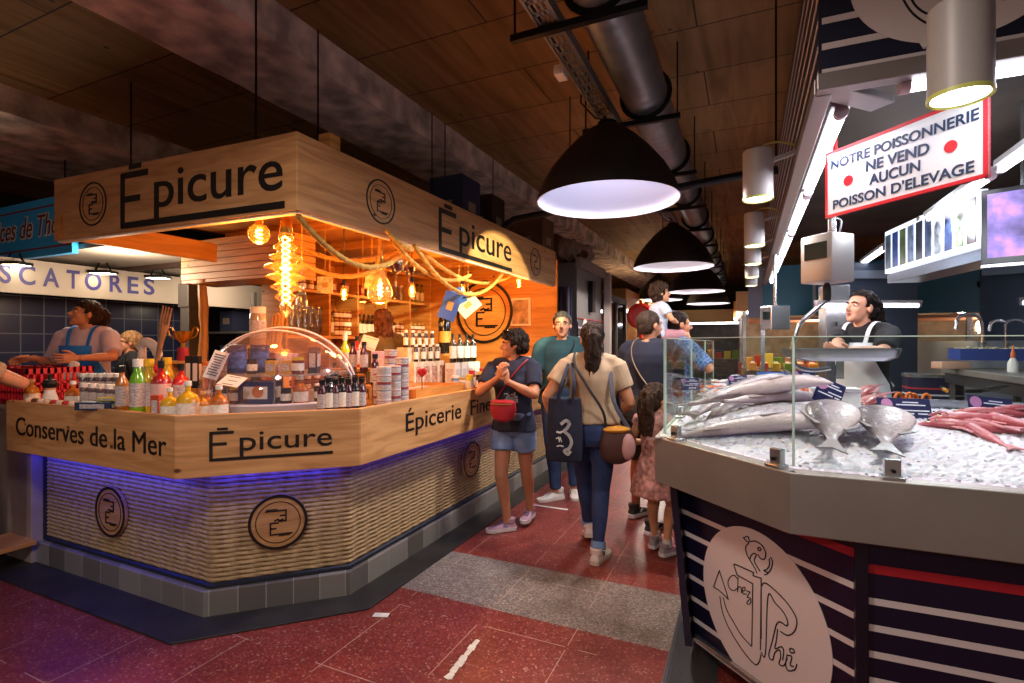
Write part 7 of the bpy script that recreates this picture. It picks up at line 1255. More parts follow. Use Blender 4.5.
# --- father in checked shirt with a child on his shoulders
loc, rz = at(689, 4.85), -1.05; F = frame_of(loc, rz); loc.x = min(loc.x, -.6)
b = Body('man in a blue checked shirt in profile carrying a child on his shoulders', loc, rz, 1.80, skin('tan', 'bd8160'), w=1.03, fat=1.04, hands=(V((.11, .17, 1.38)), V((-.11, .17, 1.38))), poles=((.8, .2, -.6), (-.8, .2, -.6)), head_yaw=.0, head_pitch=0)
b.body(jaw=1.05); hair_cap(b, hairm('dark', ''), front=.06, sides=.0, side_y=-.03, low=-.06, thick=.008, noise_amp=.004)
chk = bpy.data.materials.new('cloth_check'); chk.use_nodes = True; nt = chk.node_tree; bs = nt.nodes['Principled BSDF']; tc = nt.nodes.new('ShaderNodeTexCoord'); ck = nt.nodes.new('ShaderNodeTexChecker'); ck.inputs['Scale'].default_value = 38; ck.inputs[1].default_value = lin('3a5a92'); ck.inputs[2].default_value = lin('6f8cc0'); nt.links.new(tc.outputs['Object'], ck.inputs[0]); nt.links.new(ck.outputs[0], bs.inputs['Base Color']); bs.inputs['Roughness'].default_value = .85
b.shirt(chk, sleeve=.9, z0=.84, o=.02, flare=.01); b.pants(denim, o=.018)
for i in (0, 1): shoe(b.t, b.an[i], 0, 0, fabric('sneaker_dark', ''), white_rub, 1.05)
fa = b
ch_loc = V((loc.x, loc.y, 0)) + Matrix.Rotation(rz, 3, 'Z') @ V((0, -.13, 0)); ch_loc.z = 1.44
def child_pose():
    k = .95 / 1.7
    c = Body('small child in a pale blue top sitting on the shoulders of the man in checks', ch_loc, rz, .95, skin('child', 'd0966f'), w=1.06, fat=1.12, hs=1.45, pelvis=(0, -.055, -.93 * k + .14), feet=((V((.1, .27, -.08)), 0, -.5), (V((-.1, .27, -.08)), 0, -.5)), knees=((.1, 1, .6), (-.1, 1, .6)), hands=(V((.075, .1, .25)), V((-.075, .1, .25))), poles=((.8, -.3, -.3), (-.8, -.3, -.3)), head_yaw=-.1, head_pitch=-.15)
    c.hc += V((0, .01, .03)); c.body(); return c
c = child_pose(); hair_cap(c, hairm('child_brown', '35241a'), front=.055, sides=-.04, side_y=-.0, low=-.11, thick=.024, noise_amp=.02)
c.shirt(fabric('pale_blue', 'b9c6da'), sleeve=.6, z0=.88, o=.012); c.pants(fabric('pink_shorts', 'b07f88'), t1=.9, o=.012, name='shorts')
for i in (0, 1): shoe(c.t, c.an[i], 0, -.5, fabric('sneaker_pink', 'd07a92'), white_rub, .56)
# --- little girl beside the counter
loc, rz = at(661, 3.5), -.45; F = frame_of(loc, rz); loc.x -= .04
b = Body('little girl with long brown hair and pink sneakers standing against the fish counter', loc, rz, 1.2, skin('child', 'd0966f'), w=.95, fat=.9, hs=1.2, feet=((fz(673, 558), -.2, 0), (fz(661, 550), .1, 0)), hands=(V((.1, .2, .8)), V((-.16, .16, .78))), head_yaw=-.2)
b.body()
def longhair(mb):
    P = cat_spline([b.hp(0, -.09, .06), b.hp(0, -.115, -.05), b.hp(0, -.11, -.16), b.hp(0, -.10, -.28)], 6); mb.tube(P, [(.075 - .02 * (i / len(P)) ** 2, .035) for i in range(len(P))], n=14, side=b.hR @ V((1, 0, 0)))
hair_cap(b, hairm('child_brown', ''), front=.055, sides=-.09, side_y=-.01, low=-.4, thick=.018, extra=longhair, noise_amp=.012)
mb = MB(); b.torso(mb, .84, 1.44, .016); b.deltoid(mb, .006)
for i in (0, 1): b.arm(mb, i, .35, .016)
k = b.k; mb.tube([b.sp(1.1), b.sp(.95), b.sp(.8), b.sp(.66)], [(.13 * k, .1 * k), (.19 * k, .15 * k), (.23 * k, .18 * k), (.26 * k, .2 * k)], n=24, side=(1, 0, 0)); b.part('dress', mb, fabric('dress_print', 'a5746e', var=.5, sc=30), noise_amp=.008, nscale=14)
for i, yy in enumerate((-.2, .1)):
    shoe(b.t, b.an[i], yy, 0, fabric('sneaker_kid', '8d8388'), mat('sole_pale', ''), .8, accent=fabric('sneaker_pink', '')); m3 = MB(); m3.tube([b.an[i] + V((0, 0, -.01)), b.an[i] + V((0, 0, .045))], .034, n=12); m3.build('sock', mat('sock_white', 'c9c0bd', rough=.9), b.t, world=False)
# --- fishmonger behind the counter
loc, rz = at(866, 3.62, z=.2), 2.5; F = frame_of(loc, rz)
b = Body('fishmonger woman in a black polo and white apron weighing fish behind the counter', loc, rz, 1.66, skin('pale', 'd39c80'), w=.97, bust=1.0, hands=(F(at(838, 3.3, 352)), F(at(848, 3.25, 350))), poles=((.6, -.7, -.4), (-.7, -.6, -.4)), head_yaw=-.3, head_pitch=-.2, palm=[V((-.3, 0, 1)), V((.3, 0, 1))], lean=(0, .04))
b.body(lip='b05a52'); 
def curly(mb):
    random.seed(6)
    P = cat_spline([b.hp(0, -.1, .05), b.hp(0.01, -.15, .0), b.hp(.0, -.165, -.09), b.hp(.0, -.14, -.19)], 5)
    for p in P: mb.ell(p + V((random.uniform(-.015, .015), random.uniform(-.015, .015), 0)), (.045, .045, .045), 10, 7)
hair_cap(b, hairm('black_brown', '1d1512'), front=.078, sides=-.0, side_y=-.03, low=-.5, thick=.012, extra=curly, noise_amp=.014)
b.shirt(fabric('black_polo', '17181e'), sleeve=.85, z0=.86, o=.016); b.pants(fabric('black_polo', ''), o=.016)
def apron(b, m, top=1.30, wtop=.1, strapz=1.46, o=.03, straps=True, colour2=None):
    mb = MB(); vs = []; fs = []; n = 15; zs = [.55, .7, .85, .95, 1.05, 1.15, top - .06, top]
    for z in zs:
        wd = 2.5 if z < 1.08 else (1.8 if z < 1.16 else 1.35)
        for j in range(n):
            th = (-wd / 2 + wd * j / (n - 1)); zz = max(z, .84); k = b.k
            S = [(.84, .17, .115), (.94, .17, .115), (1.08, .145, .102), (1.24, .158, .118), (1.36, .165, .11)]; q = 0
            while q < 3 and S[q + 1][0] < zz: q += 1
            t = (zz - S[q][0]) / (S[q + 1][0] - S[q][0]); hw, hd = [S[q][i] + (S[q + 1][i] - S[q][i]) * t for i in (1, 2)]
            e = o + (.05 if b.bust and 1.2 < z < 1.33 and abs(th) < .8 else 0) + (.03 if z < .84 else 0)
            vs.append(b.sp(z) + V(((hw * k * b.w + o) * math.sin(th), (hd * k + e) * math.cos(th), 0)))
    for i in range(len(zs) - 1):
        for j in range(n - 1): fs.append((i * n + j, i * n + j + 1, i * n + n + j + 1, i * n + n + j))
    mb.add(vs, fs); ob = mb.build('apron', m, b.t, world=False, ang=80); sm = ob.modifiers.new('t', 'SOLIDIFY'); sm.thickness = .006
    if straps:
        m3 = MB(); tp_ = b.sp(top)
        for sx in (-1, 1):
            P = cat_spline([tp_ + V((sx * .075, .135, -.01)), b.sp(1.42) + V((sx * .085, .085, .012)), b.sp(1.45) + V((sx * .09, 0, .03)), b.sp(1.42) + V((sx * .085, -.085, .01)), b.sp(1.2) + V((sx * .02, -.15, 0)), b.sp(1.02) + V((-sx * .12, -.115, 0))], 7); m3.tube(P, [(.014, .004)] * len(P), n=6)
        m3.build('apron_straps', m, ob, world=False)
    return ob
apron(b, fabric('apron_white', 'd6d3d8', var=.05), top=1.33, o=.034)
for i in (0, 1): shoe(b.t, b.an[i], 0, 0, mat('boot_white', 'd0cfcc', rough=.5), white_rub, .98)
# --- woman in the blue apron at the neighbouring stall
loc, rz = at(90, 4.4, z=.2), 3.7; F = frame_of(loc, rz)
b = Body('woman in a mauve tee and bright blue apron reaching out over the red crates', loc, rz, 1.66, skin('tan', 'bd8160'), w=1.0, bust=1.0, hands=(F(at(33, 4.15, 358)), F(at(78, 4.02, 358))), poles=((.5, -.4, -.8), (-.9, -.3, -.5)), head_yaw=-.75, head_pitch=-.25, curl=.8, lean=(0, .03), hand_dir=[F(at(5, 4.1, 362)) - F(at(33, 4.15, 358)), None])
b.body()
hair_cap(b, hairm('brown', ''), front=.05, sides=.0, side_y=-.03, low=-.5, thick=.012, extra=lambda mb: mb.tube(cat_spline([b.hp(0, -.1, .06), b.hp(0, -.15, .03), b.hp(0, -.15, -.1), b.hp(0, -.13, -.24)], 6), [(.035, .03)] * 18 + [(.02, .02)], n=12), noise_amp=.01)
b.shirt(fabric('mauve', 'c4b0bc'), sleeve=.85, z0=.86, o=.018); b.pants(denim, o=.014); apron(b, fabric('apron_blue', '1f6fc0', var=.06), top=1.31, o=.034)
for i in (0, 1): shoe(b.t, b.an[i], 0, 0, fabric('sneaker_dark', ''), white_rub, .98)
p_ = at(76, 3.98, 368); mb = MB(); mb.tube([F(p_) + V(q) for q in ((0, 0, .05), (.02, 0, -.02), (.05, .02, -.1))], [(.03, .015), (.06, .02), (.08, .02)], n=12); o = obj_from('paper_sheet', remesh(mb, .006, 2, .012, 20), mat('paper_white', 'd8d2cc', rough=.8), b.t); 
pw = (Matrix.Translation(loc) @ Matrix.Rotation(rz, 4, 'Z')); o.parent = None; o.data.transform(pw); tag(o, 'crumpled white paper held by the woman in the blue apron', 'paper')
# --- man with sunglasses on his head behind her, shopkeeper from behind, customer cut by the frame
loc, rz = at(131, 5.4), 2.75
b = Body('person in black with sunglasses on the brow, standing behind the big fork ornament', loc, rz, 1.62, skin('fair', ''), head_pitch=-.1); b.body(); hair_cap(b, hairm('sandy', '8a6a48'), front=.05, thick=.014, noise_amp=.008); b.shirt(fabric('black_polo', ''), sleeve=.8, o=.018); b.pants(denim, o=.016)
m3 = MB()
for sx in (-1, 1): m3.ell(b.hp(sx * .033, .09, .004), (.028, .008, .018), 12, 6, R=b.hR); m3.bar(b.hp(sx * .055, .08, .006), b.hp(sx * .08, -.02, .004), .004, .006)
m3.bar(b.hp(-.01, .095, .006), b.hp(.01, .095, .006), .004, .004); m3.build('sunglasses', mat('lens_black', ''), b.t, world=False)
for i in (0, 1): shoe(b.t, b.an[i], 0, 0, fabric('sneaker_dark', ''), white_rub, 1.0)
loc, rz = at(383, 4.75, z=.185), .75
b = Body('shopkeeper with long brown hair in an olive top seen from behind at the shelves', loc, rz, 1.62, skin('fair', ''), head_pitch=-.1, hands=(V((.12, .3, 1.0)), V((-.12, .3, 1.0)))); b.body(); hair_cap(b, hairm('chestnut', '5a3318'), front=.05, sides=-.12, side_y=0, low=-.36, thick=.016, noise_amp=.016, extra=lambda mb: mb.tube([b.hp(0, -.085, .05), b.hp(0, -.1, -.1), b.hp(0, -.1, -.2), b.hp(.01, -.09, -.3)], [(.08, .05), (.085, .045), (.075, .04), (.03, .02)], n=14, side=b.hR @ V((1, 0, 0)))); b.shirt(fabric('olive', '5a4a26', var=.2), sleeve=1.7, o=.024, noise_amp=.01); b.pants(denim, o=.016)
for i in (0, 1): shoe(b.t, b.an[i], 0, 0, fabric('sneaker_dark', ''), white_rub, 1.0)
loc, rz = at(-64, 3.02), .5; F = frame_of(loc, rz)
b = Body('customer cut off by the frame, only a bare elbow showing by the red crate', loc, rz, 1.68, skin('fair', ''), hands=(F(at(-22, 3.2, 372)), V((-.25, .1, .95))), poles=((1, .1, -.3), (-.3, -.6, -.4)), show_hands=(1, 1)); b.body(); hair_cap(b, hairm('sandy', ''), front=.05); b.shirt(fabric('beige', ''), sleeve=.55, o=.018); b.pants(denim, o=.016)
for i in (0, 1): shoe(b.t, b.an[i], 0, 0, fabric('sneaker_dark', ''), white_rub, 1.0)
# ======================= neighbouring stalls and the far market =======================
white_b = mat('stall_white', '9a9084', rough=.6); tile_n = bpy.data.materials.new('navy_tiles'); tile_n.use_nodes = True; nt = tile_n.node_tree; bs = nt.nodes['Principled BSDF']; tc = nt.nodes.new('ShaderNodeTexCoord'); sp = nt.nodes.new('ShaderNodeSeparateXYZ'); cb_ = nt.nodes.new('ShaderNodeCombineXYZ'); ad = nt.nodes.new('ShaderNodeMath'); nt.links.new(tc.outputs['Object'], sp.inputs[0]); nt.links.new(sp.outputs['X'], ad.inputs[0]); nt.links.new(sp.outputs['Y'], ad.inputs[1]); nt.links.new(ad.outputs[0], cb_.inputs['X']); nt.links.new(sp.outputs['Z'], cb_.inputs['Y']); br = nt.nodes.new('ShaderNodeTexBrick'); br.offset = 0; br.inputs['Scale'].default_value = 1; br.inputs['Brick Width'].default_value = .2; br.inputs['Row Height'].default_value = .2; br.inputs['Mortar Size'].default_value = .006; br.inputs['Color1'].default_value = lin('1c2540'); br.inputs['Color2'].default_value = lin('232c48'); br.inputs['Mortar'].default_value = lin('5a6070'); nt.links.new(cb_.outputs[0], br.inputs[0]); nt.links.new(br.outputs[0], bs.inputs['Base Color']); bs.inputs['Roughness'].default_value = .25
struct('wall_tiled', MB().box((-7.05, 3.3, 1.15), (.08, 2.6, 2.3)), tile_n)
sf = thing('stall_soffit', 'pale ceiling panel of the tiled stall with dark crossbars under it', 'ceiling panel', (-6.4, 4.6, 2.34)); MB().box((-6.35, 5.3, 2.40), (2.9, 5.2, .05)).build('panel', white_b, sf, smooth=False)
for i in range(3): MB().box((-6.3, 3.6 + i * 1.4, 2.35), (2.6, .07, .05)).build('crossbar', mat('brown_bar', '3c2a22', rough=.6), sf, smooth=False)
bP2 = Plane((-6.5, 1.9, 0), (0, 1, 0)); bn2 = thing('stall_banner', 'long white banner with spaced violet letters over the tiled stall', 'banner', (-6.5, 4.4, 2.02)); MB().rect(bP2, 0, 1.99, 4.9, 2.33, -.03, 0).build('board', mat('banner_white', 'aea396', rough=.5), bn2, smooth=False); vio = mat('letter_violet', '3d3a7c', rough=.5)
for ch_, px in zip('ESCATORES', (-20, 5.5, 27, 51, 73, 93, 116, 133, 149)):
    h_w = 8.3 if ch_ in 'CAO' else (6.5 if ch_ in 'RT' else 5.4); ua_, ub_ = bP2.uv(px - h_w, 285)[0], bP2.uv(px + h_w, 285)[0]; lettering('lettering', ch_, bP2, ua_, 2.075, ub_, 2.27, vio, bn2, bold=.02)
fl_m = mat('flood_glow', 'fff2d8', emit=7, ecol='ffeccb'); FLD = []
fd = thing('flood_lamp', '', 'lamp'); MB().box((0, 0, .02), (.22, .16, .03)).build('case', blk, fd, world=False, bevel=.004, smooth=False); MB().box((0, 0, .003), (.19, .13, .004)).build('glow', fl_m, fd, world=False, smooth=False); m2 = MB(); m2.bar((-.09, 0, .03), (-.04, 0, .12), .012, .012); m2.bar((.09, 0, .03), (.04, 0, .12), .012, .012); m2.build('bracket', blk, fd, world=False); PF = Proto(fd)
for px, py, d, lab in ((15, 270, 5.0, 'flood lamp on a black bracket just below the blue sign'), (103, 274, 5.6, 'flood lamp glowing under the pale soffit, right below the fascia emblem'), (158, 268, 6.0, 'small flood lamp near the steel post under the soffit')):
    p = at(px, d, py); PF.place((p.x, p.y, 2.25), .4, lab)
# blue sign
sP3 = Plane((-7.2, 2.62, 0), (1, 0, 0)); bs3 = thing('blue_sign', 'bright blue shop sign with outlined script, half hidden by the wooden fascia', 'sign', (-6.2, 2.62, 2.33)); u1_ = sP3.uv(72, 230)[0]; MB().rect(sP3, 0, 2.33, u1_, 2.88, -.05, 0).build('board', mat('sign_blue', '35a9f0', rough=.4), bs3, smooth=False); m2 = MB()
for z in (2.40, 2.79): m2.rect(sP3, 0, z, u1_, z + .018, 0, .002)
m2.build('red_lines', mat('line_maroon', '7a2030', rough=.5), bs3, smooth=False); ua, ub = sP3.uv(-42, 230)[0], sP3.uv(80, 230)[0]; cream = mat('letter_cream', 'e6ddd2', rough=.5); maroon = mat('letter_maroon', '6a2a34', rough=.5); uS = sP3.uv(-14, 235)[0]; uE = sP3.uv(60, 235)[0]
lettering('lettering', 'Epices de Tho', sP3, uS, 2.45, uE, 2.74, cream, bs3, n0=.001, bold=.045, shear=.25); lettering('lettering', 'Epices de Tho', sP3, uS + .012, 2.462, uE - .012, 2.728, maroon, bs3, n0=.0045, bold=.0, shear=.25)
# display counter of the neighbouring stall, red crates
nc = thing('side_counter', 'pale low counter under the red crates beside the deli stall', 'counter', (-5.2, 2.0, 0)); MB().box((-5.25, 2.03, .52), (1.7, .42, 1.04)).build('body', mat('plaster_pinkgrey', '9a8880', rough=.7, var=(4, .15)), nc, smooth=False, bevel=.006); MB().box((-5.25, 2.03, 1.055), (1.72, .46, .03)).build('top', mat('plaster_top', 'b0a49a', rough=.5), nc, smooth=False, bevel=.004); MB().box((-4.5, 1.72, .165), (.34, .2, .03)).build('ledge', pine_in, nc, smooth=False, bevel=.003)
crp = mat('crate_red', 'c81f30', rough=.4)
def crate(lab, loc, rz, tilt=0):
    c = thing('plastic_crate', lab, 'crate', loc, rz); c.rotation_euler = (0, tilt, rz); W_, D_, H_ = .56, .2, .25
    for nm_, axis in (('long_side', 0), ('long_side', 1), ('short_side', 2), ('short_side', 3)):
        m2 = MB(); ln = W_ if axis < 2 else D_; n_ = int(ln / .04)
        def bx_(a0, a1, z0, z1):
            m_ = (a0 + a1) / 2 - ln / 2; w2 = a1 - a0
            if axis < 2: m2.box((m_, (-1 if axis == 0 else 1) * D_ / 2, (z0 + z1) / 2), (w2, .012, z1 - z0))
            else: m2.box(((-1 if axis == 2 else 1) * W_ / 2, m_, (z0 + z1) / 2), (.012, w2, z1 - z0))
        for z0, z1 in ((0, .03), (.075, .09), (.135, .15), (.21, H_)): bx_(0, ln, z0, z1)
        for i in range(n_ + 1): a = ln * i / n_; bx_(max(0, a - .008), min(ln, a + .008), .0, H_)
        o = m2.build(nm_, crp, c, world=False, smooth=False)
    m2 = MB(); m2.box((0, 0, .008), (W_, D_, .012)); m2.build('bottom', crp, c, world=False, smooth=False)
crate('red slatted plastic crate, the nearer of the two at the left edge', (-4.74, 1.92, 1.075), .0); crate('red slatted plastic crate, the farther one in front of the blue apron', (-4.80, 2.14, 1.075), .0); crate('red slatted plastic crate at the very left edge of the photo', (-5.36, 1.95, 1.075), .0)
p = at(8, 3.25); lb = MB(); lb.slab(Plane((-4.95, 1.64, 0), (1, 0.0, 0), (-.22, .1, 1)), [(0, 0), (.28, 0), (.2, .95), (-.02, .95)], 0, .03); tag(lb.build('leaning_board', mat('board_dark', '3a3234', rough=.6), smooth=False, bevel=.003), 'dark board leaning on the pale counter at the left edge', 'board')
# dark shelving and poles behind, umbrella-like canopy
rk = thing('storage_rack', 'dim steel rack with dark goods behind the person with sunglasses', 'rack', (-6.2, 5.3, 0)); m2 = MB()
for x in (-7.2, -6.2, -5.2): m2.bar((x, 5.0, 0), (x, 5.0, 2.2), .05, .05); m2.bar((x, 5.5, 0), (x, 5.5, 2.2), .05, .05)
m2.build('uprights', mat('rack_grey', '6a6460', rough=.5, metal=.4), rk, smooth=False)
for z in (.5, 1.1, 1.65): MB().box((-6.2, 5.25, z), (2.1, .5, .03)).build('shelf', mat('rack_grey', ''), rk, smooth=False)
random.seed(41)
def box_at(name, lab, loc, dx, dy, dz, m_, cat='box', group=None):
    o = thing(name, lab, cat, loc, group=group); MB().box((0, 0, dz / 2), (dx, dy, dz)).build('body', m_, o, world=False, bevel=.006, smooth=False); MB().box((0, -dy / 2 - .002, dz * .5), (dx * .5, .003, dz * .3)).build('label', mat('carton_label', ''), o, world=False, smooth=False); return o
for i in range(9): box_at('storage_box', ORD[i // 3 * 3 + i % 3] + ' dark carton on the dim back rack, counted from its lowest shelf', ((-6.9, -5.85, -5.5)[i % 3], 5.25, (.518, 1.118, 1.668)[i // 3]), .28, .3, .3 + .05 * (i % 2), mat('box_night_%d' % (i % 3), ['2c3350', '4a3a2a', '2a2b33'][i % 3], rough=.8), group='cartons on the dim rack')
# grey kiosk with navy striped side past the curtain
kk = thing('striped_kiosk', 'grey kiosk with red and white stripes and a pale oval past the navy curtain', 'kiosk', (-3, 7.4, 0)); kP = Plane((-2.08, 6.72, 0), (0, 1, 0)); kl = 1.3
MB().box((-3.1, 7.37, 1.3), (2.0, 1.28, 2.6)).build('body', mat('kiosk_grey', '6d6a6c', rough=.5), kk, smooth=False); m2 = MB(); m2.rect(kP, .0, 1.83, kl, 1.845, .0, .004); m2.build('red_stripe', stripe_r, kk, smooth=False); m2 = MB(); m2.rect(kP, 0, .1, kl, 1.80, .0, .002); m2.build('navy_panel', navy, kk, smooth=False); m2 = MB()
for i in range(9): m2.rect(kP, 0, 1.70 - i * .13, kl, 1.722 - i * .13, .002, .004)
m2.build('white_stripes', stripe_w, kk, smooth=False); MB().disc(kP, .32, 1.42, .2, .42, .003, .006).build('emblem_oval', oval_w, kk, smooth=False); m2 = MB(); m2.rect(kP, .55, 1.95, .7, 2.4, 0, .05); m2.build('speaker', blk, kk, smooth=False); m2 = MB(); m2.rect(kP, -.05, 2.52, kl, 2.66, -.02, .05); m2.build('cornice', mat('kiosk_cornice', '8b8380', rough=.5), kk, smooth=False)
for i, (y, dz, c_) in enumerate(((6.9, .3, 'a08a80'), (7.25, .24, '6a4a3c'), (7.6, .34, 'c0a8a4'))):
    g_ = thing('folded_parasol', ['pale bundled cloth first on top of the grey kiosk', 'brown bundled cloth in the middle on top of the grey kiosk', 'pinkish folded parasol last on top of the grey kiosk'][i], 'parasol', (-2.3, y, 2.66)); o = MB(); o.ell((0, 0, dz * .5), (.2, .16, dz * .5), 16, 10); o.tube([(0, 0, .0), (0, 0, dz)], .05, n=8); obj_from('cloth', remesh(o, .012, 2, .05, 9), mat('parasol_%d' % i, c_, rough=.8), g_)
pp = MB(); pp.box((-2.02, 8.12, 1.3), (.1, .12, 2.6)); tag(pp.build('white_post', mat('post_white', 'b8aca6', rough=.5), smooth=False, bevel=.006), 'pale square post at the end of the striped kiosk', 'post')
gd = thing('glass_doors', 'dark glazed doors beyond the pale post', 'door', (-2.1, 9, 0)); gP = Plane((-2.1, 8.25, 0), (0, 1, 0)); m2 = MB()
for u0, u1, z0, z1 in ((0, .08, 0, 2.3), (.75, .83, 0, 2.3), (1.5, 1.58, 0, 2.3), (0, 1.58, 2.22, 2.32), (0, 1.58, .0, .1)): m2.rect(gP, u0, z0, u1, z1, -.04, .02)
m2.build('frame', mat('door_brown', '4c423c', rough=.5), gd, smooth=False); MB().rect(gP, .05, .05, 1.55, 2.25, -.02, -.01).build('pane', mat('dark_glass', '14120f', rough=.08), gd, smooth=False)
hr = thing('hose_reel', 'round red fire hose reel on the wall beyond the glazed doors', 'hose reel', at(640, 9.6, 316)); RZ = Matrix.Rotation(YAW, 3, 'Z') @ Matrix.Rotation(PI / 2, 3, 'X')
MB().lathe([(0, -.05), (.23, -.05), (.24, -.04), (.24, .05), (.2, .06), (.17, .03), (.06, .03), (.05, .07), (0, .07)], n=32, R=RZ).build('drum', mat('hose_red', 'e8301f', rough=.35), hr, world=False); MB().lathe([(0, .07), (.03, .07), (.025, .09), (0, .09)], n=12, R=RZ).build('hub', steel2, hr, world=False); m2 = MB(); m2.bar((0, .08, -.6), (0, .08, .3), .08, .05); m2.bar((0, .08, -1.98), (0, .08, -.5), .12, .05); m2.build('bracket', mat('hose_red', ''), hr, world=False)
# far fish stall: blue fascia, warm soffit, posts, goods
bf = thing('far_stall', 'far stall with a teal fascia and a warm lit soffit behind the hanging scale', 'stall', (1.2, 10, 0)); fP3 = Plane((0.02, 9.6, 0), (1, 0, 0)); MB().rect(fP3, 0, 1.95, 2.15, 2.78, -.06, 0).build('fascia', mat('fascia_teal', '2d7d9c', rough=.4), bf, smooth=False); m2 = MB(); m2.rect(fP3, 0, 1.93, .22, 2.79, 0, .02); m2.build('end_panel', mat('panel_lilac', '8a94ac', rough=.5), bf, smooth=False); m2 = MB(); m2.rect(fP3, .95, 1.95, 1.0, 2.78, 0, .01); m2.build('joint_strip', mat('strip_pale', 'a8c0cc', rough=.4), bf, smooth=False); m2 = MB(); m2.lathe([(0, 0), (.07, 0), (.05, .03), (0, .03)], n=16, c=fP3.p(1.35, 2.35, .01), R=Matrix.Rotation(PI / 2, 3, 'X')); m2.build('camera_dome', blk, bf); MB().box((1.08, 10.4, 1.9), (2.1, 1.5, .04)).build('soffit', mat('soffit_peach', 'd8a080', rough=.5), bf, smooth=False)
for x in (.25, 1.5): MB().box((x, 9.7, .95), (.06, .06, 1.9)).build('post', steel2, bf, smooth=False)
MB().box((1.1, 10.6, .5), (2.2, .8, 1.0)).build('counter', mat('far_counter', '5a5048', rough=.6), bf, smooth=False)
fr_c = ['c88a2a', 'b0402a', 'd0b040', '6a8a3a', 'a86a3a']
for i in range(22):
    m_ = mat('far_goods_%d' % (i % 5), fr_c[i % 5], rough=.6); o = thing('goods_pack', ORD[i] + ' small coloured pack from the left on the far stall\'s counter', 'pack', (.1 + (i % 11) * .19, 10.3 + (i // 11) * .3, 1.0), group='packs on the far stall'); MB().box((0, 0, .07), (.13, .13, .14)).build('pack', m_, o, world=False, bevel=.01, smooth=False); MB().lathe([(.03, .14), (.03, .16), (0, .16)], n=10).build('cap', cap_l if 'cap_l' in globals() else capw, o, world=False)
tlr = thing('steel_locker', 'tall pale steel column left of the fishmonger', 'column', at(834, 6.3)); MB().box((0, 0, 1.1), (.26, .26, 2.2), rz=.2).build('body', steel2, tlr, world=False, bevel=.01, smooth=False); MB().box((0, -.15, 1.5), (.02, .03, .5), rz=.2).build('handle', blk, tlr, world=False, smooth=False)
nbk = thing('back_board', 'dark blue-grey board behind the fishmonger', 'board', at(868, 6.4)); MB().box((.1, .1, 1.25), (1.0, .06, 2.5), rz=YAW).build('panel', mat('board_bluegrey', '2c3848', rough=.5), nbk, world=False, smooth=False); MB().box((.1, .05, 2.35), (1.0, .04, .1), rz=YAW).build('top_rail', grey_w, nbk, world=False, smooth=False)
tube_at(at(868, 5.9).x, at(868, 5.9).y, 1.93, YAW, 'short tube lamp glowing right behind the fishmonger\'s head', 6)
sc2 = thing('hanging_scale', 'smaller hanging scale far behind the yoke of the first one', 'scale', at(775, 5.2, 318)); MB().box((0, 0, 0), (.2, .2, .24), rz=.5).build('housing', steel2, sc2, world=False, bevel=.01, smooth=False); MB().tube([(0, 0, .1), (0, 0, 1.2)], .018, n=8).build('pole', steel2, sc2, world=False); MB().box((-.07, -.09, .02), (.1, .01, .08), rz=.5).build('display', mat('display_dark', ''), sc2, world=False, smooth=False)
# far end of the aisle: lit stall fronts on both sides
stall_c = [('8a5a2a', 'c89048'), ('5a3a2a', 'd8b070'), ('6a5a48', 'd8c8a0'), ('6a2a22', 'd8a060'), ('4a4440', 'e0c890')]
for i, (x, y, w_) in enumerate(((-3.2, 10.8, 2.0), (-3.2, 13.2, 2.0), (.9, 12.4, 2.0), (.9, 15.0, 2.2), (-1.2, 18.2, 2.6))):
    s_ = thing('market_stall', ['distant stall on the left after the glazed doors', 'distant stall farther along the left of the aisle', 'distant stall on the right past the teal fascia', 'distant stall deep on the right of the aisle', 'last stall closing the far end of the aisle'][i], 'stall', (x, y, 0)); c0, c1 = stall_c[i]
    MB().box((0, 0, .5), (w_, 1.6, 1.0)).build('counter', mat('st_%s' % c0, c0, rough=.6, var=(6, .3)), s_, world=False, smooth=False, bevel=.01); MB().box((0, 0, 2.35), (w_ + .2, 1.9, .4)).build('fascia', mat('st_%s' % c1, c1, rough=.5), s_, world=False, smooth=False, bevel=.01); MB().box((0, .6, 1.6), (w_, .05, 1.2)).build('back_shelf', mat('st_%s' % c0, ''), s_, world=False, smooth=False)
    for sx in (-1, 1): MB().box((sx * w_ * .47, -.7, 1.5), (.06, .06, 1.4)).build('post', steel2, s_, world=False, smooth=False)
    MB().box((0, -.85, 2.12), (w_ * .9, .06, .05)).build('tube', tube_m, s_, world=False, smooth=False); m2 = MB(); m2.box((w_ * .5 + .07 if x < -1 else -w_ * .5 - .07, 0, 2.12), (.05, 1.6, .05)); m2.build('side_tube', tube_m, s_, world=False, smooth=False)
    random.seed(50 + i)
    for k in range(10): MB().box((-w_ * .43 + k * w_ * .096, -.3 + .2 * (k % 2), 1.0 + .1), (w_ * .08, .2, .2 + .08 * (k % 3))).build('goods', mat('far_goods_%d' % (k % 5), ''), s_, world=False, smooth=False, bevel=.01)
EXPO = 1.2
MISC_L = [(-5.4, 2.9, 2.15, 20, 'ffe6c8'), (-6.0, 4.6, 2.15, 9, 'ffe6c8'), (.9, 3.0, 2.35, 14, 'eef4ff'), (1.3, 4.8, 2.4, 14, 'eef4ff'), (-2.2, 13, 2.5, 60, 'ffd9a8'), (.9, 12, 2.2, 50, 'ffd0a0'), (1.1, 10.2, 1.75, 22, 'ffd8b0')]

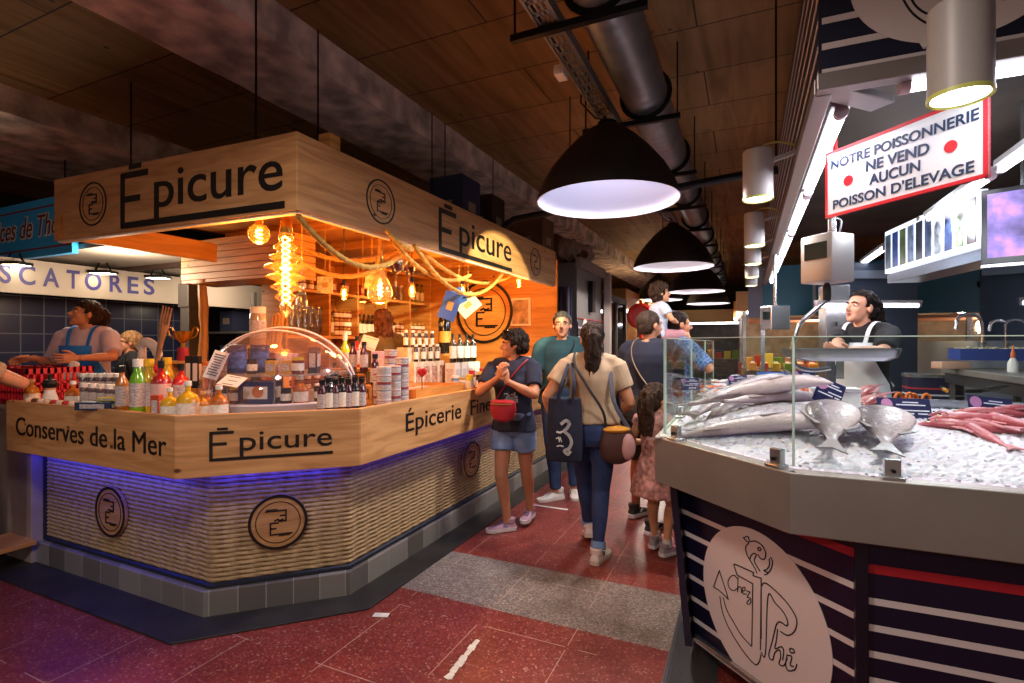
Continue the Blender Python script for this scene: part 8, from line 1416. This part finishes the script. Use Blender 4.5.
AISLE_FILL = [(-.9, .33, 3.2, 40), (-.9, -2.9, 3.2, 60)]  # unseen fill lights added above and behind the camera, no lamps modelled there
def light(kind, name, loc, power, col='ffffff', size=.1, rot=None, spot=None, blend=.3, size_y=None, tgt=None):
    l = bpy.data.lights.new(name, kind); l.energy = power; l.color = lin(col)[:3]
    if kind in ('POINT', 'SPOT'): l.shadow_soft_size = size
    if kind == 'AREA':
        l.size = size
        if size_y: l.shape = 'RECTANGLE'; l.size_y = size_y
    if kind == 'SPOT': l.spot_size = math.radians(spot or 60); l.spot_blend = blend
    o = bpy.data.objects.new(name, l); C.objects.link(o); o.location = loc
    if tgt is not None: o.rotation_euler = (V(tgt) - V(loc)).to_track_quat('-Z', 'Y').to_euler()
    elif rot: o.rotation_euler = rot
    return o
for i, q in enumerate(LAMPS):
    light('SPOT', 'pendant_and_fill_light', (q[0], q[1], q[2] + .14), 62, 'fff0e2', .07, spot=152, blend=.15, rot=(0, 0, 0)); light('POINT', 'pendant_glow', (q[0], q[1], q[2] + .18), 3.2, 'f4f2ff' if i == 0 else 'ffeed8', .06)
for q in AISLE_FILL: light('SPOT', 'pendant_and_fill_light', q[:3], q[3] * 1.5, 'fff0e2', .2, spot=162, blend=.4, rot=(0, 0, 0))  # added fill, not cast by the modelled dome lamps
# deli stall
for q in EPI_LIGHTS: light('POINT', 'deli_light', q[:3], q[3] * .46, 'ffa244', .05)
# blue strip under the fascia
for q in BLUE: o = light('AREA', 'led_strip', q[0], q[2], '2f35ff', q[3], size_y=.02, tgt=q[1])
for q in SPOTS: light('SPOT', 'canister_light', q[0], q[2] * .5, 'fff1dd', .05, spot=75, blend=.5, tgt=q[1])
for q in TUBE_L: light('AREA', 'tube_light', q[0], q[1] * .22, q[4], q[2], size_y=.05, rot=(0, 0, q[3]))
for q in MISC_L: light('POINT', 'far_light', q[:3], q[3], q[4], .15)
light('SPOT', 'sign_spot', (-.09, 3.05, 2.36), 330, 'fff0b8', .03, spot=29, blend=.1, tgt=(-2.17, 4.45, 1.93))
w = bpy.data.worlds.new('market_air'); bpy.context.scene.world = w; w.use_nodes = True
w.node_tree.nodes['Background'].inputs[0].default_value = lin('ffe9d8'); w.node_tree.nodes['Background'].inputs[1].default_value = .13
cam = bpy.data.cameras.new('camera'); cam.sensor_width = 36; cam.lens = FOC / 1024 * 36; cam.shift_y = (HY - 341.5) / 1024; cam.clip_start = .05
co = bpy.data.objects.new('camera', cam); C.objects.link(co); co.location = (0, 0, CAMZ); co.rotation_euler = (PI / 2, 0, YAW); bpy.context.scene.camera = co
sc = bpy.context.scene; sc.view_settings.view_transform = 'Standard'; sc.view_settings.look = 'None'; sc.view_settings.exposure = EXPO; sc.view_settings.gamma = 1; sc.view_settings.use_curve_mapping = False
sc.cycles.max_bounces = 7; sc.cycles.transparent_max_bounces = 24; sc.cycles.use_denoising = True; sc.cycles.caustics_reflective = False; sc.cycles.caustics_refractive = False; sc.cycles.sample_clamp_indirect = 4
bpy.data.scenes.remove(WORK)
